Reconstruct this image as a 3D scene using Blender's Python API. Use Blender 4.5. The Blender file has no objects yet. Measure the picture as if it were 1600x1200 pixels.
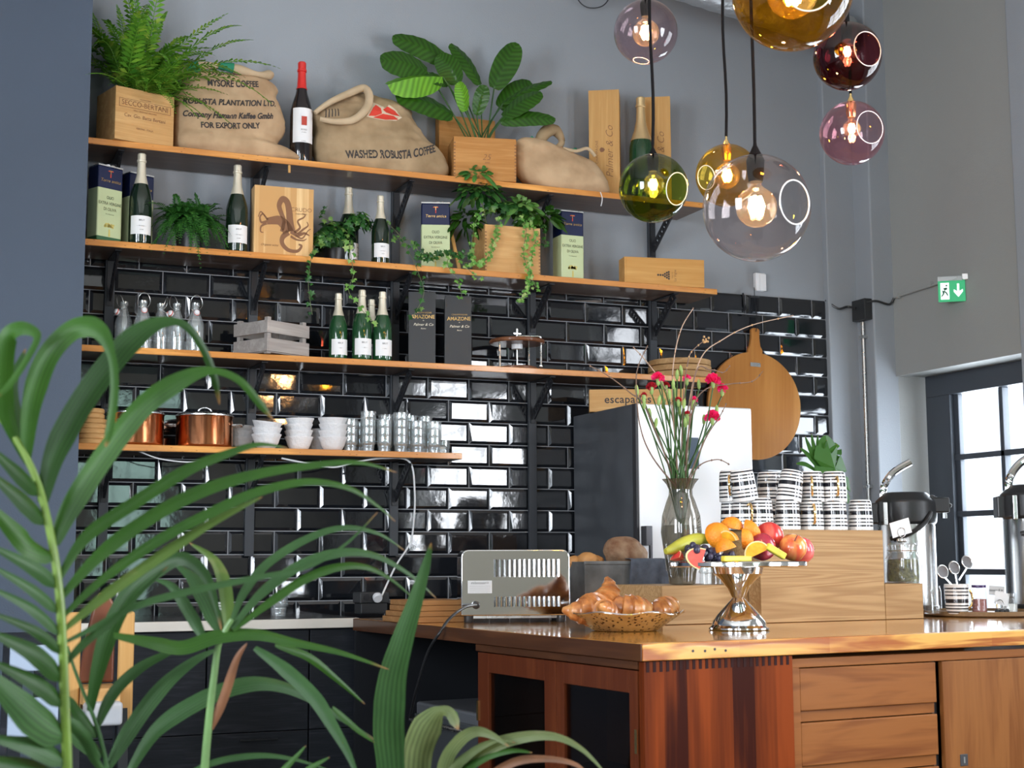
import bpy, math, random
from mathutils import Vector, Matrix, noise
from mathutils.bvhtree import BVHTree
C = bpy.context.scene.collection
SC = bpy.context.scene
PI = math.pi
R = math.radians
rnd = random.Random(7)

# ------------------------------------------------------------------ camera
CAM = Vector((-2.2647, -6.29, 1.13)); FPX = 2261.0
YAW, PITCH, ROLL = .4043, .1210, -.004
cam_d = bpy.data.cameras.new('camera'); cam = bpy.data.objects.new('camera', cam_d); C.objects.link(cam)
_F = Vector((math.sin(YAW)*math.cos(PITCH), math.cos(YAW)*math.cos(PITCH), math.sin(PITCH)))
_r = Vector((math.cos(YAW), -math.sin(YAW), 0)); _u = _r.cross(_F)
_A = _r*math.cos(ROLL) + _u*math.sin(ROLL); _B = _u*math.cos(ROLL) - _r*math.sin(ROLL)
cam.matrix_world = Matrix(((_A.x, _B.x, -_F.x, CAM.x), (_A.y, _B.y, -_F.y, CAM.y), (_A.z, _B.z, -_F.z, CAM.z), (0, 0, 0, 1)))
cam_d.sensor_width = 36; cam_d.lens = 36*FPX/1600; cam_d.clip_start = .05
cam_d.dof.use_dof = True; cam_d.dof.focus_distance = 5.6; cam_d.dof.aperture_fstop = 6.3
SC.camera = cam

# ------------------------------------------------------------------ world, daylight, exposure
w = bpy.data.worlds.new('daylight'); SC.world = w; w.use_nodes = True
w.node_tree.nodes['Background'].inputs[0].default_value = (.72, .84, 1, 1)
w.node_tree.nodes['Background'].inputs[1].default_value = 1.2
SC.view_settings.view_transform = 'Standard'; SC.view_settings.look = 'None'
SC.view_settings.gamma = 1; SC.view_settings.use_curve_mapping = False
SC.view_settings.exposure = 0.75
SC.cycles.max_bounces = 8; SC.cycles.transparent_max_bounces = 24
SC.cycles.caustics_reflective = False; SC.cycles.caustics_refractive = False
SC.cycles.sample_clamp_indirect = 6
XL, XR, YF, ZC = -5.2, 2.533, -9.6, 4.25        # the room
def daylight(name, loc, rot, sx, sz, power, col=(.86, .93, 1)):
    l = bpy.data.lights.new(name, 'AREA'); l.shape = 'RECTANGLE'; l.size = sx; l.size_y = sz; l.energy = power; l.color = col
    o = bpy.data.objects.new(name, l); o.location = loc; o.rotation_euler = rot; C.objects.link(o); return o
FRONT_WINDOWS = [(-4.9, -3.5), (-.30, .45)]          # x spans, z .75 to 3.1
RIGHT_WINDOWS = [(-3.7, -2.5), (-8.0, -5.0)]                                  # y spans, z .85 to 3.0
for (a, b), p_, c_ in zip(FRONT_WINDOWS, (110, 20), ((.9, .95, 1), (.55, .95, .72))):
    daylight('sky_light_front', ((a+b)/2, YF-.27, 1.95), (R(90), 0, 0), b-a+.3, 2.6, p_, c_)
for (a, b), p_ in zip(RIGHT_WINDOWS, (70, 430)):
    daylight('sky_light_right', (XR+.30, (a+b)/2, 1.95), (0, R(90), 0), 2.4, b-a+.2, p_, (.95, .97, 1))
ADDED_LEFT_WINDOWS = [(-8.8, -7.2), (-5.6, -4.0)]  # unseen windows, added to brighten the right wall
for a, b in ADDED_LEFT_WINDOWS: daylight('left_fill_light', (XL-.30, (a+b)/2, 2.1), (0, R(-90), 0), 2.6, b-a+.2, 260, (.9, .95, 1))  # added fill light from the left
daylight('sky_light_door', (XR+.30, -.68, 1.15), (0, R(90), 0), 2.3, 1.1, 70)

# ------------------------------------------------------------------ pixel helpers (1600 x 1200 frame, used with a real plane)
def ray(px, py): return _F + _A*((px-800)/FPX) - _B*((py-600)/FPX)
def aty(px, py, y): d = ray(px, py); return CAM + d*((y-CAM.y)/d.y)
def atz(px, py, z): d = ray(px, py); return CAM + d*((z-CAM.z)/d.z)
def atx(px, py, x): d = ray(px, py); return CAM + d*((x-CAM.x)/d.x)
def atd(px, py, dist): return CAM + ray(px, py)*dist
def depth(p): return (Vector(p)-CAM).dot(_F)

# ------------------------------------------------------------------ mesh helpers
def link(o, parent=None):
    C.objects.link(o)
    if parent is not None: o.parent = parent
    return o
def tag(o, label=None, cat=None, group=None, kind=None):
    if label: o['label'] = label
    if cat: o['category'] = cat
    if group: o['group'] = group
    if kind: o['kind'] = kind
    return o
def thing(name, label, cat, loc=(0, 0, 0), rz=0, group=None, rot=None):
    o = bpy.data.objects.new(name, None); o.empty_display_size = .05; C.objects.link(o)
    o.location = loc; o.rotation_euler = rot if rot else (0, 0, rz)
    return tag(o, label, cat, group)
def copy_tree(o, parent=None):
    c = o.copy(); C.objects.link(c); c.parent = parent
    for ch in list(o.children): copy_tree(ch, c)
    return c
def place(src, first, loc, rot, label, scale=None):
    o = src if first else copy_tree(src)
    o.location = loc; o.rotation_euler = rot if isinstance(rot, tuple) else (0, 0, rot); o['label'] = label
    if scale: o.scale = (scale,)*3 if not isinstance(scale, tuple) else scale
    return o
class MB:
    def __init__(s): s.v = []; s.f = []; s.m = []; s.mi = 0; s.T = None
    def _add(s, vs, fs):
        n = len(s.v); s.v += [Vector(p) if s.T is None else s.T @ Vector(p) for p in vs]
        s.f += [tuple(i+n for i in q) for q in fs]; s.m += [s.mi]*len(fs); return s
    def box(s, x0, x1, y0, y1, z0, z1, M=None):
        vs = [Vector(p) for p in ((x0,y0,z0),(x1,y0,z0),(x1,y1,z0),(x0,y1,z0),(x0,y0,z1),(x1,y0,z1),(x1,y1,z1),(x0,y1,z1))]
        if M: vs = [M @ p for p in vs]
        return s._add(vs, [(0,3,2,1),(4,5,6,7),(0,1,5,4),(1,2,6,5),(2,3,7,6),(3,0,4,7)])
    def bar(s, p, q, wx, wy, up=(0, 0, 1)):
        p, q = Vector(p), Vector(q); d = (q-p); L = d.length; d.normalize(); up = Vector(up)
        if abs(d.dot(up)) > .98: up = Vector((0, 1, 0))
        a = d.cross(up).normalized(); b = a.cross(d)
        M = Matrix(((a.x, b.x, d.x, p.x), (a.y, b.y, d.y, p.y), (a.z, b.z, d.z, p.z), (0, 0, 0, 1)))
        return s.box(-wx/2, wx/2, -wy/2, wy/2, 0, L, M)
    def lathe(s, prof, n=24, M=None, cap=True):
        vs, fs = [], []
        for r, z in prof:
            for k in range(n):
                a = 2*PI*k/n; p = Vector((r*math.cos(a), r*math.sin(a), z)); vs.append(M @ p if M else p)
        for i in range(len(prof)-1):
            for k in range(n):
                a, b = i*n+k, i*n+(k+1) % n; fs.append((a, b, b+n, a+n))
        if cap:
            if prof[0][0] > 1e-5: fs.append(tuple(range(n-1, -1, -1)))
            if prof[-1][0] > 1e-5: fs.append(tuple((len(prof)-1)*n+k for k in range(n)))
        return s._add(vs, fs)
    def tube(s, pts, r, n=8, closed=False):
        pts = [Vector(p) for p in pts]; vs, fs = [], []; m = len(pts)
        up = Vector((.13, .21, 1)).normalized()
        for i, p in enumerate(pts):
            d = (pts[min(i+1, m-1)]-pts[max(i-1, 0)]) if not closed else (pts[(i+1) % m]-pts[i-1])
            d.normalize(); a = d.cross(up)
            if a.length < .05: a = d.cross(Vector((1, 0, 0)))
            a.normalize(); b = d.cross(a)
            rr = r[i] if isinstance(r, (list, tuple)) else r
            for k in range(n):
                t = 2*PI*k/n; vs.append(p+a*(rr*math.cos(t))+b*(rr*math.sin(t)))
        for i in range(m if closed else m-1):
            for k in range(n):
                j = (i+1) % m; fs.append((i*n+k, i*n+(k+1) % n, j*n+(k+1) % n, j*n+k))
        if not closed: fs += [tuple(range(n-1, -1, -1)), tuple((m-1)*n+k for k in range(n))]
        return s._add(vs, fs)
    def ball(s, c, r, n=16, m=10, sc=(1, 1, 1)):
        prof = [(max(math.sin(PI*i/m), 1e-6)*r, -math.cos(PI*i/m)*r) for i in range(m+1)]
        M = Matrix.Translation(Vector(c)) @ Matrix.Diagonal((*sc, 1)); return s.lathe(prof, n, M, cap=False)
    def poly(s, outline, z0, z1, M=None):           # prism of an (x, y) outline
        n = len(outline); vs = [Vector((x, y, z0)) for x, y in outline]+[Vector((x, y, z1)) for x, y in outline]
        if M: vs = [M @ p for p in vs]
        return s._add(vs, [tuple(range(n-1, -1, -1)), tuple(range(n, 2*n))]+[(k, (k+1) % n, n+(k+1) % n, n+k) for k in range(n)])
    def build(s, name, mats, parent=None, loc=None, rot=None, smooth=35, bevel=0, seg=2, sub=0, solid=0):
        me = bpy.data.meshes.new(name); me.from_pydata([tuple(p) for p in s.v], [], s.f)
        if not isinstance(mats, (list, tuple)): mats = [mats]
        for m in mats: me.materials.append(m)
        for p, i in zip(me.polygons, s.m): p.material_index = i
        if smooth:
            me.polygons.foreach_set('use_smooth', [True]*len(me.polygons)); me.set_sharp_from_angle(angle=R(smooth))
        me.update(); o = bpy.data.objects.new(name, me); link(o, parent)
        if len(getattr(s, "uv", [])) == len(s.v): me.attributes.new('leafuv', 'FLOAT_VECTOR', 'POINT').data.foreach_set('vector', [x for q in s.uv for x in q])
        if loc is not None: o.location = loc
        if rot is not None: o.rotation_euler = rot
        if bevel:
            b = o.modifiers.new('bevel', 'BEVEL'); b.width = bevel; b.segments = seg; b.limit_method = 'ANGLE'; b.angle_limit = R(40)
        if sub: b = o.modifiers.new('sub', 'SUBSURF'); b.levels = sub; b.render_levels = sub
        if solid: b = o.modifiers.new('solid', 'SOLIDIFY'); b.thickness = solid
        return o
def text_verts(body, size, align='CENTER', shear=0, offset=0, sp=1):
    cu = bpy.data.curves.new('t', 'FONT'); cu.body = body; cu.size = size; cu.align_x = align; cu.align_y = 'CENTER'; cu.shear = shear; cu.offset = offset; cu.resolution_u = 3; cu.space_character = sp
    o = bpy.data.objects.new('t', cu); C.objects.link(o); dg = bpy.context.evaluated_depsgraph_get(); dg.update()
    me = bpy.data.meshes.new_from_object(o.evaluated_get(dg))
    vs = [v.co.copy() for v in me.vertices]; fs = [tuple(p.vertices) for p in me.polygons]
    bpy.data.objects.remove(o); bpy.data.meshes.remove(me); return vs, fs
_tc = {}
def text(name, body, size, mat, parent, loc, rot=(PI/2, 0, 0), align='CENTER', shear=0, offset=0, sx=1, sp=1):
    key = (body, size, align, shear, offset, sp)
    if key not in _tc: _tc[key] = text_verts(body, size, align, shear, offset, sp)
    vs, fs = _tc[key]; mb = MB(); mb._add([(v.x*sx, v.y, .0003) for v in vs], fs)
    return mb.build(name, mat, parent, loc, rot, smooth=0)
def catmull(P, n=8):
    P = [Vector(p) for p in P]; out = []
    for i in range(len(P)-1):
        a, b, c, d = P[max(i-1, 0)], P[i], P[i+1], P[min(i+2, len(P)-1)]
        for k in range(n):
            t = k/n; out.append(.5*((2*b)+(c-a)*t+(2*a-5*b+4*c-d)*t*t+(3*b-a-3*c+d)*t**3))
    out.append(P[-1]); return out
def ribbon(mb, pts, wid, nrm, fold=.25, cross=(-1, -.5, 0, .5, 1), wave=0):
    """leaf blade along pts; wid(t) half width; nrm facing direction"""
    m = len(pts); k = len(cross); vs, fs = [], []
    for i, p in enumerate(pts):
        t = i/(m-1); d = (pts[min(i+1, m-1)]-pts[max(i-1, 0)]).normalized()
        n0 = nrm(t) if callable(nrm) else nrm; n_ = (n0-d*n0.dot(d)); n_.normalize(); a = d.cross(n_)
        w_ = wid(t)
        for c in cross:
            vs.append(p+a*(c*w_)-n_*(abs(c)*w_*fold)+n_*(wave*w_*math.sin(t*23+c*2)))
    for i in range(m-1):
        for j in range(k-1): q = i*k+j; fs.append((q, q+1, q+k+1, q+k))
    mb._add(vs, fs); mb.uv = getattr(mb, 'uv', [])+[(c, i/(m-1), 0) for i in range(m) for c in cross]

# ------------------------------------------------------------------ materials
def nodes(name):
    m = bpy.data.materials.new(name); m.use_nodes = True; nt = m.node_tree; return m, nt, nt.nodes['Principled BSDF']
def N(nt, t, **kw):
    n = nt.nodes.new('ShaderNode'+t)
    for k, v in kw.items():
        if k.startswith('i_'): n.inputs[k[2:].replace('_', ' ')].default_value = v
        else: setattr(n, k, v)
    return n
def ramp(nt, stops):
    r = nt.nodes.new('ShaderNodeValToRGB'); e = r.color_ramp.elements
    while len(e) < len(stops): e.new(.5)
    for q, (p, c) in zip(e, stops): q.position = p; q.color = (*c, 1)
    return r
def c4(c): return (*c, 1)
def pbr(name, col, rough=.5, metal=0, var=0, scale=8, bump=0, coat=0, bscale=None, spec=.5, col2=None, stretch=(1, 1, 1), rvar=0):
    m, nt, b = nodes(name); L = nt.links.new
    b.inputs['Base Color'].default_value = c4(col); b.inputs['Roughness'].default_value = rough
    b.inputs['Metallic'].default_value = metal; b.inputs['Coat Weight'].default_value = coat; b.inputs['Specular IOR Level'].default_value = spec
    if var or bump or col2 or rvar:
        tc = N(nt, 'TexCoord'); mp = N(nt, 'Mapping'); mp.inputs['Scale'].default_value = stretch; L(tc.outputs['Object'], mp.inputs[0])
        ns = N(nt, 'TexNoise'); ns.inputs['Scale'].default_value = scale; ns.inputs['Detail'].default_value = 6; L(mp.outputs[0], ns.inputs[0])
        if var or col2:
            c2 = col2 or tuple(min(1, x*(1+var)) for x in col); c1 = col if col2 else tuple(x*(1-var) for x in col)
            r = ramp(nt, [(.3, c1), (.7, c2)]); L(ns.outputs['Fac'], r.inputs[0]); L(r.outputs[0], b.inputs['Base Color'])
        if rvar:
            mr = N(nt, 'MapRange'); mr.inputs['To Min'].default_value = rough*(1-rvar); mr.inputs['To Max'].default_value = min(1, rough*(1+rvar))
            L(ns.outputs['Fac'], mr.inputs['Value']); L(mr.outputs[0], b.inputs['Roughness'])
        if bump:
            n2 = ns
            if bscale: n2 = N(nt, 'TexNoise'); n2.inputs['Scale'].default_value = bscale; n2.inputs['Detail'].default_value = 4; L(mp.outputs[0], n2.inputs[0])
            bp = N(nt, 'Bump'); bp.inputs['Strength'].default_value = bump; bp.inputs['Distance'].default_value = .01
            L(n2.outputs['Fac'], bp.inputs['Height']); L(bp.outputs[0], b.inputs['Normal'])
    return m
def wood(name, c1, c2, axis='x', scale=1, rough=.4, coat=0, knots=False, contrast=1, boards=None, ring=2.2, freq=9, spec=.15, along=.9):
    """grain stretched along axis; boards = (axis, width, amount) tints glued staves"""
    m, nt, b = nodes(name); L = nt.links.new
    tc = N(nt, 'TexCoord'); mp = N(nt, 'Mapping'); s = [9*scale]*3; s['xyz'.index(axis)] = along*scale
    mp.inputs['Scale'].default_value = s; L(tc.outputs['Object'], mp.inputs[0])
    n1 = N(nt, 'TexNoise'); n1.inputs['Scale'].default_value = ring; n1.inputs['Detail'].default_value = 3; n1.inputs['Distortion'].default_value = .6; L(mp.outputs[0], n1.inputs[0])
    mu = N(nt, 'Math', operation='MULTIPLY'); mu.inputs[1].default_value = freq; b.inputs['Specular IOR Level'].default_value = spec; L(n1.outputs['Fac'], mu.inputs[0])
    sn = N(nt, 'Math', operation='SINE'); L(mu.outputs[0], sn.inputs[0])
    mp2 = N(nt, 'Mapping'); s2 = [160*scale]*3; s2['xyz'.index(axis)] = 5*scale; mp2.inputs['Scale'].default_value = s2; L(tc.outputs['Object'], mp2.inputs[0])
    n2 = N(nt, 'TexNoise'); n2.inputs['Scale'].default_value = 1; n2.inputs['Detail'].default_value = 3; L(mp2.outputs[0], n2.inputs[0])
    ma = N(nt, 'Math', operation='MULTIPLY_ADD'); ma.inputs[1].default_value = .28*contrast; ma.inputs[2].default_value = .28; L(sn.outputs[0], ma.inputs[0])
    ad = N(nt, 'Math', operation='MULTIPLY_ADD'); ad.inputs[1].default_value = .42; L(n2.outputs['Fac'], ad.inputs[0]); L(ma.outputs[0], ad.inputs[2])
    fac = ad.outputs[0]
    if boards:
        sep = N(nt, 'SeparateXYZ'); L(tc.outputs['Object'], sep.inputs[0])
        dv = N(nt, 'Math', operation='DIVIDE'); dv.inputs[1].default_value = boards[1]; L(sep.outputs['xyz'.index(boards[0])], dv.inputs[0])
        fl = N(nt, 'Math', operation='FLOOR'); L(dv.outputs[0], fl.inputs[0])
        wn = N(nt, 'TexWhiteNoise', noise_dimensions='1D'); L(fl.outputs[0], wn.inputs['W'])
        m3 = N(nt, 'Math', operation='MULTIPLY_ADD'); m3.inputs[1].default_value = boards[2]; L(wn.outputs['Value'], m3.inputs[0]); L(fac, m3.inputs[2])
        m4 = N(nt, 'Math', operation='SUBTRACT'); m4.inputs[1].default_value = boards[2]/2; L(m3.outputs[0], m4.inputs[0]); fac = m4.outputs[0]
    stops = [(.15, c2), (.75, c1)]
    r = ramp(nt, stops); L(fac, r.inputs[0]); col = r.outputs[0]
    if knots:
        vo = N(nt, 'TexVoronoi'); mk = N(nt, 'Mapping'); sk = [14.]*3; sk['xyz'.index(axis)] = 4.5; mk.inputs['Scale'].default_value = sk
        L(tc.outputs['Object'], mk.inputs[0]); L(mk.outputs[0], vo.inputs[0])
        rk = ramp(nt, [(.05, (0, 0, 0)), (.14, (1, 1, 1))]); L(vo.outputs['Distance'], rk.inputs[0])
        mx = N(nt, 'Mix', data_type='RGBA'); L(rk.outputs[0], mx.inputs[0]); mx.inputs[6].default_value = (c2[0]*.45, c2[1]*.3, c2[2]*.25, 1); L(col, mx.inputs[7]); col = mx.outputs[2]
    L(col, b.inputs['Base Color']); b.inputs['Roughness'].default_value = rough; b.inputs['Coat Weight'].default_value = coat; b.inputs['Coat Roughness'].default_value = .08
    bp = N(nt, 'Bump'); bp.inputs['Strength'].default_value = .12; bp.inputs['Distance'].default_value = .003; L(fac, bp.inputs['Height']); L(bp.outputs[0], b.inputs['Normal'])
    return m
def thinglass(name, tint, rough=.0, refl=1.0, ior=1.5, body=0, bodycol=(1, 1, 1)):
    m = bpy.data.materials.new(name); m.use_nodes = True; nt = m.node_tree; nt.nodes.clear(); L = nt.links.new
    out = N(nt, 'OutputMaterial'); tr = N(nt, 'BsdfTransparent'); tr.inputs[0].default_value = c4(tint)
    gl = N(nt, 'BsdfGlossy'); gl.inputs['Roughness'].default_value = rough; gl.inputs[0].default_value = (1, 1, 1, 1)
    lw = N(nt, 'LayerWeight'); lw.inputs[0].default_value = .5; pw = N(nt, 'Math', operation='POWER'); pw.inputs[1].default_value = 4.5; L(lw.outputs['Facing'], pw.inputs[0])
    mm = N(nt, 'Math', operation='MULTIPLY_ADD', use_clamp=True); mm.inputs[1].default_value = .7; mm.inputs[2].default_value = ((ior-1)/(ior+1))**2*refl; L(pw.outputs[0], mm.inputs[0])
    mx = N(nt, 'MixShader'); L(mm.outputs[0], mx.inputs[0]); L(tr.outputs[0], mx.inputs[1]); L(gl.outputs[0], mx.inputs[2]); res = mx.outputs[0]
    if body:
        df = N(nt, 'BsdfDiffuse'); df.inputs[0].default_value = c4(bodycol); m2 = N(nt, 'MixShader'); m2.inputs[0].default_value = body; L(res, m2.inputs[1]); L(df.outputs[0], m2.inputs[2]); res = m2.outputs[0]
    L(res, out.inputs[0]); return m
def emit(name, col, s):
    m, nt, b = nodes(name); b.inputs['Base Color'].default_value = c4(col); b.inputs['Emission Color'].default_value = c4(col); b.inputs['Emission Strength'].default_value = s; return m
def leafmat(name, c1, c2, trans=.3, rough=.35, tip=None, veins=False):
    m, nt, b = nodes(name); L = nt.links.new
    g = N(nt, 'NewGeometry'); tc = N(nt, 'TexCoord'); ns = N(nt, 'TexNoise'); ns.inputs['Scale'].default_value = 14; L(tc.outputs['Object'], ns.inputs[0])
    ad = N(nt, 'Math', operation='ADD'); L(g.outputs['Random Per Island'], ad.inputs[0]); L(ns.outputs['Fac'], ad.inputs[1])
    ml = N(nt, 'Math', operation='MULTIPLY'); ml.inputs[1].default_value = .5; L(ad.outputs[0], ml.inputs[0])
    st = [(.2, c1), (.75, c2)]
    if tip: st = [(.15, c1), (.6, c2), (.92, tip)]
    r = ramp(nt, st); L(ml.outputs[0], r.inputs[0]); colr = r.outputs[0]
    at = N(nt, 'Attribute', attribute_name='leafuv'); sx = N(nt, 'SeparateXYZ'); L(at.outputs['Vector'], sx.inputs[0])
    if veins == 'ribs':
        ab = N(nt, 'Math', operation='ABSOLUTE'); L(sx.outputs[0], ab.inputs[0]); m1 = N(nt, 'Math', operation='MULTIPLY_ADD'); m1.inputs[1].default_value = -9; L(ab.outputs[0], m1.inputs[0]); m0 = N(nt, 'Math', operation='MULTIPLY'); m0.inputs[1].default_value = 75; L(sx.outputs[1], m0.inputs[0]); L(m0.outputs[0], m1.inputs[2]); arg = m1.outputs[0]
    else:
        m1 = N(nt, 'Math', operation='MULTIPLY_ADD'); m1.inputs[1].default_value = 21; n3 = N(nt, 'Math', operation='MULTIPLY'); n3.inputs[1].default_value = 5; L(ns.outputs['Fac'], n3.inputs[0]); L(sx.outputs[0], m1.inputs[0]); L(n3.outputs[0], m1.inputs[2]); arg = m1.outputs[0]
    si = N(nt, 'Math', operation='SINE'); L(arg, si.inputs[0]); mr = N(nt, 'MapRange'); mr.inputs['From Min'].default_value = -1; mr.inputs['To Min'].default_value = .70; mr.inputs['To Max'].default_value = 1.18; L(si.outputs[0], mr.inputs['Value'])
    mv = N(nt, 'Mix', data_type='RGBA', blend_type='MULTIPLY'); mv.inputs[0].default_value = 1; L(colr, mv.inputs[6]); L(mr.outputs[0], mv.inputs[7]); colr = mv.outputs[2]
    if veins != 'ribs':
        tr_ = ramp(nt, [(.93, (0, 0, 0)), (.985, (1, 1, 1))]); L(sx.outputs[1], tr_.inputs[0]); mt = N(nt, 'Mix', data_type='RGBA'); L(tr_.outputs[0], mt.inputs[0]); L(colr, mt.inputs[6]); mt.inputs[7].default_value = (.22, .11, .04, 1); colr = mt.outputs[2]
    L(colr, b.inputs['Base Color']); b.inputs['Roughness'].default_value = rough; b.inputs['Specular IOR Level'].default_value = .28
    t = N(nt, 'BsdfTranslucent'); mc = N(nt, 'Mix', data_type='RGBA', blend_type='MULTIPLY'); mc.inputs[0].default_value = 1; L(colr, mc.inputs[6]); mc.inputs[7].default_value = (1.6, 1.5, .5, 1); L(mc.outputs[2], t.inputs[0])
    mx = N(nt, 'MixShader'); mx.inputs[0].default_value = trans; out = nt.nodes['Material Output']
    L(b.outputs[0], mx.inputs[1]); L(t.outputs[0], mx.inputs[2]); L(mx.outputs[0], out.inputs[0])
    return m
M = {}
M['wall'] = pbr('grey blue wall paint', (.29, .315, .345), .62, var=.05, scale=1.3, bump=.10, bscale=140)
M['wall_r'] = pbr('warm grey wall paint', (.30, .31, .30), .65, var=.05, scale=1.1, bump=.10, bscale=140)
M['wall_l'] = pbr('slate blue partition paint', (.050, .070, .105), .6, var=.06, scale=1.5, bump=.12, bscale=160)
M['ceil'] = pbr('pale ceiling paint', (.64, .63, .60), .8); M['wall_f'] = pbr('warm cream wall paint', (.15, .14, .11), .7)
M['floor'] = wood('dark oak floor', (.10, .065, .04), (.05, .032, .02), 'y', .6, .45, boards=('x', .14, .3), spec=.3)
M['tile'] = pbr('glossy black ceramic glaze', (.0085, .010, .013), .06, bump=.10, scale=9, spec=.7, coat=.5)
M['grout'] = pbr('grey grout', (.26, .27, .29), .8)
M['pine'] = wood('oiled pine', (.78, .37, .09), (.50, .19, .035), 'x', 1.1, .30, .30, knots=True, spec=.4)
M['pine_l'] = wood('raw pine box wood', (.70, .45, .20), (.52, .29, .11), 'x', 1.2, .55)
M['pine_z'] = wood('raw pine box wood upright', (.66, .41, .165), (.54, .30, .105), 'z', 1.2, .55)
M['crate'] = wood('aged wine crate wood', (.62, .33, .12), (.42, .19, .055), 'x', 1.1, .55)
M['oak'] = wood('pale oak', (.46, .30, .145), (.31, .18, .078), 'x', 1.0, .5, 0, contrast=.75, ring=1.0, freq=110, along=.28)
M['teak'] = wood('golden teak veneer', (.25, .088, .022), (.165, .050, .012), 'x', .8, .42, 0, boards=('z', .30, .12), freq=16)
M['teak_v'] = wood('golden teak veneer upright', (.25, .095, .026), (.17, .056, .014), 'z', .8, .42, 0, boards=('x', .16, .15), freq=14)
M['mahog'] = wood('polished mahogany', (.205, .040, .009), (.034, .007, .004), 'z', .42, .4, .0, boards=('x', .078, .42), ring=3.2, freq=7, contrast=.8, spec=.04)
M['mahog_d'] = wood('brown cherry door frame', (.15, .038, .012), (.09, .020, .007), 'z', .8, .3, .3)
M['mahog_x'] = wood('dark worktop edge wood', (.12, .045, .018), (.06, .022, .010), 'y', .8, .3, .3)
M['work'] = wood('lacquered pitch pine worktop', (.62, .29, .055), (.34, .10, .016), 'x', .55, .12, .8, contrast=1.25, ring=1.6, freq=16, spec=.5)
M['black'] = pbr('matt black steel', (.014, .015, .018), .42, spec=.3)
M['upr'] = pbr('charcoal painted steel upright', (.040, .045, .053), .5, spec=.3)
M['dkfront'] = wood('black stained wood cabinet front', (.026, .028, .036), (.010, .012, .016), 'x', 1.6, .5, ring=3, spec=.2)
M['steel'] = pbr('brushed steel', (.62, .62, .61), .28, 1, rvar=.3, scale=30)
M['steel_s'] = pbr('satin steel', (.66, .66, .66), .22, 1)
M['chrome'] = pbr('polished chrome', (.80, .80, .80), .06, 1)
M['silver'] = pbr('hammered silver', (.86, .85, .84), .09, 1, bump=.15, scale=24)
M['copper'] = pbr('polished copper', (.90, .38, .18), .16, 1, bump=.10, scale=14, rvar=.3)
M['brass'] = pbr('brass', (.85, .60, .25), .25, 1)
M['gold'] = pbr('bright gold glaze', (.95, .62, .25), .18, 1)
M['white'] = pbr('white porcelain', (.80, .80, .80), .25, coat=.3)
M['paper'] = pbr('white label paper', (.78, .78, .78), .6)
M['ink'] = pbr('black print', (.03, .028, .03), .6)
M['brand'] = pbr('burnt branding', (.22, .10, .045), .7)
M['plastic_k'] = pbr('black plastic', (.02, .021, .023), .35)
M['plastic_w'] = pbr('white plastic', (.75, .76, .78), .4)
M['glass_k'] = pbr('dark green bottle glass', (.006, .016, .008), .05, spec=.6, coat=.4)
M['glass_g'] = pbr('green bottle glass', (.012, .06, .02), .05, spec=.6, coat=.4)
M['foilw'] = pbr('cream neck foil', (.72, .66, .52), .35, .4, bump=.12, scale=60)
M['foilg'] = pbr('gold neck foil', (.80, .58, .30), .3, .7, bump=.15, scale=60)
M['clear'] = thinglass('clear glass', (.93, .95, .95), ior=1.45, refl=2.0, body=.05)
M['clear2'] = thinglass('clear tumbler glass', (.90, .92, .92), ior=1.5, refl=3.2, body=.10, bodycol=(.85, .9, .92))
M['pane'] = thinglass('window pane', (.96, .97, .98), ior=1.5)
M['pane_d'] = thinglass('cabinet pane', (.62, .60, .58), ior=1.3)
M['cord'] = pbr('matt black textile cord', (.006, .006, .007), .8, spec=.1)
M['soil'] = pbr('dark soil', (.03, .02, .013), .9, bump=.6, scale=50)
# ================================================================== THE SETTING
def struct(name, mb, mat, parent=None, **k):
    o = mb.build(name, mat, parent, smooth=0, **k)
    if parent is None: o['kind'] = 'structure'
    return o
struct('floor', MB().box(XL-.2, XR+.3, YF-.3, .2, -.1, 0), M['floor'])
struct('ceiling', MB().box(XL-.2, XR+.3, YF-.3, .2, ZC, ZC+.1), M['ceil'])
wall_back = struct('wall_back', MB().box(XL-.2, XR+.28, 0, .2, 0, ZC), M['wall'])
def wall_with_holes(name, axis, pos, th, a0, a1, holes, mat):
    mb = MB(); cur = a0
    def bx(u0, u1, z0, z1):
        if axis == 'x': mb.box(u0, u1, pos, pos+th, z0, z1)
        else: mb.box(pos, pos+th, u0, u1, z0, z1)
    for h0, h1, z0, z1 in sorted(holes):
        bx(cur, h0, 0, ZC)
        if z0 > 0: bx(h0, h1, 0, z0)
        bx(h0, h1, z1, ZC); cur = h1
    bx(cur, a1, 0, ZC); return struct(name, mb, mat)
DOOR = (-1.13, -.18, 0, 2.075)
wall_with_holes('wall_right', 'y', XR, .28, YF-.2, .2, [(a, b, .85, 3.0) for a, b in RIGHT_WINDOWS]+[DOOR], M['wall_r'])
wall_with_holes('wall_front', 'x', YF-.25, .25, XL-.2, XR+.28, [(a, b, .75, 3.1) for a, b in FRONT_WINDOWS], M['wall_f'])
wall_with_holes('wall_left', 'y', XL-.25, .25, YF-.2, .2, [(a, b, .9, 3.3) for a, b in ADDED_LEFT_WINDOWS], M['wall'])
struct('wall_partition', MB().box(-3.3, -1.607, -.47, 0, 0, ZC), M['wall_l'])
# stepped corner where the back wall meets the right wall
struct('trim_1', MB().box(2.224, XR+.02, -.04, .05, 0, ZC), M['wall'], bevel=.006)
struct('trim_2', MB().box(2.403, XR+.02, -.181, 0, 0, ZC), M['wall'], bevel=.008)
struct('trim_3', MB().box(XR-.035, XR+.02, -1.85, -1.13, 0, ZC), M['wall'], bevel=.008)
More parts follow.
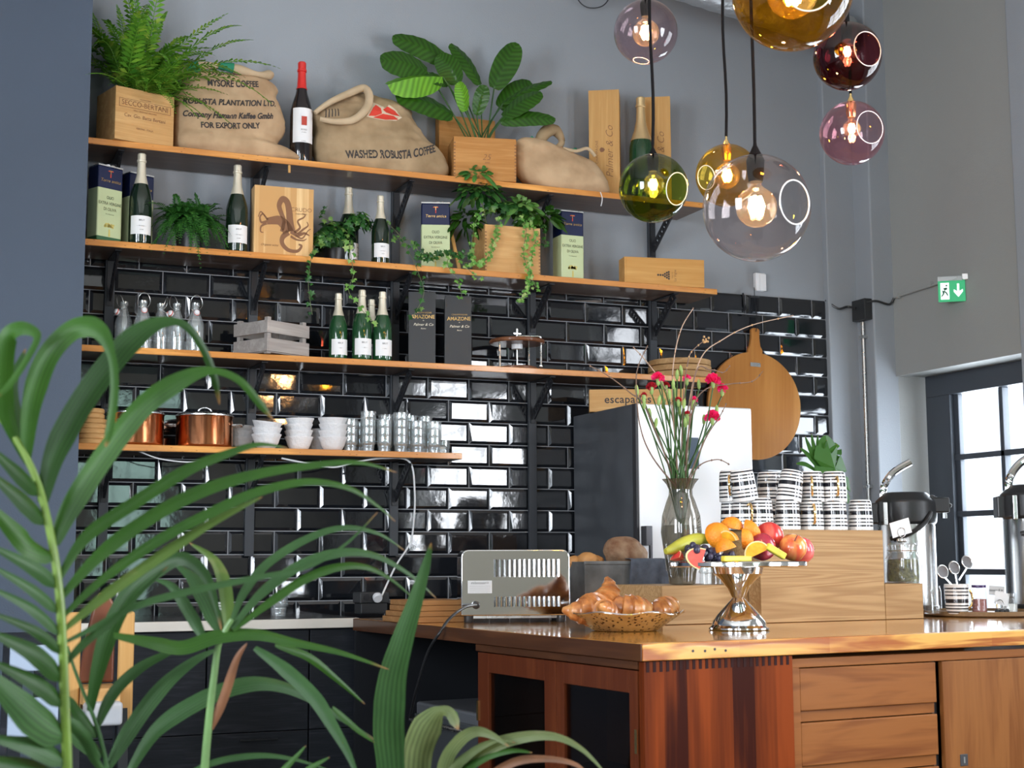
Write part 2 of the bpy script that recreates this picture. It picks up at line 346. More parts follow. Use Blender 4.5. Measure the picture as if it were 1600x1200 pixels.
# ceiling beam and the window frames
wn = 1
def window(name, axis, pos, a0, a1, z0, z1, nx, nz, mat, bar=.035, fr=.06, dp=.05, off=0):
    mb = MB()
    def bx(m, u0, u1, p0, p1, v0, v1):
        if axis == 'x': m.box(u0, u1, p0, p1, v0, v1)
        else: m.box(p0, p1, u0, u1, v0, v1)
    p0, p1 = pos-dp/2, pos+dp/2
    bx(mb, a0, a1, p0, p1, z0, z0+fr); bx(mb, a0, a1, p0, p1, z1-fr, z1)
    bx(mb, a0, a0+fr, p0, p1, z0+fr, z1-fr); bx(mb, a1-fr, a1, p0, p1, z0+fr, z1-fr)
    for i in range(1, nx):
        u = a0+(a1-a0)*i/nx; bx(mb, u-bar/2, u+bar/2, p0+.01, p1-.01, z0+fr, z1-fr)
    for i in range(1, nz):
        v = z0+(z1-z0)*i/nz; bx(mb, a0+fr, a1-fr, p0+.012, p1-.012, v-bar/2, v+bar/2)
    o = mb.build(name, mat, smooth=0, bevel=.003); o['kind'] = 'structure'
    g = MB(); bx(g, a0+fr, a1-fr, pos-.003, pos+.003, z0+fr, z1-fr); g.build('pane', M['pane'], o, smooth=0)
    return o
M['frame'] = pbr('dark grey window frame paint', (.05, .06, .075), .45)
for i, (a, b) in enumerate(RIGHT_WINDOWS): window('window_%d' % (i+1), 'y', XR+.16, a, b, .85, 3.0, 3, 4, M['frame'])
for i, (a, b) in enumerate(ADDED_LEFT_WINDOWS): window('window_%d' % (i+5), 'y', XL-.14, a, b, .9, 3.3, 3, 4, M['frame'])  # frames for the added left openings
for i, (a, b) in enumerate(FRONT_WINDOWS): window('window_%d' % (i+3), 'x', YF-.14, a, b, .75, 3.1, 3, 4, M['frame'])
# glazed door in the right wall, close to the tiled corner
dr = MB(); XD = XR+.2
y0, y1, zt = -1.13, -.20, 2.075
dr.box(XD-.03, XD+.05, y0, y1, 1.965, zt); dr.box(XD-.03, XD+.05, -.385, y1, 0, 1.965); dr.box(XD-.03, XD+.05, y0, y0+.05, 0, 1.965); dr.box(XD-.03, XD+.05, y0+.05, -.385, 0, .55)
for y in (-.735,): dr.box(XD-.012, XD+.03, y-.014, y+.014, .55, 1.965)
for z in (1.64, 1.352, 1.062, .79): dr.box(XD-.012, XD+.03, y0+.05, -.385, z-.015, z+.015)
dr.box(XD-.005, XD+.025, -.42, -.385, .55, 1.965)
door = dr.build('door_1', M['frame'], smooth=0, bevel=.003); door['kind'] = 'structure'
MB().box(XD+.004, XD+.008, y0+.05, -.385, .55, 1.965).build('pane', M['pane'], door, smooth=0)

# bevelled metro tiles on the back wall
TH, TW = .102, .204; Z0 = 1.13+.028
tb = MB()
kmin, kmax = -3, 13
tb.mi = 1; tb.box(-1.607, 2.236, -.004, 0, .86, Z0+kmax*TH); tb.mi = 0
rt = random.Random(3)
def tile(x0, x1, z0, z1):
    g = .0020; x0 += g; x1 -= g; z0 += g; z1 -= g; e = min(.013, (x1-x0)*.3); t1, t2 = .0048, .0112
    jx, jz = rt.gauss(0, .0007), rt.gauss(0, .0006)
    def q(x, z, y): return (x, -(y), z)
    cx = (x0+x1)/2; cz = (z0+z1)/2
    inner = [(x0+e, z0+e), (x1-e, z0+e), (x1-e, z1-e), (x0+e, z1-e)]
    outer = [(x0, z0), (x1, z0), (x1, z1), (x0, z1)]
    vs = [q(x, z, .004) for x, z in outer]+[q(x, z, t1) for x, z in outer]+[q(x, z, t2+jx*(1 if x > cx else -1)+jz*(1 if z > cz else -1)) for x, z in inner]
    fs = [(8, 9, 10, 11)]
    for i in range(4):
        j = (i+1) % 4; fs += [(i, j, 4+j, 4+i), (4+i, 4+j, 8+j, 8+i)]
    tb._add(vs, fs)
for k in range(kmin, kmax):
    z0, z1 = Z0+k*TH, Z0+(k+1)*TH
    par = 0 if (k % 2 == 1) else 1        # row between k=3 and 4 has joints at even j
    j = -16
    while True:
        x0 = (j*2+par)*.102; x1 = x0+TW; j += 1
        if x1 < -1.607: continue
        if x0 > 2.22: break
        tile(max(x0, -1.607), min(x1, 2.236), z0, z1)
tb.build('tiled_backsplash', [M['tile'], M['grout']], wall_back, smooth=0)

M['under'] = wood('grey brown shaded underside', (.15, .095, .065), (.085, .052, .036), 'x', 1.1, .35, .2)  # board colour darkened to carry the shade below the shelves
# ================================================================== SHELVES
SH = {1: (2.86, 1.325), 2: (2.436, 1.388), 3: (2.0, 1.335), 4: (1.602, .056)}
YS = -.30
LBL = {1: 'topmost long pine shelf carrying the coffee sacks', 2: 'second long pine shelf from the top carrying oil tins and ivy', 3: 'third long pine shelf carrying the grey crate and black gift boxes', 4: 'short lowest pine shelf carrying copper pots and white bowls'}
for k, (z, xe) in SH.items():
    o = MB().box(-1.605, xe, YS, -.03, z-.026, z).build('wall_shelf', M['pine'], smooth=0, bevel=.002); tag(o, LBL[k], 'shelf', 'pine wall shelves')
    MB().box(-1.604, xe-.001, YS+.002, -.031, z-.0275, z-.0262).build('underside_shade', M['under'], o, smooth=0)  # thin sheet with the underside shade painted in
UX = [-1.45, -.83, -.17, .52, 1.18]
UL = ['charcoal shelf upright at the far left behind the oil tins', 'charcoal shelf upright behind the wooden octopus box', 'charcoal shelf upright beside the olive oil tin and black gift boxes', 'charcoal shelf upright between the gift boxes and the fridge', 'charcoal shelf upright above the fridge']
for i, x in enumerate(UX):
    u = thing('shelf_upright', UL[i], 'shelf bracket', (x, 0, 1.15), group='charcoal shelf uprights')
    zb = .69 if i == 4 else 0
    m = MB(); m.box(-.020, .020, -.032, -.0125, zb, 1.684)
    m.build('upright_post', M['upr'], u, smooth=0, bevel=.002)
    for k, (z, xe) in SH.items():
        if x > xe: continue
        b = MB(); zz = z-.026-1.15
        b.box(-.013, .013, -.262, -.032, zz-.006, zz-.0005); b.box(-.013, .013, -.038, -.032, zz-.20, zz-.006)
        p, q = Vector((0, -.245, zz-.010)), Vector((0, -.04, zz-.165)); d = (q-p).normalized(); nn = Vector((0, d.z, -d.y))
        for s in (-.017, .017): b.bar(p+nn*s, q+nn*s, .012, .008, (1, 0, 0))
        for t in range(9):
            c = p.lerp(q, (t+.3)/8.8); b.bar(c-nn*.017, c+nn*.017, .012, .009, (1, 0, 0))
        b.build('bracket', M['black'], u, smooth=0)

# ================================================================== BACK COUNTER
ct = MB().box(-1.607, -.505, -.60, -.014, .862, .90).build('kitchen_counter', pbr('pale laminate counter edge', (.62, .58, .52), .35), smooth=0, bevel=.003)
tag(ct, 'pale narrow counter top running along the black tiled wall', 'counter')
MB().box(-1.600, -.52, -.59, -.02, .9003, .9025).build('counter_surface', pbr('dark counter surface', (.03, .03, .032), .2), ct, smooth=0)
c1, c2 = aty(322, 1100, -.582).x, aty(483, 1100, -.582).x
for i, (a, b, l) in enumerate(((-1.605, c1-.002, 'black stained base cabinet at the left, behind the high chair'), (c1, c2-.002, 'black stained base cabinet with a slim dark handle, in the middle of the row'), (c2, -.515, 'narrow black stained base cabinet next to the wooden bar'))):
    cb = thing('base_cabinet', l, 'cabinet', ((a+b)/2, 0, 0), group='black base cabinets'); w2 = (b-a)/2
    MB().box(-w2, w2, -.56, -.02, .10, .86).build('cabinet_body', M['dkfront'], cb, smooth=0)
    MB().box(-w2+.02, w2-.02, -.52, -.02, 0, .10).build('plinth', M['black'], cb, smooth=0)
    zs = aty(400, 1144, -.582).z
    for z0, z1 in ((.10, zs-.0015), (zs+.0015, .856)):
        d = MB().box(-w2+.002, w2-.002, -.582, -.561, z0, z1).build('drawer', M['dkfront'], cb, smooth=0, bevel=.002)
        if z0 < .3 and i == 1: MB().box(-.07, .08, -.592, -.5825, z1-.030, z1-.024).build('handle', M['black'], d, smooth=0)

# ================================================================== BAR / ISLAND
IA = Vector((-.354, -2.725, 0)); IR = R(5.0)
MI = Matrix.Translation(IA) @ Matrix.Rotation(IR, 4, 'Z')
def isl(u, v, z=0): return MI @ Vector((u, v, z))
wt = thing('bar_worktop', 'thick lacquered pine worktop over the wooden bar', 'counter', IA, IR)
LV, LU = 2.10, 2.75
o = MB().box(0, LU, 0, .035, .852, .90).build('front_edge', wood('reclaimed pitch pine edge', (.68, .35, .08), (.32, .085, .014), 'x', .8, .28, .2, contrast=1.25, boards=('x', .33, .18), ring=2.4, freq=20, spec=.35), wt, smooth=0, bevel=.003)
h = MB()
for q in ((.135, .018), (.168, .020), (.195, .014), (.225, .022)): h.lathe([(.004, 0), (.004, .002)], 10, Matrix.Translation((q[0]*1.25, -.0012, .886-q[1]*.6)) @ Matrix.Rotation(R(-90), 4, 'X'))
h.build('screw_hole', M['ink'], wt)
MB().box(0, LU, .0352, 1.80, .852, .8998).build('top_boards', M['work'], wt, smooth=0)
MB().box(.001, .86, 1.80, LV, .852, .8998).build('return_boards', M['work'], wt, smooth=0)
MB().box(-.006, 0, .0, LV, .852, .899).build('side_edge', M['mahog_x'], wt, smooth=0, bevel=.002)
# cabinet with glass doors facing left, red panel facing us
UW = .529
dc = thing('display_cabinet', 'mahogany cabinet with two glass doors under the bar corner', 'cabinet', IA, IR)
D0, D1 = .012, 1.03
k = MB(); k.box(.012, UW, .012, .036, 0, .85)
k.build('side_panel', M['mahog'], dc, smooth=0, bevel=.001)
k = MB(); k.box(.03, UW, .036, D1, 0, .03); k.box(UW-.02, UW, .036, D1, .03, .83); k.box(.03, UW, D1-.02, D1, .03, .83); k.box(.012, UW, .036, D1, .835, .85); k.box(.04, UW-.02, .04, D1-.02, .42, .436)
k.build('carcass', pbr('dark cabinet inside', (.05, .02, .01), .6), dc, smooth=0)
MB().box(.006, .03, .036, D1, .827, .85).build('top_rail', M['mahog_x'], dc, smooth=0, bevel=.002)
# dark finger joint pins along the panel top
fj = MB()
for i in range(23): fj.box(.020+i*.0221, .0295+i*.0221, .0108, .0125, .824-(.003 if i < 4 else 0), .8515)
fj.build('finger_joint', pbr('dark joint wood', (.028, .010, .009), .7, spec=.1), dc, smooth=0)
for a, b, g0, g1 in ((.038, .487, .079, .441), (.491, 1.012, .560, .935)):
    m = MB(); m.box(.006, .030, a, g0, .03, .824); m.box(.006, .030, g1, b, .03, .824); m.box(.006, .030, g0, g1, .761, .824); m.box(.006, .030, g0, g1, .03, .12)
    d = m.build('door', M['mahog_d'], dc, smooth=0, bevel=.002)
    MB().box(.016, .020, g0, g1, .12, .761).build('glass_pane', M['pane_d'], d, smooth=0)
    yy = a+.004 if a < .1 else b-.004
    MB().box(.0015, .006, yy-.006, yy+.006, .60, .665).build('hinge', M['brass'], d, smooth=0)
# glasses in the display cabinet, dimly seen
# sideboard with drawers and sliding door
sb = thing('drawer_sideboard', 'golden teak sideboard with drawers and a sliding door under the bar', 'cabinet', tuple(isl(UW+.004, .02)), IR)
W_ = LU-UW-.01
k = MB(); k.box(0, W_, .0, .45, .813, .839); k.box(0, .028, .0, .45, 0, .813); k.box(W_-.028, W_, 0, .45, 0, .813); k.box(.028, W_-.028, .43, .45, 0, .813); k.box(.028, W_-.028, .02, .43, 0, .02)
k.build('cabinet_body', M['teak'], sb, smooth=0, bevel=.0015)
for i, zt_ in enumerate((.811, .653, .495, .337)):
    d = MB().box(.030, .567, .004, .022, zt_-.124, zt_-.001).build('drawer', M['teak'], sb, smooth=0, bevel=.003)
    MB().box(.030, .567, .017, .024, zt_-.156, zt_-.125).build('finger_rail', M['teak'], d, smooth=0)
sd = MB().box(.592, 1.28, .002, .020, .02, .811).build('sliding_door', M['teak_v'], sb, smooth=0, bevel=.002)
MB().box(.652, .684, .0, .003, .488, .524).build('lock_plate', M['ink'], sd, smooth=0, bevel=.002)
MB().box(.665, .671, -.001, .001, .496, .516).build('keyhole', M['steel'], sd, smooth=0)
MB().box(1.285, W_-.03, .012, .028, .02, .811).build('sliding_door', M['teak_v'], sb, smooth=0, bevel=.002)
MB().box(.570, .590, .03, .4, .02, .811).build('divider', M['ink'], sb, smooth=0)
# niche left of the display cabinet: dark fridge-like oven with a tray
ov = thing('counter_oven', 'dark steel oven standing in the black recess under the bar', 'oven', tuple(isl(.10, 1.1)), IR)
MB().box(0, .5, 0, .62, .22, .60).build('oven_body', pbr('dull grey steel', (.20, .21, .23), .4, .6), ov, smooth=0, bevel=.01)
MB().box(-.02, 0, .03, .59, .27, .56).build('oven_door', pbr('smoked glass', (.05, .055, .06), .1), ov, smooth=0, bevel=.004)
MB().tube([(-.05, .06, .54), (-.05, .56, .54)], .008).build('handle', M['steel'], ov)
lg = MB()
for a in (.03, .47):
    for b in (.03, .59): lg.box(a-.02, a+.02, b-.02, b+.02, 0, .22)
lg.build('stand', M['black'], ov, smooth=0)
rb = MB().box(.62, .66, 1.05, LV, 0, .85).box(.0, .62, LV-.02, LV, 0, .85)
o = MB(); o.T = None
bp = thing('recess_panel', 'black back panel closing the recess under the bar', 'panel', IA, IR)
rb.build('panel_board', M['black'], bp, smooth=0)

# ================================================================== FRIDGE
fr = thing('tall_fridge', 'tall refrigerator with white door and dark slate coloured side', 'fridge', (.736, -.66, 0))
MB().box(0, .60, .035, .635, .02, 1.815).build('fridge_body', pbr('dark slate fridge side', (.065, .072, .082), .4, var=.25, scale=6, rvar=.2), fr, smooth=0, bevel=.004)
d = MB().box(.012, .60, 0, .033, .06, 1.815).build('fridge_door', M['steel'] if 0 else pbr('brushed white steel door', (.78, .80, .82), .3, .15), fr, smooth=0, bevel=.006)
MB().box(.0, .012, .0, .034, .06, 1.815).build('door_gasket', pbr('dark door gasket', (.03, .03, .035), .5), fr, smooth=0)
MB().box(.018, .05, -.05, -.001, 1.19, 1.275).build('handle', pbr('dark grey handle', (.10, .10, .11), .3, .6), d, smooth=0, bevel=.003)
MB().box(.036, .05, -.05, -.035, .8, 1.20).build('handle', pbr('dark grey bar handle', (.10, .10, .11), .3, .6), d, smooth=0, bevel=.003)
p = aty(1083, 708, -.665)
t = MB().box(-.02, .03, -.004, 0, -.07, .07).build('door_sticker', pbr('navy sticker', (.03, .06, .10), .4), fr, loc=(p.x-.736, 0, p.z), smooth=0)
# ================================================================== BOTTLES, TINS, BOXES ON THE SHELVES
def shelf_x(px, py, y): return aty(px, py, y).x
def bottle(name, label, cat, H, body, foil, loc, group=None, lab=(.16, .34), labmat=None, labtext=None, neckband=None, r=None, foil_from=.66, label_deg=(-150, -30)):
    t = thing(name, label, cat, loc, 0, group); r = r or H*.135
    pr = [(r*.55, .004), (r*.92, 0), (r, .012), (r, H*.46), (r*.97, H*.52), (r*.80, H*.60), (r*.56, H*.68), (r*.40, H*.76), (r*.345, H*.86), (r*.335, H*.90), (r*.40, H*.905), (r*.40, H*.925), (r*.34, H*.93), (r*.34, H*.965)]
    MB().lathe(pr, 28).build('bottle_body', body, t)
    e = .0012
    fp = [(a+e, z) for a, z in pr if z >= H*foil_from-.001]
    MB().lathe([(fp[0][0]+.004, H*foil_from-.012)]+fp[:-1]+[(r*.37, H*.955), (r*.37, H*.99), (r*.30, H), (.0001, H)], 24).build('neck_foil', foil, t)
    if lab:
        a0, a1 = R(label_deg[0]), R(label_deg[1]); n = 16; vs = []; fs = []
        for i in range(n+1):
            a = a0+(a1-a0)*i/n
            for rr, z in ((r+.0008, H*lab[0]), (r+.0008, H*lab[1])): vs.append((rr*math.cos(a), rr*math.sin(a), z))
        for i in range(n): fs.append((2*i, 2*i+2, 2*i+3, 2*i+1))
        mb = MB(); mb._add(vs, fs); lb = mb.build('paper_label', labmat or M['paper'], t)
        if labtext:
            for q, (bd, sz, zz) in enumerate(labtext):
                curved_text(bd, sz, r+.0014, H*zz, M['ink'], lb)
    if neckband: MB().ball((0, -r*.70, H*.60), r*.18, 12, 8, (1, .35, 1)).build('neck_seal', neckband, t)
    return t
def curved_text(body, size, r, z, mat, parent, ang=-90):
    vs, fs = text_verts(body, size); mb = MB()
    mb._add([(r*math.cos(R(ang)+v.x/r), r*math.sin(R(ang)+v.x/r), z+v.y) for v in vs], fs); return mb.build('lettering', mat, parent, smooth=0)

def topH(k, px, top, y): return aty(px, top, y).z-SH[k][0]
def on(k, px, y): return Vector((shelf_x(px, 400, y), y, SH[k][0]))
def on2(k, px, py, y): return Vector((aty(px, py, y).x, y, SH[k][0]))
CB = 'champagne bottles on the second shelf'
big = bottle('champagne_bottle', 'big dark champagne bottle standing between the left oil tins and the small fern', 'bottle', topH(2, 218, 240, -.245), M['glass_k'], M['foilw'], on2(2, 218, 378, -.245), CB, lab=(.10, .30), labtext=[('BRUT', .010, .25), ('— champagne —', .006, .19), ('cuvée', .007, .15)], neckband=M['foilg'], r=.0465)
HB_ = topH(2, 218, 240, -.245)
place(big, False, on2(2, 369, 390, -.235), 0, 'big dark champagne bottle beside the octopus box, right of the small fern', (1, 1, topH(2, 369, 258, -.235)/HB_))
b3 = place(big, False, on2(2, 594, 405, -.22), 0, 'champagne bottle with white label standing right of the ivy mound', (.86, .86, topH(2, 594, 306, -.22)/HB_))
place(big, False, on2(2, 544, 402, -.10), .9, 'champagne bottle half buried behind the ivy leaves', (1, 1, topH(2, 544, 293, -.10)/HB_))
sm = bottle('champagne_bottle', 'green champagne bottle standing left of its group by the grey crate', 'bottle', .298, M['glass_g'], M['foilw'], on2(3, 528, 560, -.22), 'small champagne bottles on the third shelf', lab=(.07, .30), labtext=[('BRUT', .010, .24), ('— cava —', .006, .17)], neckband=M['foilg'])
place(sm, False, on2(3, 565, 563, -.245), 0, 'tallest green champagne bottle in the middle front of its group', 1.06)
place(sm, False, on2(3, 580, 558, -.13), 0, 'green champagne bottle at the back, almost hidden behind its neighbours')
place(sm, False, on2(3, 597, 563, -.25), 0, 'green champagne bottle at the right end of its group, next to the black gift box', 1.05)
# red wine magnum
rw = bottle('wine_bottle', 'dark red wine bottle with red wax cap and white label between two coffee sacks', 'bottle', topH(1, 469, 97, -.20), pbr('near black wine glass', (.010, .006, .008), .06, coat=.5), pbr('red wax', (.62, .02, .015), .3, coat=.4), on2(1, 470, 240, -.20), lab=(.20, .53), r=.050, foil_from=.76)
rw.children[2].name = 'paper_label'
q = MB(); q.box(-.012, .012, -.0525, -.0512, .172, .212); q.build('label_emblem', pbr('label emblem', (.45, .05, .03), .6), rw, smooth=0)
for z, s, b_ in ((.152, .009, 'ROSSO'), (.140, .006, 'di collina'), (.100, .006, 'IL VINO')): curved_text(b_, s, .0518, z, M['ink'], rw)
# big green champagne bottle between wooden boxes
gb = bottle('champagne_bottle', 'large green champagne bottle with gold foil between the two tall wine boxes', 'bottle', topH(1, 1005, 153, -.20), pbr('deep green bottle', (.008, .045, .014), .06, coat=.5), M['foilg'], on2(1, 1003, 300, -.20), lab=None, r=.060, foil_from=.60)
MB().lathe([(.0335, .236), (.0345, .238), (.0345, .243), (.0335, .245)], 24).build('neck_ring', M['paper'], gb)
MB().ball((0, -.037, .262), .012, 12, 8, (1, .3, 1)).build('neck_seal', M['ink'], gb)

def oil_tin(loc, rz, label, W=.118, D=.075, H=.275):
    t = thing('olive_oil_tin', label, 'tin', loc, rz, 'olive oil tins')
    MB().box(-W/2, W/2, -D/2, D/2, 0, H).build('tin_body', M['tin'], t, bevel=.005)
    MB().box(-W/2+.001, W/2-.001, -D/2+.001, D/2-.001, H, H+.004).box(-W/2, W/2, -D/2, -D/2+.003, H, H+.006).build('tin_rim', M['steel'], t, smooth=0)
    MB().lathe([(.014, H+.004), (.014, H+.016), (.010, H+.018), (.0001, H+.018)], 16, Matrix.Translation((W*.25, 0, 0))).build('cap', M['steel'], t)
    MB().tube([(W*.10+.02*math.cos(a), 0, H+.006+.013*math.sin(a)) for a in [PI*i/8 for i in range(9)]], .0022, 6).build('handle', M['steel'], t)
    y = -D/2-.0008; zs_ = H/.285
    text('lettering', 'T', .042, M['red'], t, (0, y, H-.033)); text('lettering', 'T', .022, M['gold'], t, (0, y-.0004, H-.024), sx=1.5)
    text('lettering', 'Torre antica', .019, M['gold'], t, (0, y, H-.060), shear=.2)
    for z, s, b in ((.166, .0185, 'OLIO'), (.144, .0185, 'EXTRA VERGINE'), (.122, .0185, 'DI OLIVA'), (.104, .007, 'first cold pressed')): text('lettering', b, s, M['olivetxt'], t, (0, y, z*zs_), sx=.80)
    tr = MB(); tr.poly([(-.004, 0), (.004, 0), (.003, .03), (-.003, .03)], 0, .0006); rr = random.Random(4)
    for i in range(26):
        a = rr.uniform(-.2, PI+.2); q = rr.uniform(.004, .024); tr.lathe([(.0048, 0), (.0048, .0006)], 6, Matrix.Translation((q*math.cos(a), .040+q*.75*math.sin(a), 0)))
    tr.build('tree_print', M['treep'], t, loc=(0, y+.0004, .022), rot=(PI/2, 0, 0), smooth=0)
    return t
M['red'] = pbr('red print', (.62, .05, .02), .5); M['olivetxt'] = pbr('dark olive print', (.04, .05, .02), .6); M['treep'] = pbr('gold tree print', (.60, .50, .12), .5)
M['tin'], nt_, b_ = nodes('navy and pale green tin'); tc = N(nt_, 'TexCoord'); sp = N(nt_, 'SeparateXYZ'); nt_.links.new(tc.outputs['Object'], sp.inputs[0])
rp = ramp(nt_, [(0, (.02, .10, .03)), (.016, (.52, .60, .34)), (.222, (.006, .012, .055))]); rp.color_ramp.interpolation = 'CONSTANT'; nt_.links.new(sp.outputs[2], rp.inputs[0]); nt_.links.new(rp.outputs[0], b_.inputs['Base Color']); b_.inputs['Roughness'].default_value = .28
oil_tin(on2(2, 164, 375, -.235)+Vector((-.005, 0, 0)), R(26), 'olive oil tin nearest the dark partition wall, turned to the right', H=topH(2, 152, 260, -.26))
oil_tin(on2(2, 212, 376, -.13), R(24), 'olive oil tin behind the leftmost champagne bottle', H=topH(2, 195, 272, -.15))
oil_tin(on2(2, 680, 410, -.13), R(-18), 'olive oil tin facing front with ivy at its foot', W=.132, D=.09, H=topH(2, 680, 318, -.17))
oil_tin(on2(2, 888, 428, -.16), R(0), 'rightmost olive oil tin standing alone, two of its sides showing', W=.118, D=.10, H=topH(2, 893, 331, -.21))

# wooden boxes ---------------------------------------------------
def open_crate(t, W, D, H, mat, th=.010, name='crate_box'):
    m = MB(); m.box(-W/2, W/2, -D/2, -D/2+th, 0, H); m.box(-W/2, W/2, D/2-th, D/2, 0, H); m.box(-W/2, -W/2+th, -D/2+th, D/2-th, 0, H); m.box(W/2-th, W/2, -D/2+th, D/2-th, 0, H); m.box(-W/2+th, W/2-th, -D/2+th, D/2-th, 0, th)
    return m.build(name, mat, t, smooth=0, bevel=.0015)
def soil(t, W, D, z, name='potting_soil'): return MB().box(-W/2+.011, W/2-.011, -D/2+.011, D/2-.011, z-.05, z).build(name, M['soil'], t, smooth=0)
def closed_box(name, label, cat, loc, rz, W, D, H, mat, group=None, groove=True, bevel=.002):
    t = thing(name, label, cat, loc, rz, group); MB().box(-W/2, W/2, -D/2, D/2, 0, H).build('box_body', mat, t, smooth=0, bevel=bevel)
    if groove: MB().box(-W/2+.008, W/2-.008, -D/2-.0016, -D/2, .008, H-.008).build('lid', mat, t, smooth=0, bevel=.001)
    return t
P1 = on2(1, 201, 215, -.19)
for i, (px, lab_, y, rz, h) in enumerate(((946, 'tall pine champagne box with crest, left of the green bottle', -.092, R(-30), topH(1, 946, 141, -.14)), (1026, 'tall pine champagne box behind the green bottle and green lamp', -.095, R(-30), topH(1, 1026, 152, -.14)))):
    t = closed_box('champagne_box', lab_, 'box', on2(1, px, 300, y), rz, .150, .115, h, M['pine_z'], 'tall pine champagne boxes')
    yy = -.0595
    text('lettering', 'CHAMPAGNE', .0175, M['brand'], t, (-.036, yy, h*.44), (PI/2, -PI/2, 0), sp=1.15)
    text('lettering', 'Palmer & Co', .050, M['brand'], t, (.027, yy, h*.44), (PI/2, -PI/2, 0), shear=.35, offset=-.0006)
    cr = MB(); cr.poly([(.0, -.013), (.010, -.006), (.012, .006), (.005, .012), (-.005, .012), (-.012, .006), (-.010, -.006)], 0, .0006)
    cr.build('crest', M['brand'], t, loc=(-.010, yy, h*.46), rot=(PI/2, -PI/2, 0), smooth=0)
# CRUDO box with octopus
t = closed_box('octopus_wine_box', 'striped pine wine box with a brown octopus drawing', 'box', on2(2, 440, 395, -.235), R(-3), .258, .085, topH(2, 440, 292, -.275), wood('striped pine staves', (.80, .56, .28), (.58, .33, .13), 'z', 1.1, .5, boards=('x', .027, .75)), groove=False)
yy = -.0432
text('lettering', 'CRUDO', .026, M['brand'], t, (.075, yy, .205), offset=-.0003); text('lettering', 'organic wine', .010, M['brand'], t, (.075, yy, .188)); text('lettering', 'Organic wine', .014, M['brand'], t, (-.062, yy, .042), shear=.4)
oc = MB(); mm = lambda a, b: (a, 0, b)
def ten(pts, r0, r1):
    P = catmull([(x, 0, z) for x, z in pts], 6); n = len(P)
    vs, fs = [], []
    for i, p in enumerate(P):
        d = (P[min(i+1, n-1)]-P[max(i-1, 0)]).normalized(); a = Vector((d.z, 0, -d.x)); q = r0+(r1-r0)*i/(n-1); vs += [p+a*q, p-a*q]
    for i in range(n-1): fs.append((2*i, 2*i+1, 2*i+3, 2*i+2))
    oc._add(vs, fs)
# picture frame: 100 = centre, coords in box millimetres / 1000
ten([(-.010, .090), (.000, .130), (-.012, .160), (-.022, .190), (-.008, .215), (.012, .205), (.022, .170), (.026, .130), (.034, .095)], .007, .016)
ten([(-.075, .125), (-.050, .130), (-.020, .132), (.005, .115), (.020, .090)], .012, .024)
ten([(-.075, .125), (-.098, .120), (-.104, .140), (-.092, .152), (-.080, .142)], .005, .002)
ten([(-.070, .130), (-.088, .150), (-.102, .160), (-.112, .140)], .004, .0015)
ten([(-.075, .118), (-.098, .105), (-.100, .085), (-.088, .082)], .005, .0015)
ten([(.020, .090), (-.004, .070), (-.006, .045), (.020, .022), (.060, .020), (.078, .040), (.065, .046)], .012, .003)
ten([(.030, .095), (.062, .082), (.090, .090), (.112, .082)], .010, .002)
ten([(.045, .090), (.070, .110), (.060, .135), (.085, .150), (.092, .162), (.078, .164)], .005, .0015)
ten([(.060, .085), (.085, .105), (.105, .120), (.100, .135)], .005, .0015)
ten([(.050, .080), (.080, .070), (.105, .100), (.118, .108)], .004, .0012)
ten([(.030, .075), (.055, .064), (.085, .062), (.100, .070)], .005, .0012)
ob_ = oc.build('octopus_drawing', M['brand'], t, loc=(0, yy, 0), smooth=0); ob_.scale = (1, 1, topH(2, 440, 292, -.275)/.262)
# flat wine box lying on shelf 2 right
t = closed_box('lying_wine_box', 'long pine wine box lying on its side at the right end of the shelf', 'box', on2(2, 1034, 440, -.235), R(-10), .405, .09, topH(2, 1034, 403, -.28), wood('honey pine box', (.72, .43, .16), (.56, .29, .085), 'x', .9, .45))
g = MB()
for k_, (u, v) in enumerate([(0, 0), (.010, .006), (.010, -.006), (.020, .012), (.020, 0), (.020, -.012), (-.012, 0), (-.024, 0), (.030, .016), (.030, .005), (.030, -.006), (.030, -.017)]): g.lathe([(.0052, 0), (.0052, .0006)], 8, Matrix.Translation((u, v, 0)))
g.build('grape_print', M['ink'], t, loc=(-.010, -.0468, .052), rot=(PI/2, 0, 0), smooth=0)
text('lettering', 'La Vigna', .017, M['brand'], t, (.052, -.047, .052), (PI/2, -PI/2, 0)); text('lettering', 'TENUTA', .008, M['brand'], t, (.038, -.047, .052), (PI/2, -PI/2, 0))
# leaning batten
p0 = on2(2, 719, 425, -.20)
t = MB().bar((0, 0, 0), (-.018, .10, .262), .016, .008).build('wooden_batten', M['pine_z'], loc=p0, smooth=0, bevel=.001); tag(t, 'thin bare wooden batten leaning upright between the olive oil tin and the planted box', 'stick')
# black gift boxes on shelf 3
for px, l, y in ((659, 'black champagne gift box next to the champagne bottles', -.16), (715, 'black champagne gift box standing nearer the wooden stand', -.17)):
    t = closed_box('gift_box', l, 'box', on2(3, px, 567, y), R(-19), .122, .11, .335 if px < 700 else .325, pbr('black card', (.022, .024, .027), .5), 'black champagne gift boxes', groove=False)
    text('lettering', 'CHAMPAGNE', .010, M['gold'], t, (.006, -.056, .238), sp=1.3); text('lettering', 'AMAZONE', .023, M['gold'], t, (.004, -.056, .219), offset=.0004, sx=.95)
    text('lettering', 'Palmer & Co', .017, M['foilw'], t, (.006, -.056, .184), shear=.3); text('lettering', 'de', .007, M['foilw'], t, (.006, -.056, .203)); text('lettering', 'Reims', .009, M['foilw'], t, (.006, -.056, .166), shear=.2)
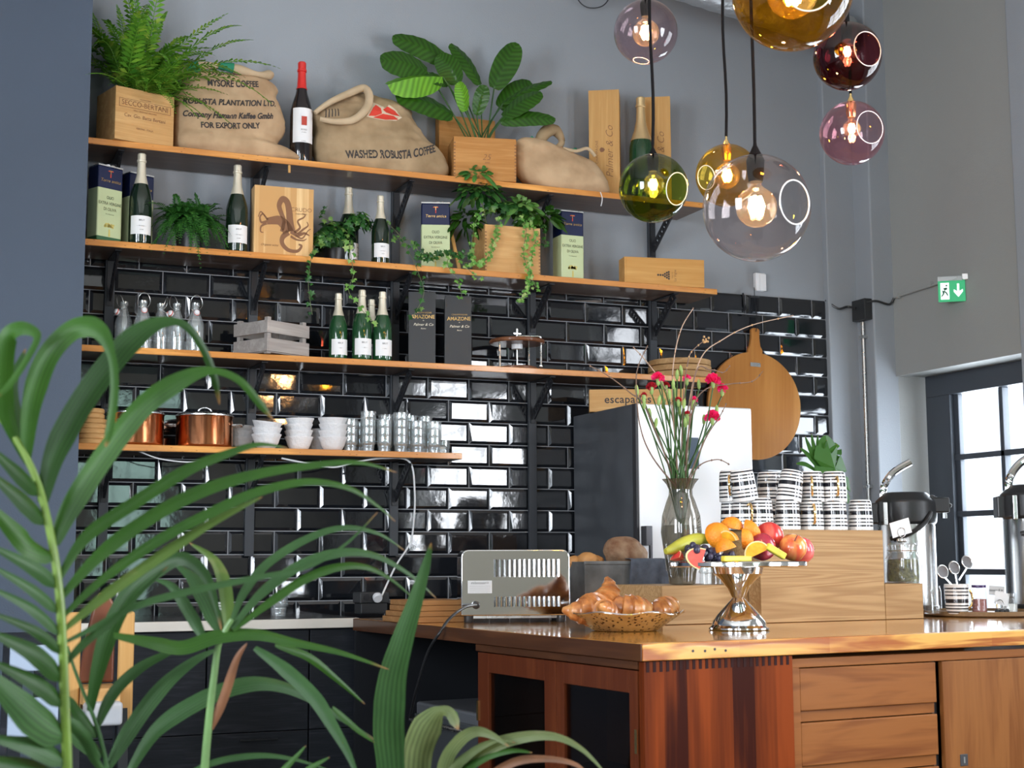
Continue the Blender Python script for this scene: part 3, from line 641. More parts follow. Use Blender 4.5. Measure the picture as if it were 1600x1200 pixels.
# grey slatted crate on shelf 3
M['greyw'] = wood('weathered grey wood', (.46, .42, .39), (.30, .27, .25), 'x', 1.2, .7)
t = thing('slatted_crate', 'weathered grey slatted wooden crate turned corner forward', 'crate', on2(3, 424, 551, -.195), R(28))
W, D = .225, .20
def crate_slats(nm, wz):
    for z0, z1 in wz:
        MB().box(-W/2, W/2, -D/2-.008, -D/2, z0, z1).build(nm, M['greyw'], t, smooth=0, bevel=.001)
        MB().box(-W/2, W/2, D/2, D/2+.008, z0, z1).build(nm, M['greyw'], t, smooth=0, bevel=.001)
        MB().box(-W/2-.008, -W/2, -D/2-.008, D/2+.008, z0, z1).build(nm, M['greyw'], t, smooth=0, bevel=.001)
        MB().box(W/2, W/2+.008, -D/2-.008, D/2+.008, z0, z1).build(nm, M['greyw'], t, smooth=0, bevel=.001)
crate_slats('slat', ((.008, .058), (.078, .126)))
t.scale = (1, 1, 1.12)
for a in (-1, 1):
    for b in (-1, 1): MB().box(a*(W/2-.012)-.010, a*(W/2-.012)+.010, b*(D/2-.012)-.010, b*(D/2-.012)+.010, 0, .140).build('corner_post', M['greyw'], t, smooth=0, bevel=.001)
MB().box(-W/2, W/2, -D/2, D/2, .004, .012).build('crate_floor', M['greyw'], t, smooth=0)
# wooden girolle-like serving stand
t = thing('cheese_press_stand', 'round wooden disc on steel legs with a crank arm', 'kitchen tool', on2(3, 808, 573, -.165))
wd = wood('dark walnut disc', (.26, .11, .05), (.13, .05, .025), 'x', 1, .35, .3)
MB().lathe([(.092, 0), (.096, .004), (.096, .014), (.092, .018)], 40).build('base_disc', wd, t)
MB().lathe([(.124, .128), (.129, .133), (.129, .142), (.124, .147)], 44).build('upper_disc', wd, t, loc=(.0, .0, 0))
MB().lathe([(.004, .018), (.004, .11), (.0001, .11)], 12).build('centre_rod', M['steel'], t)
MB().lathe([(.024, .104), (.026, .106), (.026, .1275), (.0001, .1275)], 24).build('hub', M['plastic_w'], t)
MB().tube(catmull([(.113, -.02, .019), (.113, -.02, .10), (.113, -.02, .155), (.102, -.02, .168), (.06, -.01, .168), (.008, 0, .168)], 5), .005, 8).build('crank_arm', M['steel'], t)
MB().tube([(-.10, -.03, .012), (-.10, -.03, .128)], .0055, 8).build('leg', M['steel'], t); MB().tube([(.09, .07, .012), (.09, .07, .128)], .0055, 8).build('leg', M['steel'], t)
MB().lathe([(.0001, .147), (.007, .147), (.007, .20), (.004, .204), (.0001, .204)], 12).build('clamp_screw', M['steel'], t)
MB().tube([(-.018, 0, .178), (.018, 0, .178)], .005, 8).build('wing_nut', M['chrome'], t)
MB().lathe([(.008, 0), (.010, .004), (.010, .010), (.0001, .012)], 12, Matrix.Translation((.098, -.05, .016))).build('knob', M['chrome'], t)
# stacked round bamboo frames on the right end of shelf 3
for i in range(3):
    t = MB().lathe([(.150-.002*i, .031*i), (.156-.002*i, .031*i+.003), (.156-.002*i, .031*i+.027), (.150-.002*i, .0302*(i+1)), (.140, .0302*(i+1)), (.140, .031*i+.006), (.0001, .031*i+.006)], 48).build('bamboo_steamer', M['bamboo'] if 'bamboo' in M else M.setdefault('bamboo', wood('aged bamboo', (.52, .33, .155), (.33, .19, .08), 'x', 1.5, .5)), loc=on2(3, 1062, 590, -.166))
    tag(t, ('round bamboo steamer tray at the bottom of its stack, resting on the shelf', 'round bamboo steamer tray in the middle of its stack', 'round bamboo steamer tray topmost of its stack above the white fridge')[i], 'steamer', 'stacked bamboo steamers')
# board and box on the fridge
p = atz(921, 645, 1.8165); p = Vector((p.x, max(-.40, min(-.24, p.y)), 0)); ar_ = R(-25); p.x = aty(921, 645, p.y).x
t = closed_box('lettered_wine_box', 'pale wooden box with black lettering lying on top of the fridge', 'box', (p.x+.225*math.cos(ar_)-.06*math.sin(ar_), p.y+.225*math.sin(ar_)+.06*math.cos(ar_), 1.8165), ar_, .45, .12, .105, M['pine_l'], groove=False)
MB().box(-.215, .215, -.0616, -.060, .012, .093).build('lid', M['pine_l'], t, smooth=0)
text('lettering', 'escapades', .052, M['ink'], t, (-.045, -.0622, .056), offset=.0006, sp=1.05)
# pieces on shelf 4 ------------------------------------------------
def pot(loc, label, s=1, rz=0):
    t = thing('copper_pot', label, 'pot', loc, rz, 'copper pots on the lowest shelf')
    MB().lathe([(.108*s, 0), (.116*s, .006), (.118*s, .012), (.118*s, .128*s), (.121*s, .133*s), (.116*s, .133*s), (.114*s, .010), (.0001, .008)], 56).build('pot_body', M['copper'], t)
    MB().lathe([(.122*s, .1335*s), (.122*s, .139*s), (.112*s, .146*s), (.06*s, .153*s), (.0001, .155*s)], 48).build('lid', M['steel'], t)
    MB().tube([(.0+.028*math.cos(a), 0, .154*s+.020*math.sin(a)) for a in [PI*i/10 for i in range(11)]], .004, 8).build('lid_handle', M['steel'], t)
    for d in (-1, 1):
        MB().tube(catmull([(d*.116*s, -.035, .098*s), (d*.150*s, -.036, .099*s), (d*.160*s, -.02, .099*s), (d*.160*s, .02, .099*s), (d*.150*s, .036, .099*s), (d*.116*s, .035, .098*s)], 4), .0042, 8).build('side_handle', M['steel'], t)
    return t
pot(on2(4, 319, 694, -.170), 'copper pot with steel lid standing beside the white bowls', 1.0, R(-15))
pot(on2(4, 210, 690, -.165), 'copper pot further left, partly hidden by a palm leaf', 1.0, R(68))
# stack of thin wooden coasters, left
bx = on2(4, 143, 688, -.2)
for i in range(7):
    r_ = .075-.0045*i
    t = MB().lathe([(r_-.004, 0), (r_, .004), (r_, .016), (r_-.004, .0208)], 32).build('wooden_coaster', M['pine_l'], loc=bx+Vector((.004*math.sin(i*2.1), .003*math.cos(i*1.7), .0212*i)))
    tag(t, 'round pale wood coaster in the leaning pile by the partition, %s' % ('lowest', 'second from the bottom', 'third from the bottom', 'middle one', 'third from the top', 'second from the top', 'topmost')[i], 'coaster', 'pile of round wooden coasters')
M['bowl'] = pbr('matt white dimpled porcelain', (.74, .74, .75), .45, bump=.5, scale=60)
def bowl_mesh():
    m = MB(); m.lathe([(.020, 0), (.030, .001), (.0405, .010), (.0480, .024), (.0530, .040), (.0600, .056), (.0605, .0590), (.0580, .0590), (.0505, .040), (.0450, .024), (.037, .012), (.0001, .006)], 36); return m
bowl = bowl_mesh().build('white_bowl', M['bowl']); tag(bowl, '', 'bowl', 'stacked white bowls'); first = True
for px, y, n, nm, sc in ((375, -.10, 3, 'rear stack nearest the copper pot'), (416, -.24, 1, 'front stack beside the copper pot'), (467, -.20, 4, 'stack in the middle of the shelf'), (500, -.085, 3, 'rear stack before the tumblers'), (520, -.215, 4, 'stack right before the tumblers')) and [(375, -.09, 3, 'rear stack nearest the copper pot', .98), (416, -.235, 3, 'front stack beside the copper pot', 1.06), (467, -.175, 4, 'middle stack of bowls', 1.03), (495, -.075, 3, 'rear stack half hidden before the tumblers', .95), (520, -.205, 4, 'stack standing right beside the tumblers', 1.05)]:
    base = on2(4, px, 698, y)
    for i in range(n):
        o_ = ('lowest', 'second', 'third', 'topmost')[i] if n == 4 else ('lowest', 'middle', 'topmost')[i]
        tilt = (R(7), R(4), 0) if (px == 416 and i == n-1) else ((R(rnd.uniform(-1.5, 1.5)), R(rnd.uniform(-1.5, 1.5)), rnd.uniform(0, 6)) if i else (0, 0, 0))
        place(bowl, first, base+Vector((rnd.uniform(-.0015, .0015)*i, 0, .0262*sc*i)), tilt, 'white dimpled bowl, %s in the %s' % (o_, nm), sc); first = False
tum = MB().lathe([(.024, .0), (.0265, .002), (.0270, .012), (.0262, .018), (.0285, .024), (.0275, .030), (.0325, .036), (.0345, .042), (.0330, .060), (.0345, .072), (.0325, .072), (.0310, .055), (.0320, .042), (.0255, .030), (.024, .012), (.0001, .010)], 28).build('glass_tumbler', M['clear2']); tag(tum, '', 'glass', 'stacked glass tumblers'); first = True
cols = [(547, -.20, 3), (562, -.10, 3), (575, -.215, 4), (600, -.215, 3), (602, -.10, 4), (626, -.22, 4), (640, -.10, 4), (652, -.215, 3), (664, -.10, 4), (678, -.215, 3), (692, -.09, 1)]
for q, (px, y, n) in enumerate(cols):
    base = on2(4, px, 703, y); fr_ = 'front' if y < -.15 else 'back'
    for i in range(n):
        lev = ('bottom', 'second', 'third', 'top')[i] if n > 1 else 'single'
        place(tum, first, base+Vector((0, 0, .0355*i)), rnd.uniform(0, 3), 'clear tumbler, %s of column %s in the %s row counted from the bowls' % (lev, ('one', 'one', 'two', 'three', 'two', 'four', 'three', 'five', 'four', 'six', 'five')[q], fr_)); first = False
# swing top bottles on shelf 3
def swing(loc, rz, label, first_=[None]):
    if first_[0] is None:
        t = thing('swing_top_bottle', label, 'bottle', loc, rz, 'clear swing top bottles')
        MB().lathe([(.028, .003), (.035, 0), (.037, .006), (.037, .108), (.035, .122), (.026, .148), (.016, .172), (.0145, .188), (.017, .192), (.017, .204), (.014, .205), (.0125, .19), (.014, .172), (.024, .146), (.033, .12), (.035, .10), (.034, .010), (.0001, .008)], 26).build('bottle_body', M['clear2'], t)
        MB().lathe([(.0001, .0), (.011, .001), (.012, .012), (.008, .018), (.0001, .019)], 16, Matrix.Translation((0, -.024, .158)) @ Matrix.Rotation(R(70), 4, 'X')).build('stopper', M['plastic_w'], t)
        MB().lathe([(.0095, 0), (.0130, .002), (.0130, .005), (.0095, .007)], 16, Matrix.Translation((0, -.030, .160)) @ Matrix.Rotation(R(70), 4, 'X')).build('rubber_seal', M['red'], t)
        MB().tube(catmull([(-.019, 0, .180), (-.026, -.016, .196), (-.018, -.024, .222), (0, -.026, .232), (.018, -.024, .222), (.026, -.016, .196), (.019, 0, .180), (.010, -.028, .164), (-.010, -.028, .164)], 5), .0014, 6, closed=True).build('wire_bail', M['steel'], t)
        t.scale = (1, 1, 1.06); first_[0] = t; return t
    return place(first_[0], False, loc, rz, label)
for px, y, rz, l in ((192, -.12, R(-70), 'swing top bottle at the left end of the row by the upright'), (222, -.18, 0, 'second swing top bottle from the left, stopper facing front'), (250, -.13, R(70), 'middle swing top bottle with its stopper hanging right'), (275, -.16, R(-60), 'fourth swing top bottle from the left'), (304, -.20, 0, 'swing top bottle at the right end of its row, set a little apart')):
    swing(on2(3, px, 545, y), rz, l)
# wiring under shelf 4 and socket tower on the counter
cord = catmull([aty(440, 716, -.25), aty(470, 722, -.24), aty(520, 730, -.23), aty(556, 722, -.25), aty(600, 716, -.26), aty(640, 722, -.25), aty(648, 770, -.22), aty(646, 820, -.18), aty(640, 850, -.16), aty(618, 885, -.20), aty(596, 932, -.27)], 8)
t = MB().tube(cord, .0042, 8).build('white_power_cord', M['plastic_w']); tag(t, 'white power cord hanging below the lowest shelf down to the socket block', 'cord')
MB().lathe([(.0001, 0), (.018, 0), (.021, .006), (.021, .02), (.012, .034), (.0001, .036)], 20, Matrix.Translation(aty(591, 936, -.285)) @ Matrix.Rotation(R(-60), 4, 'X')).build('plug', M['plastic_w'], t)
t = MB().tube(catmull([aty(180, 699, -.25), aty(215, 705, -.25), aty(250, 717, -.25), aty(300, 722, -.25), aty(345, 714, -.25)], 6), .003, 6).build('white_lead', M['plastic_w']); tag(t, 'short white lead sagging under the shelf below the copper pots', 'cord')
p = aty(580, 965, -.22); t = thing('socket_block', 'black socket block standing on the counter with a white plug', 'socket', (p.x, -.24, .9026), R(4))
MB().box(-.062, .062, -.02, .06, 0, .045).box(-.068, .068, -.025, .065, .045, .092).build('socket_body', M['plastic_k'], t, smooth=0, bevel=.004)
for a in (-.038, -.004): MB().lathe([(.014, 0), (.014, .002), (.0001, .002)], 18, Matrix.Translation((a, -.025, .070)) @ Matrix.Rotation(R(90), 4, 'X')).build('socket', M['black'], t)
# small things on the back counter
g = place(tum, False, atz(435, 960, .9026), 0, 'ribbed clear glass standing alone on the back counter', (1.15, 1.15, 1.25)); g.name = 'glass_tumbler'; g['group'] = ''; del g['group']; g.location.y = -.40; g.location.x = aty(435, 950, -.40).x
p = aty(345, 945, -.35); t = MB().lathe([(.022, 0), (.030, .002), (.033, .06), (.030, .06), (.027, .006), (.0001, .005)], 24).build('espresso_cup', M['white'], loc=(p.x, -.35, .9026)); tag(t, 'small white striped cup on the back counter behind the palm', 'cup')
for z in (.012, .026, .040, .052): MB().lathe([(.0312+z*.03, z), (.0314+z*.03, z+.003)], 24, cap=False).build('stripe', M['ink'], t)
p = aty(185, 930, -.22); t = thing('soap_dispenser', 'slim steel pump bottle on the back counter behind the palm', 'bottle', (p.x, -.22, .9026))
MB().lathe([(.024, 0), (.026, .004), (.026, .13), (.014, .145), (.010, .16), (.0001, .16)], 20).build('bottle_body', M['steel'], t)
MB().tube([(0, 0, .15), (0, 0, .235)], .006).tube([(0, 0, .23), (.02, -.03, .233)], .008).build('pump', M['plastic_k'], t)
# cutting boards stacked at the bar end
z = .9
for i, (w_, d_, dx, dz, l) in enumerate(((.24, .24, 0, .022, 'rough wooden board at the bottom of the stack beside the toaster'), (.24, .22, .002, .020, 'wooden board second from the bottom in the stack beside the toaster'), (.226, .22, .008, .021, 'wooden board third in the stack beside the toaster'), (.228, .22, .008, .020, 'topmost wooden board in the stack beside the toaster'))):
    p = atz(673, 973, .9)
    t = MB().box(-w_/2, w_/2, 0, d_, 0, dz-.0008).build('cutting_board', wood('board wood %d' % i, (.50, .27, .11), (.30, .14, .05), 'x', 1+i*.1, .5), loc=(p.x+.02+dx, p.y, z), rot=(0, 0, R(3-i)), smooth=0, bevel=.003); tag(t, l, 'board', 'wooden boards stacked by the toaster'); z += dz
# hanging pizza board on the tiles
pc = aty(1180, 640, -.04); Rb = .276
t = thing('pizza_board', 'large round golden brown wooden board hanging on the black tiles', 'board', (pc.x, -.022, pc.z+.02), 0, rot=(0, R(2), 0))
ol = []
for i in range(73):
    a = R(90)+R(9)+ (2*PI-R(18))*i/72; ol.append((Rb*math.cos(a), Rb*math.sin(a)))
hx = [(.044, Rb+.01), (.030, Rb+.035), (.024, Rb+.075), (.025, Rb+.115), (.014, Rb+.125), (-.014, Rb+.125), (-.025, Rb+.115), (-.024, Rb+.075), (-.030, Rb+.035), (-.044, Rb+.01)]
MB().poly(ol+hx, 0, .018, Matrix.Rotation(R(90), 4, 'X')).build('round_board', wood('golden beech board', (.50, .235, .065), (.35, .14, .032), 'z', .55, .3, .3, ring=1.2), t, smooth=30, bevel=.002)
MB().box(-.030, .030, -.0200, -.0183, Rb-.075, Rb-.055).build('name_plate', M['steel'], t, smooth=0)
MB().tube(catmull([(0, -.022, Rb+.105), (.006, -.024, Rb+.16), (.002, -.010, Rb+.26), (0, -.002, Rb+.34)], 6), .002, 6).build('hanging_cord', M['black'], t)
t = MB().tube(catmull([aty(1161, 458, -.012), aty(1163, 476, -.020), aty(1166, 482, -.022), aty(1160, 487, -.03)], 4), .005, 8).build('wall_hook', M['black']); tag(t, 'dark hook above the big round board', 'hook')
# ================================================================== ON THE BAR
ZT = .90
def bar(px, py, z=ZT): return atz(px, py, z)
def fix_v(px, v, z=ZT):                # point on the bar at island depth v seen at column px
    a, b = isl(0, v), isl(1, v); best = None
    lo, hi = -.5, 4.0
    for _ in range(40):
        m = (lo+hi)/2; p = isl(m, v, z); q = (p-CAM); x = 800+FPX*q.dot(_A)/q.dot(_F)
        if x < px: lo = m
        else: hi = m
    return isl(lo, v, z)
def atu(px, py, u): d = ray(px, py); ud = Vector((math.cos(IR), math.sin(IR), 0)); return CAM+d*((u-(CAM-IA).dot(ud))/d.dot(ud))
# toaster
tp = bar(806, 973)
VT = (MI.inverted() @ Vector((tp.x, tp.y, 0))).y
t = thing('toaster', 'polished chrome multi slot toaster seen from its slotted back', 'toaster', tuple(tp), R(-17))
TW_, TD_, TH_ = .405, .21, .268
ol = []; rr_ = .028
for cx, cz, a0 in ((TW_/2-rr_, .026+.006, -90), (TW_/2-rr_, TH_-rr_, 0), (-TW_/2+rr_, TH_-rr_, 90), (-TW_/2+rr_, .026+.006, 180)):
    r1 = rr_ if cz > .1 else .006
    for k_ in range(7): a = R(a0+90*k_/6); ol.append(((cx if cz > .1 else math.copysign(TW_/2-.006, cx))+r1*math.cos(a), cz+r1*math.sin(a)))
MB().poly(ol, 0, -TD_, Matrix.Rotation(R(90), 4, 'X')).build('toaster_body', M['chrome'], t, smooth=40, bevel=.004, seg=3)
sl = MB()
def vent(m, x, z0, z1, y=-.0005, r=.0058): m.tube([(x, y, z0), (x, y, z1)], r, 8)
for i in range(14): vent(sl, -.075+i*.0182, .168, .232)
sl.build('vent_ribs', M['chrome'], t); sl = MB()
for i in range(14): vent(sl, -.075+i*.0182, .058, .096)
sl.build('vent_ribs', M['chrome'], t)
for z0, z1 in ((.170, .230), (.060, .094)):
    ds = MB()
    for i in range(13): ds.box(-.066+i*.0182-.0018, -.066+i*.0182+.0018, -.0012, -.0004, z0, z1)
    ds.build('vent_slots', M['plastic_k'], t, smooth=0)
lb = MB().box(-.178, -.088, -.0012, -.0004, .108, .155).build('rating_label', pbr('silver label', (.55, .56, .57), .5), t, smooth=0)
text('lettering', 'milantoast', .013, M['ink'], lb, (-.140, -.0014, .146), shear=.3); text('lettering', 'CE', .009, M['ink'], lb, (-.106, -.0014, .146))
ln = MB()
for i in range(4): ln.box(-.172, -.094, -.0017, -.0013, .113+i*.007, .1136+i*.007)
ln.build('label_lines', M['ink'], lb, smooth=0)
MB().box(-TW_/2+.03, TW_/2-.03, .02, TD_-.02, .016, .0259).build('crumb_tray', M['steel'], t, smooth=0)
for a in (-1, 1):
    for b in (.025, TD_-.025): MB().lathe([(.016, 0), (.018, .004), (.018, .0255), (.0001, .0255)], 18, Matrix.Translation((a*(TW_/2-.03), b, 0))).build('foot', M['plastic_k'], t)
MB().lathe([(.015, 0), (.015, .012), (.010, .02), (.0001, .021)], 18, Matrix.Translation((-.148, -.0004, .066)) @ Matrix.Rotation(R(90), 4, 'X')).build('cord_grommet', M['plastic_k'], t)
for i in range(4): MB().box(-.15+i*.085, -.11+i*.085, .04, TD_-.04, TH_-.0003, TH_+.0006).build('bread_slot', M['plastic_k'], t, smooth=0)
tm = Matrix.Translation(tp) @ Matrix.Rotation(R(-17), 4, 'Z')
c0 = tm @ Vector((-.148, -.022, .066))
ctm = tm.inverted(); MB().tube([ctm @ v for v in catmull([c0, c0.lerp(atu(688, 986, -.035), .35)+Vector((0, 0, .022)), c0.lerp(atu(688, 986, -.035), .75)+Vector((0, 0, .020)), atu(686, 990, -.035), atu(668, 1020, -.04), atu(652, 1072, -.03), atu(644, 1105, .01), atu(640, 1125, .06)], 8)], .0052, 8).build('power_cord', M['plastic_k'], t)

# zinc bin with bread and a cloth
zp = fix_v(957, VT+.42); ZB = ZT
t = thing('zinc_bin', 'grey zinc trough holding bread behind the croissants', 'bin', tuple(zp), R(0))
zinc = pbr('mottled zinc', (.26, .275, .28), .5, .5, var=.5, scale=7, rvar=.3)
m = MB(); W, D, H = .37, .24, .222
for x0, x1, y0_, y1_ in ((-W/2, W/2, -D/2, -D/2+.004), (-W/2, W/2, D/2-.004, D/2), (-W/2, -W/2+.004, -D/2+.004, D/2-.004), (W/2-.004, W/2, -D/2+.004, D/2-.004)): m.box(x0, x1, y0_, y1_, 0, H)
m.box(-W/2+.004, W/2-.004, -D/2+.004, D/2-.004, 0, .004); m.build('bin_body', zinc, t, smooth=0, bevel=.001)
MB().box(-W/2-.004, W/2+.004, -D/2-.004, -D/2, H-.012, H+.002).build('rolled_rim', zinc, t, smooth=0, bevel=.002)
# bread
M['crust'] = pbr('dark floury bread crust', (.16, .06, .025), .8, col2=(.42, .28, .17), scale=14, bump=.9, bscale=30)
M['roll'] = pbr('golden bread roll', (.62, .30, .10), .55, var=.25, scale=10, bump=.3)
def blob(c, r, sc, mat, name, label, cat, rot=(0, 0, 0), bump=.12, freq=3, group=None, seed=0, flat=None, n=32, m_=20):
    mb = MB(); mb.ball((0, 0, 0), r, n, m_, sc)
    for v in mb.v:
        k_ = 1+bump*noise.noise(v*(freq/r)+Vector((seed, seed*2.3, 0))); v *= k_
        if flat is not None and v.z < flat: v.z = flat
    o = mb.build(name, mat, loc=c, rot=rot, smooth=60)
    return tag(o, label, cat, group)
blob(zp+Vector((.065, 0, .250)), .096, (1.0, .8, .78), M['crust'], 'bread_loaf', 'dark crusty loaf of bread standing in the zinc trough', 'bread', (0, R(18), 0), seed=1)
blob(zp+Vector((-.115, 0, .228)), .046, (1, 1, .72), M['roll'], 'bread_roll', 'round golden roll left of the dark loaf in the zinc trough', 'bread', seed=2)
blob(zp+Vector((-.055, .05, .220)), .040, (1, 1, .75), M['roll'], 'bread_roll', 'smaller roll between the golden roll and the dark loaf', 'bread', seed=3)
blob(zp+Vector((-.16, .03, .218)), .038, (1, 1, .75), M['roll'], 'bread_roll', 'roll peeking out at the toaster end of the zinc trough', 'bread', seed=4)
cl = MB(); vs = []; nx, nz = 26, 22
for j in range(nz):
    s_ = j/(nz-1)*.30
    for i in range(nx):
        u = i/(nx-1); x = .02+u*.185
        if s_ < .07: y, z = -D/2-.006+(.07-s_), H+.010
        else: y, z = -D/2-.012-.006*math.sin(u*14)*(s_-.05)*5, H+.008-(s_-.07)*(1-.12*u)
        vs.append((x-(s_-.07)*.12*(1-u), y-.003*math.sin(u*19+s_*9), z+.0012*math.sin(u*25)))
cl._add(vs, [(j*nx+i, j*nx+i+1, (j+1)*nx+i+1, (j+1)*nx+i) for j in range(nz-1) for i in range(nx-1)])
o = cl.build('linen_cloth', pbr('slate grey linen', (.09, .105, .135), .9, var=.2, scale=40, bump=.3, bscale=300), loc=tuple(zp), smooth=180, solid=.002); tag(o, 'slate grey linen cloth hanging over the edge of the zinc trough', 'cloth')

# oak risers
def v_of(px, py, z=ZT): p = atz(px, py, z); return (MI.inverted() @ Vector((p.x, p.y, 0)))
VB = v_of(1190, 974).y
def uof(px, v, z=ZT): p = fix_v(px, v, z); return (MI.inverted() @ p).x
def hof(px, py, v):                    # height seen at row py for the column px at island depth v
    p = fix_v(px, v); r_ = ray(px, py); t_ = (p-CAM).dot(Vector((math.cos(IR+PI/2), math.sin(IR+PI/2), 0)))/r_.dot(Vector((math.cos(IR+PI/2), math.sin(IR+PI/2), 0))); return (CAM+r_*t_).z
uL0, uB0, uB1, uR1 = uof(1053, VB), uof(1190, VB), uof(1384, VB), uof(1443, VB)
zB, zL, zR = hof(1290, 828, VB), hof(1110, 915, VB), hof(1410, 912, VB)
rz_ = thing('oak_riser', 'tall pale oak display block carrying the striped mugs', 'display block', tuple(isl(uB0, VB, ZT)), IR, 'oak display blocks')
MB().box(0, uB1-uB0, 0, .30, .001, zB-ZT).build('block', M['oak'], rz_, smooth=0, bevel=.002)
r2 = thing('oak_riser', 'low pale oak display block under the flower vase', 'display block', tuple(isl(uL0, VB+.07, ZT)), IR, 'oak display blocks')
MB().box(0, uB0-uL0-.003, .0, .36, .001, zL-ZT).build('block', M['oak'], r2, smooth=0, bevel=.002)
r3 = thing('oak_riser', 'low pale oak display block under the jar of olives', 'display block', tuple(isl(uB1+.002, VB, ZT)), IR, 'oak display blocks')
MB().box(0, uR1-uB1, .0, .30, .001, zR-ZT).build('block', M['oak'], r3, smooth=0, bevel=.002)

# striped mugs, upside down in two tiers
M['mugmat'], nt_, b_ = nodes('white glaze with black stripes'); tc = N(nt_, 'TexCoord'); sp = N(nt_, 'SeparateXYZ'); nt_.links.new(tc.outputs['Object'], sp.inputs[0])
mr = N(nt_, 'MapRange'); mr.inputs['From Min'].default_value = 0; mr.inputs['From Max'].default_value = .104; nt_.links.new(sp.outputs[2], mr.inputs['Value'])
st = [(0, (.78, .78, .77))]
for a, b in ((.12, .17), (.24, .28), (.35, .395), (.50, .63), (.70, .74), (.80, .84), (.91, .955)): st += [(a, (.012, .013, .02)), (b, (.78, .78, .77))]
rp = ramp(nt_, st); rp.color_ramp.interpolation = 'CONSTANT'; nt_.links.new(mr.outputs[0], rp.inputs[0]); nt_.links.new(rp.outputs[0], b_.inputs['Base Color']); b_.inputs['Roughness'].default_value = .12; b_.inputs['Coat Weight'].default_value = .5
mug = thing('striped_mug', '', 'mug', group='striped mugs stacked on the oak block')
MB().lathe([(.046, .0), (.0475, .002), (.0470, .03), (.0435, .085), (.041, .098), (.036, .104), (.0001, .104), ], 36, cap=False).lathe([(.0001, .098), (.034, .098), (.040, .085), (.0445, .03), (.046, .0)], 36, cap=False).build('mug_body', M['mugmat'], mug)
MB().tube(catmull([(.042, 0, .080), (.062, 0, .083), (.076, 0, .066), (.076, 0, .044), (.066, 0, .024), (.044, 0, .022)], 6), [.0045]*31, 8).build('mug_handle', M['gold'], mug)
mug_rows = [  # px centre, island depth, tier, tilt, handle angle, label
 (1146, .16, 0, 0, 60, 'striped mug at the left end of the lower tier, in the back'),
 (1162, .105, 0, 0, 262, 'striped mug in the lower tier with its gold handle turned forward beside the fruit'),
 (1189, .06, 0, 0, 60, 'striped mug in the lower tier right behind the orange pieces'),
 (1231, .06, 0, 0, 50, 'striped mug in the lower tier above the red apples'),
 (1268, .075, 0, 0, 246, 'striped mug in the lower tier with a bright gold handle facing us'),
 (1305, .06, 0, 0, 60, 'striped mug in the lower tier, second from the right end'),
 (1345, .06, 0, 0, 70, 'striped mug at the right end of the lower tier with none on top'),
 (1144, .16, 1, -2, 232, 'striped mug at the left end of the upper tier, gold handle facing front'),
 (1165, .09, 1, -8, 60, 'tilted striped mug leaning left in the upper tier'),
 (1202, .20, 1, 0, 60, 'striped mug set far back in the upper tier'),
 (1232, .065, 1, 10, 60, 'striped mug leaning strongly to the right in the upper tier'),
 (1269, .095, 1, 0, 236, 'striped mug in the upper tier showing a thin gold handle'),
 (1304, .065, 1, 0, 246, 'striped mug at the right end of the upper tier under the split leaf'),
 (1205, .20, 0, 0, 60, 'striped mug set far back in the lower tier'),
]
first = True
for px, dv, tier, tl, ha, l in mug_rows:
    p = fix_v(px, VB+dv, zB+.0005+tier*.106)
    place(mug, first, tuple(p), tuple((Matrix.Rotation(R(tl), 3, 'Y') @ Matrix.Rotation(R(ha), 3, 'Z')).to_euler()), l, (1, 1, 1.12)); first = False
# small bottles upside down behind the fruit
sg = MB().lathe([(.020, 0), (.023, .002), (.021, .040), (.026, .044), (.025, .072), (.023, .072), (.023, .046), (.018, .040), (.0001, .036)], 20).build('small_glass', M['clear']); tag(sg, '', 'glass', 'small glasses stacked by the mugs')
for q, (px, n) in enumerate(((1103, 2), (1121, 4))):
    for i in range(n):
        place(sg, q == 0 and i == 0, tuple(fix_v(px, VB+.12, zL+.001+.046*i+(0 if 1 else 0))), 0, 'small clear glass, number %s from below in the %s pile left of the mugs' % (('one', 'two', 'three', 'four')[i], ('shorter', 'taller')[q]))

# glass vase with carnations and twigs
vp = fix_v(1066, VB+.17, zL+.001)
vase = thing('flower_vase', 'cut glass vase filled with water, narrow neck and flared rim', 'vase', tuple(vp))
HV = .385
pr = [(.038, 0), (.048, .004), (.052, .04), (.066, .12), (.075, .19), (.070, .25), (.054, .30), (.044, .325), (.043, .345), (.052, .365), (.068, .384)]
MB().lathe(pr, 20).build('vase_body', thinglass('smoky cut glass', (.52, .50, .45), ior=1.5, refl=2.2, body=.07, bodycol=(.5, .47, .4)), vase, smooth=20)
MB().lathe([(.0001, .008)]+[(r-.004, z) for r, z in pr[1:5]]+[(.068, .215), (.0001, .215)], 20).build('vase_water', thinglass('cloudy water', (.66, .64, .56), ior=1.33, body=.16, bodycol=(.35, .33, .26)), vase, smooth=30)
gr = MB()
for i in range(10):
    a = 2*PI*i/10; pts = []
    for k_ in range(9):
        z = .05+k_*.024; r_ = .0665+.0085*math.sin((z-.05)/.2*PI*.9); r_ = .055+(z-.05)*.11 if z < .2 else .0725-(z-.2)*.25; a2 = a+.35*math.sin(k_*PI/4); pts.append(((r_+.001)*math.cos(a2), (r_+.001)*math.sin(a2), z))
    gr.tube(pts, .0016, 5)
gr.build('cut_pattern', M['clear2'], vase)
bq = thing('carnation_bouquet', 'pink carnations, green buds and bare twigs standing in the glass vase', 'flowers', tuple(vp))
M['stem'] = leafmat('dull green stem', (.02, .06, .02), (.05, .12, .03), .05, .5); M['twig'] = pbr('brown twig', (.16, .10, .07), .7, var=.3, scale=30); M['twig_l'] = pbr('pale twig', (.42, .30, .22), .6)
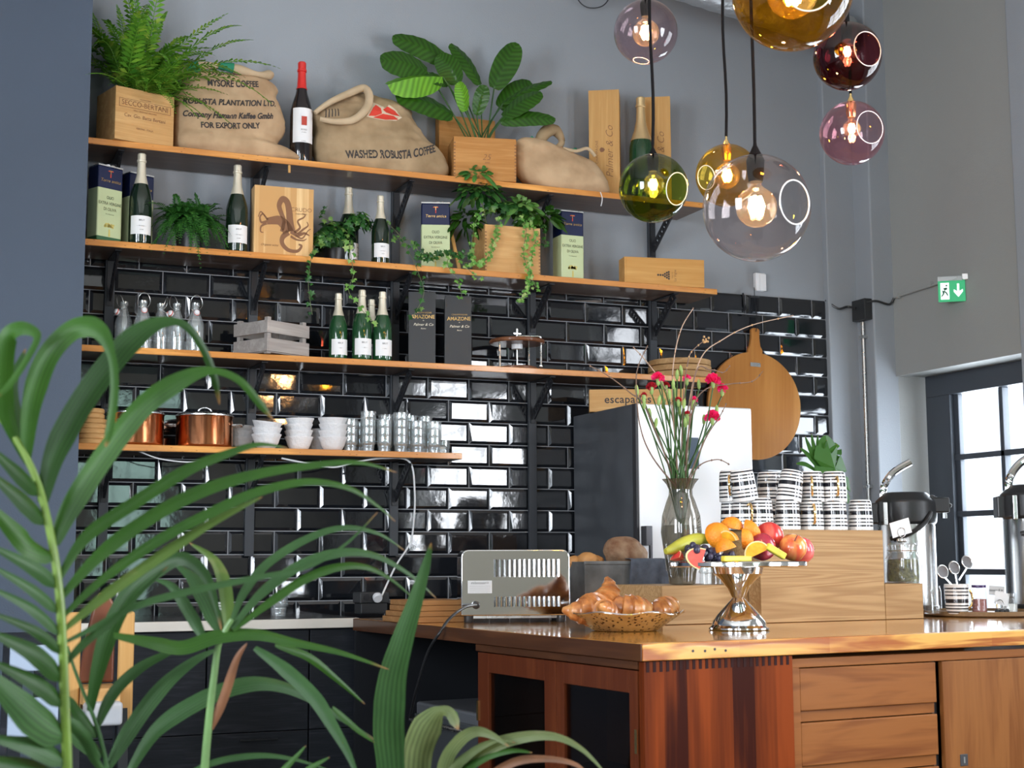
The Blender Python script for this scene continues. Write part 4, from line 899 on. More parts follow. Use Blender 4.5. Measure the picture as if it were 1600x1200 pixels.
M['bud'] = leafmat('fresh green bud', (.14, .28, .06), (.30, .45, .14), .1, .4); M['pink'] = leafmat('magenta petal', (.62, .015, .12), (.85, .04, .26), .3, .5); M['dred'] = leafmat('dark red petal', (.28, .01, .02), (.5, .02, .04), .2, .5)
def vpos(px, py, dy=0): return aty(px, py, vp.y+dy)-vp
def carnation(m, c, r, seed):
    q = random.Random(seed)
    for i in range(34):
        th = q.uniform(0, 2*PI); ph = q.uniform(-.1, 1.25)*PI/2; d = Vector((math.cos(th)*math.cos(ph), math.sin(th)*math.cos(ph), math.sin(ph)))
        s = d.cross(Vector((q.uniform(-1, 1), q.uniform(-1, 1), q.uniform(-1, 1)))).normalized(); u = d.cross(s); L_ = r*q.uniform(.75, 1.05); w_ = r*.5
        vs = [c]; n = 5
        for k_ in range(n): t_ = k_/(n-1)*2-1; vs.append(c+d*(L_*(1-.16*t_*t_)+(.10*r if k_ % 2 else -.04*r))+s*(t_*w_)+u*(q.uniform(-.22, .22)*r))
        m._add(vs, [(0, k_, k_+1) for k_ in range(1, n)])
flowers = [(1028, 592, .021, -.02, 'pink'), (1018, 606, .018, 0, 'dred'), (1114, 596, .026, -.03, 'pink'), (1128, 609, .020, 0, 'pink'), (1113, 654, .026, -.02, 'pink'), (1084, 626, .014, .02, 'pink'), (1040, 603, .013, .02, 'dred'), (1073, 592, .014, .02, 'pink'), (1006, 618, .010, 0, 'dred'), (1060, 625, .010, -.02, 'dred'), (1074, 648, .012, -.03, 'dred')]
buds = [(1058, 585, 0), (1034, 600, .01), (1030, 625, -.02), (1083, 632, 0), (1015, 645, .02), (1006, 630, -.01), (1052, 600, -.02), (1073, 655, .01), (1054, 612, .02), (1037, 630, .03), (1100, 655, .01), (1069, 630, -.03), (1061, 640, 0), (1025, 660, 0), (1064, 578, .01), (1120, 640, .0), (1071, 660, -.03), (995, 608, 0), (1092, 600, .02), (1046, 615, -.03)]
allst = [(x, y, d) for x, y, r, d, k_ in flowers]+buds
for i, (x, y, d) in enumerate(allst):
    top = vpos(x, y+(9 if i < len(flowers) else 8), d); q = random.Random(i); a = q.uniform(0, 6.28)
    neck = Vector((.030*math.cos(a)*.8+(top.x*.10), .028*math.sin(a), .34)); foot = Vector((-neck.x*.9, -neck.y*.9, .03))
    mid_ = neck.lerp(top, .5)+Vector((q.uniform(-.012, .012), 0, .01))
    st_ = MB().tube(catmull([foot, neck, mid_, top], 6), .0026, 6).build('stem', M['stem'], bq)
    if i < len(flowers):
        m = MB(); carnation(m, Vector((0, 0, 0)), flowers[i][2]*1.2, i); m.build('petals', M[flowers[i][4]], st_, loc=tuple(vpos(x, y, d)), smooth=0)
        MB().lathe([(.002, -.026), (.0065, -.020), (.0075, -.008), (.0085, .002), (.0001, .004)], 10).build('calyx', M['bud'], st_, loc=tuple(vpos(x, y, d)))
    else:
        b_ = vpos(x, y, d); MB().lathe([(.002, -.022), (.0062, -.014), (.0070, 0), (.0052, .012), (.0001, .020)], 10).build('bud', M['bud'], st_, loc=tuple(b_), rot=(R(q.uniform(-12, 12)), R(q.uniform(-15, 15)), 0))
for i, pts in enumerate([((1068, 745), (1075, 640), (1095, 560), (1130, 530), (1175, 508), (1240, 493)), ((1062, 742), (1052, 640), (1052, 570), (1064, 515), (1083, 482)), ((1060, 742), (1050, 640), (1035, 600), (1010, 565), (990, 543)), ((1056, 742), (1010, 640), (985, 614), (950, 587), (922, 572)), ((1070, 745), (1068, 620), (1075, 565), (1082, 548), (1103, 530)), ((1075, 745), (1080, 650), (1100, 610), (1140, 600), (1175, 596), (1192, 580)), ((1064, 745), (1020, 715), (1000, 665), (994, 600), (998, 570), (1012, 540)), ((1078, 745), (1100, 690), (1125, 650), (1135, 630)), ((1082, 750), (1090, 730), (1120, 718), (1140, 726)), ((1072, 742), (1085, 590), (1110, 578), (1130, 582), (1140, 572))]):
    P = catmull([vpos(x, y, -.01*i+.02) if j else Vector((.01*(i-4)*.3, .0, .33)) for j, (x, y) in enumerate(pts)], 7); n = len(P)
    tw = MB().tube([Vector((0, 0, .04))]+P, [.0028]+[.0030*(1-.5*k_/n) for k_ in range(n)], 6).build('twig', M['twig_l'] if i in (0, 1, 2) else M['twig'], bq)
    nd = MB(); q = random.Random(i)
    for k_ in range(8, n, 4): nd.ball(P[k_], .0034, 6, 4, (1, 1, 1.3))
    if i == 4:
        for _ in range(8): nd.ball(P[-1]+Vector((q.uniform(-.014, .014), 0, q.uniform(-.014, .01))), .005, 6, 4)
    nd.build('twig_buds', pbr('ochre bud %d' % i, (.45, .28, .12), .6) if i in (0, 4) else M['twig'], tw)

# silver cake stand with fruit
cp = bar(1155, 986); 
cp = fix_v(1155, v_of(1155, 984).y)
cs = thing('cake_stand', 'tall polished silver cake stand piled with fruit', 'cake stand', tuple(cp))
s_ = depth(cp)/FPX; RP = 108*s_; HS = (983-879)*s_; RB = 48*s_
MB().lathe([(RB*.93, 0), (RB, .003), (RB, .008), (RB*.90, .016), (RB*.86, .030), (RB*.70, .050), (RB*.46, .075), (RB*.24, .098), (RB*.20, .104), (RB*.24, .110), (RB*.36, .135), (RB*.60, .165), (RB*.80, .182), (RB*.85, HS-.012)], 64).build('pedestal', M['chrome'], cs)
pl = MB().lathe([(.0001, HS-.0118), (RP*.5, HS-.0118), (RP*.97, HS-.014), (RP, HS-.010), (RP, HS+.001), (RP*.985, HS+.004), (RP*.97, HS), (.0001, HS-.004)], 72).build('plate', M['silver'], cs)
ft = cp+Vector((0, 0, HS))
def fr_at(px, py, dy=0, ): p = aty(px, py, cp.y+dy); return p
M['orange_p'] = pbr('orange peel', (.88, .28, .015), .42, bump=.35, scale=160, var=.1); M['orange_f'] = pbr('juicy orange flesh', (.95, .42, .03), .3, var=.3, scale=40)
M['pith'] = pbr('citrus pith', (.90, .72, .35), .6); M['grapef'] = pbr('blood orange flesh', (.75, .14, .06), .3, var=.25, scale=40)
def wedge(name, label, c, r, ang, rot, peel, flesh, cat, group=None, sc=(1, 1, 1), frac=1.0):
    """slice of a ball: spherical peel between two cut faces"""
    t = thing(name, label, cat, tuple(c), 0, group, rot=rot); t.scale = sc
    m = MB(); n, k_ = 14, 12; vs = []
    for i in range(n+1):
        th = ang*i/n
        for j in range(k_+1): ph = -PI/2+PI*j/k_; vs.append((r*math.cos(ph)*math.cos(th), r*math.cos(ph)*math.sin(th), r*math.sin(ph)))
    m._add(vs, [(i*(k_+1)+j, (i+1)*(k_+1)+j, (i+1)*(k_+1)+j+1, i*(k_+1)+j+1) for i in range(n) for j in range(k_)]); m.build('peel', peel, t)
    f = MB(); f.mi = 0
    for th in (0, ang):
        for rr_, mi_ in ((r, 1), (r*.90, 0)):
            e = .0003 if mi_ == 0 else 0; nv = Vector((math.sin(th), -math.cos(th), 0))*(1 if th == 0 else -1)*e
            f.mi = mi_; f._add([Vector((rr_*math.cos(-PI/2+PI*j/k_)*math.cos(th), rr_*math.cos(-PI/2+PI*j/k_)*math.sin(th), rr_*math.sin(-PI/2+PI*j/k_)))+nv for j in range(k_+1)], [tuple(range(k_+1))])
    f.build('cut_face', [flesh, M['pith']], t, smooth=0); return t
OG = 'orange pieces on the cake stand'
wedge('orange_wedge', 'large orange quarter standing at the upper left of the fruit pile, peel outward', fr_at(1120, 838, 0), .046, R(150), (R(20), R(15), R(190)), M['orange_p'], M['orange_f'], 'fruit', OG)
wedge('orange_half', 'cut orange half lying at the top of the fruit pile with red flesh up', fr_at(1143, 826, .03), .040, R(180), (R(95), R(8), R(0)), M['orange_p'], M['grapef'], 'fruit', OG)
wedge('orange_wedge', 'orange wedge pointing up beside the two red apples', fr_at(1172, 830, .0), .043, R(75), (R(10), R(25), R(215)), M['orange_p'], M['orange_f'], 'fruit', OG)
wedge('orange_wedge', 'small orange wedge in the middle of the pile below the upright one', fr_at(1161, 842, -.04), .036, R(80), (R(0), R(10), R(230)), M['orange_p'], M['orange_f'], 'fruit', OG)
wedge('orange_wedge', 'orange slice lying in the centre of the pile above the plate, peel to the left', fr_at(1136, 848, -.06), .040, R(90), (R(80), R(-10), R(20)), M['orange_p'], M['orange_f'], 'fruit', OG)
wedge('orange_wedge', 'curved orange slice opening upwards at the front left of the plate', fr_at(1138, 858, -.10), .042, R(70), (R(100), R(15), R(190)), M['orange_p'], M['orange_f'], 'fruit', OG)
wedge('orange_wedge', 'orange slice at the front centre of the plate with its cut face towards us', fr_at(1184, 866, -.12), .043, R(70), (0, R(-115), R(-24)), M['orange_p'], M['orange_f'], 'fruit', OG)
M['apple'] = None
def applemat(name, a, b):
    m, nt, bs = nodes(name); L = nt.links.new; tc = N(nt, 'TexCoord'); mp = N(nt, 'Mapping'); mp.inputs['Scale'].default_value = (14, 14, 2.5); L(tc.outputs['Object'], mp.inputs[0]); ns = N(nt, 'TexNoise'); ns.inputs['Scale'].default_value = 2.2; L(mp.outputs[0], ns.inputs[0]); r = ramp(nt, [(.35, a), (.7, b)]); L(ns.outputs['Fac'], r.inputs[0]); L(r.outputs[0], bs.inputs['Base Color']); bs.inputs['Roughness'].default_value = .25; bs.inputs['Coat Weight'].default_value = .4; return m
def apple(label, c, r, rot, mat):
    t = thing('apple', label, 'apple', tuple(c), 0, 'apples on the cake stand', rot=rot)
    pr = [(.0001, -.80), (.25, -.86), (.55, -.80), (.84, -.52), (1.0, -.05), (.98, .30), (.80, .66), (.50, .84), (.25, .80), (.08, .66), (.0001, .62)]
    MB().lathe([(a*r, b*r) for a, b in pr], 28, cap=False).build('apple_body', mat, t)
    MB().tube([(0, 0, r*.62), (.002, 0, r*.85), (.006, 0, r*1.12)], .0018, 6).build('apple_stalk', M['twig'], t)
apple('bright red apple highest on the right of the fruit pile', fr_at(1202, 839, .02), .049, (R(-40), R(20), 0), applemat('red apple skin', (.62, .03, .03), (.80, .16, .10)))
apple('dark red apple nestled below the bright red one', fr_at(1191, 855, -.04), .046, (R(-60), R(-30), 0), applemat('dark red apple skin', (.30, .015, .04), (.55, .05, .07)))
apple('orange red apple with its green stalk hollow facing us, at the right rim', fr_at(1239, 856, -.05), .046, (R(38), R(-12), 0), applemat('striped apple skin', (.70, .10, .04), (.80, .42, .10)))
apple('pink red apple behind the rightmost one, at the edge of the plate', fr_at(1252, 860, .03), .044, (R(10), R(80), 0), applemat('pink apple skin', (.70, .07, .10), (.85, .25, .20)))
M['banana'] = pbr('yellow pineapple flesh', (.72, .62, .06), .4, var=.2, scale=30)
def chunk(label, pa, pb, w_, h_, mat, name='pineapple_stick'):
    o = MB().bar(pa, pb, w_, h_).build(name, mat, smooth=0, bevel=.004, seg=3); tag(o, label, 'fruit', 'yellow fruit pieces on the cake stand'); return o
chunk('pale yellow fruit stick lying flat at the front rim of the plate', fr_at(1129, 873, -.17), fr_at(1172, 873, -.16), .022, .018, M['banana'])
chunk('yellow fruit wedge slanting down between the orange slice and the apples', fr_at(1198, 853, -.13), fr_at(1226, 870, -.14), .024, .022, M['banana'])
# melon slice, pear, grapes
wedge('watermelon_slice', 'red watermelon slice with pale green rind at the left front of the plate', fr_at(1098, 874, -.10), .056, R(40), (0, R(-162), R(-24)), pbr('melon rind', (.42, .62, .25), .5), pbr('watermelon flesh', (.85, .12, .09), .35, var=.15, scale=50), 'fruit', sc=(1, 1, .62))
wedge('watermelon_slice', 'small dark red melon piece at the far left rim of the plate', fr_at(1054, 873, -.02), .035, R(60), (R(80), R(10), R(10)), pbr('melon rind red', (.5, .05, .04), .5), pbr('deep watermelon flesh', (.65, .05, .05), .35), 'fruit', sc=(1, 1, .7))
pm = MB(); P = catmull([fr_at(1040, 862, -.01), fr_at(1056, 856, .0), fr_at(1075, 848, .01), fr_at(1095, 842, .02), fr_at(1112, 846, .02)], 6); pm.tube(P, [.004+.020*math.sin(PI*min(1, i/len(P)*.9+.08)) for i in range(len(P))], 12)
o = pm.build('green_banana', pbr('green yellow peel', (.42, .42, .05), .4, var=.2, scale=12)); tag(o, 'green yellow fruit with pointed tip at the left of the pile', 'fruit')
gr = thing('grape_bunch', 'bunch of dark blue grapes between the melon and the oranges', 'grapes', tuple(fr_at(1112, 860, -.06)))
gm = pbr('dark blue grape skin', (.018, .016, .035), .3, col2=(.05, .045, .09), scale=30)
q = random.Random(5); g = MB().ball((0, 0, 0), .0115, 14, 10, (1, 1, 1.1)).build('grape', gm, gr)
for i in range(44):
    c = g if i == 0 else g.copy()
    if i: C.objects.link(c); c.parent = gr
    u = q.uniform(-.075, .075); c.location = (u, q.uniform(-.035, .035), -.012-u*.25+q.uniform(-.022, .026)*(1-abs(u)/.12))
# silver bowl of croissants
bp_ = fix_v(977, v_of(977, 985).y)
s_ = depth(bp_)/FPX; Rr = 92*s_; Rb_ = 52*s_; Hb = 29*s_
M['openwork'], nt_, b_ = nodes('pierced gold silver bowl'); tc = N(nt_, 'TexCoord'); vo = N(nt_, 'TexVoronoi'); vo.inputs['Scale'].default_value = 75; nt_.links.new(tc.outputs['Object'], vo.inputs[0])
rp = ramp(nt_, [(.25, (.10, .05, .02)), (.38, (.80, .60, .30))]); nt_.links.new(vo.outputs['Distance'], rp.inputs[0]); nt_.links.new(rp.outputs[0], b_.inputs['Base Color']); b_.inputs['Metallic'].default_value = .75; b_.inputs['Roughness'].default_value = .25
bm_ = nt_.nodes.new('ShaderNodeBump'); bm_.inputs['Strength'].default_value = .5; bm_.inputs['Distance'].default_value = .003; nt_.links.new(vo.outputs['Distance'], bm_.inputs['Height']); nt_.links.new(bm_.outputs[0], b_.inputs['Normal'])
cb = thing('bread_basket', 'wide pierced gold and silver bowl full of croissants', 'bowl', tuple(bp_))
m = MB(); m.lathe([(.0001, .004), (Rb_*.9, .0), (Rb_, .003), (Rb_*1.2, .018), (Rb_*1.5, .04), (Rr*.97, Hb-.006), (Rr, Hb), (Rr*.985, Hb+.002), (Rb_*1.45, .043), (Rb_*1.1, .020), (.0001, .008)], 72)
for v in m.v:
    if v.z > Hb*.6: v.z += .004*math.sin(7*math.atan2(v.y, v.x))*(v.z/Hb-.6)/.4
m.build('bowl_body', M['openwork'], cb)
rim = MB().tube([(Rr*math.cos(a), Rr*math.sin(a), Hb+.004*math.sin(7*a)) for a in [2*PI*i/84 for i in range(84)]], .0035, 8, closed=True).build('bowl_rim', M['silver'], cb)
cm, nt_, b_ = nodes('baked croissant'); tc = N(nt_, 'TexCoord'); ns = N(nt_, 'TexNoise'); ns.inputs['Scale'].default_value = 22; ns.inputs['Detail'].default_value = 6; nt_.links.new(tc.outputs['Object'], ns.inputs[0])
rp = ramp(nt_, [(.28, (.20, .05, .015)), (.52, (.52, .20, .055)), (.78, (.78, .44, .17))]); nt_.links.new(ns.outputs['Fac'], rp.inputs[0]); nt_.links.new(rp.outputs[0], b_.inputs['Base Color']); b_.inputs['Roughness'].default_value = .32; b_.inputs['Coat Weight'].default_value = .3
def croissant(label, c, s, rot, bend=1.0):
    m = MB(); n = 56; pts = []; rad = []
    for i in range(n+1):
        t_ = i/n*2-1; a = t_*1.15*bend; pts.append(Vector((.075*math.sin(a)*s, .075*(1-math.cos(a))*s, 0)))
        base = .036*(1-abs(t_)**1.8)+.006; step = (i/n*8) % 1; rad.append(s*base*(.86+.18*(1-step)))
    m.tube(pts, rad, 16); o = m.build('croissant', cm, loc=tuple(c), rot=rot, smooth=50); tag(o, label, 'croissant', 'croissants in the bowl')
def bw(px, py, dy): return aty(px, py, bp_.y+dy)
croissant('croissant lying at the left side of the bowl, nearest the toaster', bw(925, 952, .02), 1.25, (R(20), R(-12), R(25)))
croissant('croissant with its tip pointing up, propped on the left one', bw(945, 942, .05), 1.15, (R(60), R(-38), R(20)))
croissant('small croissant end showing at the front centre of the bowl', bw(945, 956, -.06), .95, (R(20), R(8), R(80)))
croissant('croissant right of the centre of the bowl', bw(985, 952, .0), 1.15, (R(15), R(5), R(-10)))
croissant('croissant at the right rim of the bowl', bw(1038, 952, .02), 1.0, (R(10), R(-14), R(15)))
blob(bw(1018, 953, .04), .030, (1, 1, .7), pbr('sugar dusted bun', (.72, .55, .48), .8, var=.2, scale=20), 'sugared_bun', 'pale sugared bun between the croissants on the right of the bowl', 'bun', seed=9)
croissant('croissant lying deep in the bowl under the others', Vector((bp_.x, bp_.y+.02, bp_.z+.036)), 1.2, (0, 0, R(5)))

# jar of olives with a card holder
jp = fix_v(1412, VB+.09, zR+.001)
t = thing('olive_jar', 'clip top glass jar of dark olives on the low oak block', 'jar', tuple(jp)); sj = depth(jp)/FPX
MB().lathe([(24*sj, 0), (27*sj, .004), (28*sj, .02), (27*sj, 38*sj), (22*sj, 44*sj), (21*sj, 47*sj), (23*sj, 48*sj), (23*sj, 56*sj)], 28).build('jar_body', M['clear'], t)
MB().lathe([(.0001, .004), (24*sj, .006), (25*sj, .02), (24*sj, 36*sj), (.0001, 38*sj)], 24).build('olives', pbr('black green olives', (.03, .035, .02), .2, col2=(.16, .17, .05), scale=45, bump=.9, bscale=60), t)
MB().lathe([(24*sj, 56*sj), (24*sj, 59*sj), (20*sj, 62*sj), (.0001, 62*sj)], 28).build('jar_lid', M['clear2'], t)
MB().tube([(23.5*sj*math.cos(a), 23.5*sj*math.sin(a), 50*sj) for a in [2*PI*i/30 for i in range(30)]], .0018, 6, closed=True).build('wire_clip', M['steel'], t)
t = thing('card_holder', 'ball based wire card holder with a blank white card, standing on the jar lid', 'card holder', tuple(jp+Vector((0, 0, 62*sj+.001))))
for q in range(5): MB().ball((.012*math.cos(q*1.257), .012*math.sin(q*1.257), .009), .009, 12, 8).build('base_ball', M['chrome'], t)
MB().tube([(0, 0, .01), (0, 0, .022)]+[(.018*math.sin(a), 0, .040-.018*math.cos(a)) for a in [2*PI*i/20 for i in range(21)]], .0016, 6).build('wire_loop', M['steel'], t)
MB().box(-.048, .048, .002, .003, -.030, .030).build('card', M['paper'], t, loc=(-.003, 0, .058), rot=(0, R(-14), 0), smooth=0)

# vacuum airpots
def airpot(label, loc, rz, s=1):
    t = thing('airpot', label, 'vacuum flask', tuple(loc), rz, 'steel airpots on the bar'); t.scale = (s, s, s)
    MB().lathe([(.085, 0), (.088, .004), (.088, .022), (.084, .026)], 40).build('base_ring', M['plastic_k'], t)
    MB().lathe([(.084, .026), (.084, .262), (.080, .275)], 48, cap=False).build('flask_body', M['steel_s'], t)
    m = MB(); m.lathe([(.080, .262), (.090, .270), (.092, .30), (.090, .335), (.062, .362), (.0001, .364)], 40); m.box(.03, .125, -.034, .034, .300, .345)
    m.build('pump_head', M['plastic_k'], t, bevel=.004)
    MB().bar((.07, 0, .350), (.132, 0, .318), .060, .012).build('spout_cover', M['plastic_k'], t, smooth=0, bevel=.004)
    MB().tube([(.112, 0, .305), (.112, 0, .283)], .009).build('spout', M['chrome'], t)
    MB().tube(catmull([(-.066, 0, .345), (-.060, 0, .385), (-.030, 0, .425), (.020, 0, .455)], 6), [.011]*19, 10).build('carry_handle', M['chrome'], t)
    MB().box(-.105, -.080, -.03, .03, .268, .33).build('hinge_block', M['plastic_k'], t, smooth=0, bevel=.004)
    MB().box(-.074, -.062, -.088, -.076, .262, .33).build('latch', M['steel'], t, smooth=0, bevel=.002)
    MB().tube(catmull([(.066, -.066, .300), (.045, -.086, .268), (.0, -.096, .238), (-.055, -.078, .222)], 6), .007, 8).build('bail_handle', M['plastic_k'], t)
    return t
zbase = ZT+.001
ap = fix_v(1421, VB+.42, zbase); sA = depth(ap)/FPX*84/.168
HZ = (aty(1421, 762, ap.y).z-ZT)/.364
airpot('steel airpot with black pump head behind the jar of olives', ap, R(-32), (HZ+sA)/2)
ap2 = fix_v(1622, VB+.16, zbase)
airpot('second airpot, cut off by the right edge, in front of the door', ap2, R(-30), HZ*1.02)

# round tray with tea things
tr_ = fix_v(1535, VB+.10); Rt = 92*depth(tr_)/FPX
t = thing('round_tray', 'round wooden tray with dark rim carrying tea things', 'tray', tuple(tr_+Vector((0, 0, .001))))
MB().lathe([(.0001, 0), (Rt*.96, 0), (Rt, .004), (Rt, .020), (Rt*.985, .021), (Rt*.97, .010), (.0001, .009)], 64).build('tray_body', wood('tray wood', (.34, .23, .12), (.20, .12, .06), 'x', 1, .4), t)
zt2 = ZT+.0115
p = fix_v(1496, VB+.04, zt2)
m2 = place(mug, False, tuple(p+Vector((0, 0, .1172))), (PI, 0, 0), 'striped mug standing upright on the round tray, full of tea strainers'); m2['group'] = ''; del m2['group']
for i, (px, py, l) in enumerate(((1473, 893, 'left'), (1491, 887, 'middle'), (1511, 878, 'right and highest'))):
    c = aty(px, py, p.y-.005+.01*i); t = thing('tea_strainer', 'round mesh tea strainer in the mug on the tray, %s of the three' % l, 'strainer', tuple(c), 0, 'tea strainers', rot=(R(80), R(10*(i-1)), 0))
    MB().tube([(.025*math.cos(a), .025*math.sin(a), 0) for a in [2*PI*k_/28 for k_ in range(28)]], .0028, 8, closed=True).build('strainer_ring', M['steel'], t)
    MB().lathe([(.0245, 0), (.021, -.006), (.012, -.012), (.0001, -.015)], 20, cap=False).build('mesh_bowl', pbr('fine steel mesh %d' % i, (.42, .42, .44), .4, .6, bump=.8, scale=400), t)
    MB().bar((0, -.022, 0), ((p.x-c.x)*.6, -.085+.002*i, 0), .007, .0016).build('handle', M['steel'], t, smooth=0)
for px, dv, r_, h_, nm, l, fill in ((1458, .10, .034, .105, 'glass_canister', 'clear square shouldered glass behind the low oak block on the tray', None), (1531, .02, .030, .095, 'spice_jar', 'small lidded jar with red brown contents right of the mug with strainers', (.30, .06, .04)), (1577, .00, .034, .060, 'sugar_jar', 'low glass jar with white sugar lumps near the right picture edge', (.8, .78, .75))):
    p = fix_v(px, VB+dv, zt2); t = thing(nm, l, 'jar', tuple(p))
    MB().lathe([(r_*.85, 0), (r_, .003), (r_, h_*.85), (r_*.85, h_), (r_*.88, h_+.006)], 24).build('jar_body', M['clear'], t)
    if fill:
        MB().lathe([(.0001, .003), (r_*.92, .004), (r_*.92, h_*.6), (.0001, h_*.62)], 20).build('contents', pbr(nm+' contents', fill, .7, bump=.6, scale=80), t)
        MB().lathe([(r_*.93, h_+.0065), (r_*.93, h_+.018), (.0001, h_+.019)], 24).build('jar_lid', pbr(nm+' lid', (.05, .02, .10), .3) if px == 1531 else M['clear2'], t)
p = fix_v(1566, VB-.02, zt2)
t = thing('card_holder', 'white card in a ring holder with dark balls at the right end of the tray', 'card holder', tuple(p))
for q in range(6): MB().ball((.026*math.cos(q*1.05), .014*math.sin(q*1.05), .009), .009, 10, 8).build('base_ball', M['plastic_k'], t)
MB().tube([(.020*math.sin(a)-.014, -.004, .034-.020*math.cos(a)) for a in [2*PI*i/24 for i in range(24)]], .0018, 6, closed=True).build('wire_loop', M['steel'], t)
MB().box(-.036, .036, 0, .001, -.026, .026).build('card', M['paper'], t, loc=(.004, .003, .058), rot=(0, R(12), 0), smooth=0)
p = fix_v(1558, VB+.14, zt2)
t = thing('name_card', 'white card with faint handwriting held by a peg at the back of the tray', 'card', tuple(p))
MB().tube([(0, 0, 0), (0, 0, .075)], .003).build('peg', M['brass'], t); MB().box(-.044, .036, -.001, 0, .066, .104).build('card', M['paper'], t, rot=(0, R(4), 0), smooth=0)
text('lettering', 'Honung & te', .014, M['ink'], t, (-.004, -.0015, .087), shear=.3)
# ================================================================== PENDANT LAMPS
M['fil'] = emit('glowing filament', (1, .60, .26), 90)
M['bulbg'] = thinglass('bulb glass', (.99, .95, .86), ior=1.45, refl=.8, body=.012, bodycol=(1, .85, .6))
def pendant(label, px, py, rpx, dist, tint, hole_dir, bulbpx, cap, hang_to=None, clear_bulb=True, cordx=0, watt=3, body=0, bodycol=(1, 1, 1), neck=True):
    c = atd(px, py, dist); r = rpx*dist/FPX
    t = thing('glass_pendant', label, 'pendant lamp', tuple(c), 0, 'coloured glass globe pendants')
    # hole direction is given in camera terms (right, up, towards us)
    hd = (_A*hole_dir[0]+_B*hole_dir[1]-_F*hole_dir[2]).normalized(); z = hd; x = z.cross(Vector((0, 0, 1))).normalized(); y = z.cross(x)
    MH = Matrix(((x.x, y.x, z.x, 0), (x.y, y.y, z.y, 0), (x.z, y.z, z.z, 0), (0, 0, 0, 1)))
    al = math.asin(hole_dir[3]); n = 36
    prof = [(r*math.sin(al+(PI-al)*i/n)+(1e-6 if i == n else 0), r*math.cos(al+(PI-al)*i/n)) for i in range(n+1)]
    g = thinglass(label[:18], tint, ior=1.5, refl=1.1, body=body, bodycol=bodycol)
    gl = MB().lathe(prof, 64, MH, cap=False).build('glass_globe', g, t, smooth=180)
    rr_ = r*math.sin(al); h0 = r*math.cos(al)
    MB().tube([MH @ Vector((rr_*math.cos(a), rr_*math.sin(a), h0)) for a in [2*PI*i/60 for i in range(60)]], r*.014, 8, closed=True).build('cut_rim', pbr(label[:16]+' rim', tuple(min(1, .55+.45*q) for q in tint), .3, coat=.5), gl)
    # fitting and bulb
    br = bulbpx*dist/FPX; zt_ = r
    metal = cap
    if neck: MB().lathe([(r*.13, zt_*.985), (r*.135, zt_*1.0), (r*.09, zt_*1.08), (r*.035, zt_*1.20), (.004, zt_*1.30), (.0001, zt_*1.30)], 20).build('lamp_cap', M['cord'] if cap == 'k' else M['brass'], t)
    lo = br*.9
    MB().lathe([(r*.15, zt_*.96), (r*.17, zt_*.90), (r*.15, zt_*.62), (r*.13, zt_*.50), (r*.12, zt_*.49), (.0001, zt_*.49)], 24).build('lamp_socket', M['cord'] if cap == 'k' else M['gold'], t)
    bz = zt_*.49-br*1.25
    prb = [(r*.09, zt_*.49), (r*.10, zt_*.49-br*.15)]+[(br*math.sin(a), bz-br*math.cos(a)) for a in [PI-.42-(PI-.42)*i/14 for i in range(15)]]
    bl = MB().lathe([(max(a, .0002), b) for a, b in prb], 28, cap=False).build('light_bulb', M['bulbg'], t)
    f = MB(); k_ = 5
    for i in range(k_):
        a = 2*PI*i/k_; f.tube([(br*.20*math.cos(a), br*.20*math.sin(a), bz+br*.50), (br*.34*math.cos(a+.3), br*.34*math.sin(a+.3), bz), (br*.20*math.cos(a+.6), br*.20*math.sin(a+.6), bz-br*.42)], br*.11, 6)
    f.build('filament', M['fil'], bl)
    top = ZC-c.z-.001 if hang_to is None else hang_to
    n_ = 24; MB().tube([(0.004*math.sin(i*.9)*(1 if cordx else .3), 0, zt_*1.27+(top-zt_*1.27)*i/n_) for i in range(n_+1)], .0048, 6).build('power_cord', M['cord'], t)
    l = bpy.data.lights.new('bulb_light', 'POINT'); l.energy = watt; l.color = (1, .62, .30); l.shadow_soft_size = br*.4
    o = bpy.data.objects.new('bulb_light', l); C.objects.link(o); o.location = (c.x, c.y, c.z+bz)
    return t
pendant('green glass globe pendant with a big round opening on its right', 1021, 294, 54, 4.35, (.42, .52, .07), (.68, -.12, .72, .46), 17, 'k', cordx=1, watt=2)
pendant('large clear smoky glass globe pendant, biggest of the see-through ones', 1182, 325, 84, 4.2, (.86, .81, .81), (.62, .02, .78, .40), 32, 'k', watt=3)
pendant('small amber glass globe pendant behind the large clear one', 1136, 274, 49, 4.75, (.95, .66, .10), (-.75, -.15, .55, .38), 20, 'b', cordx=1, watt=2)
pendant('pale rosy glass globe pendant high above the green one', 1009, 50, 50, 4.9, (.82, .70, .73), (-.1, -.8, -.6, .25), 21, 'k', watt=3)
pendant('big amber glass globe pendant cut off by the top picture edge', 1238, -15, 94, 3.9, (.90, .56, .08), (.10, -.15, .95, .42), 40, 'b', watt=4)
pendant('dark plum glass globe pendant with a round opening, above the pink one', 1324, 88, 53, 4.3, (.34, .08, .10), (.45, .05, .85, .50), 15, 'k', watt=2)
pendant('pink glass globe pendant hanging lowest beneath the dark plum one', 1331, 208, 50, 4.7, (.93, .62, .68), (.40, .05, .85, .50), 14, 'b', watt=2)

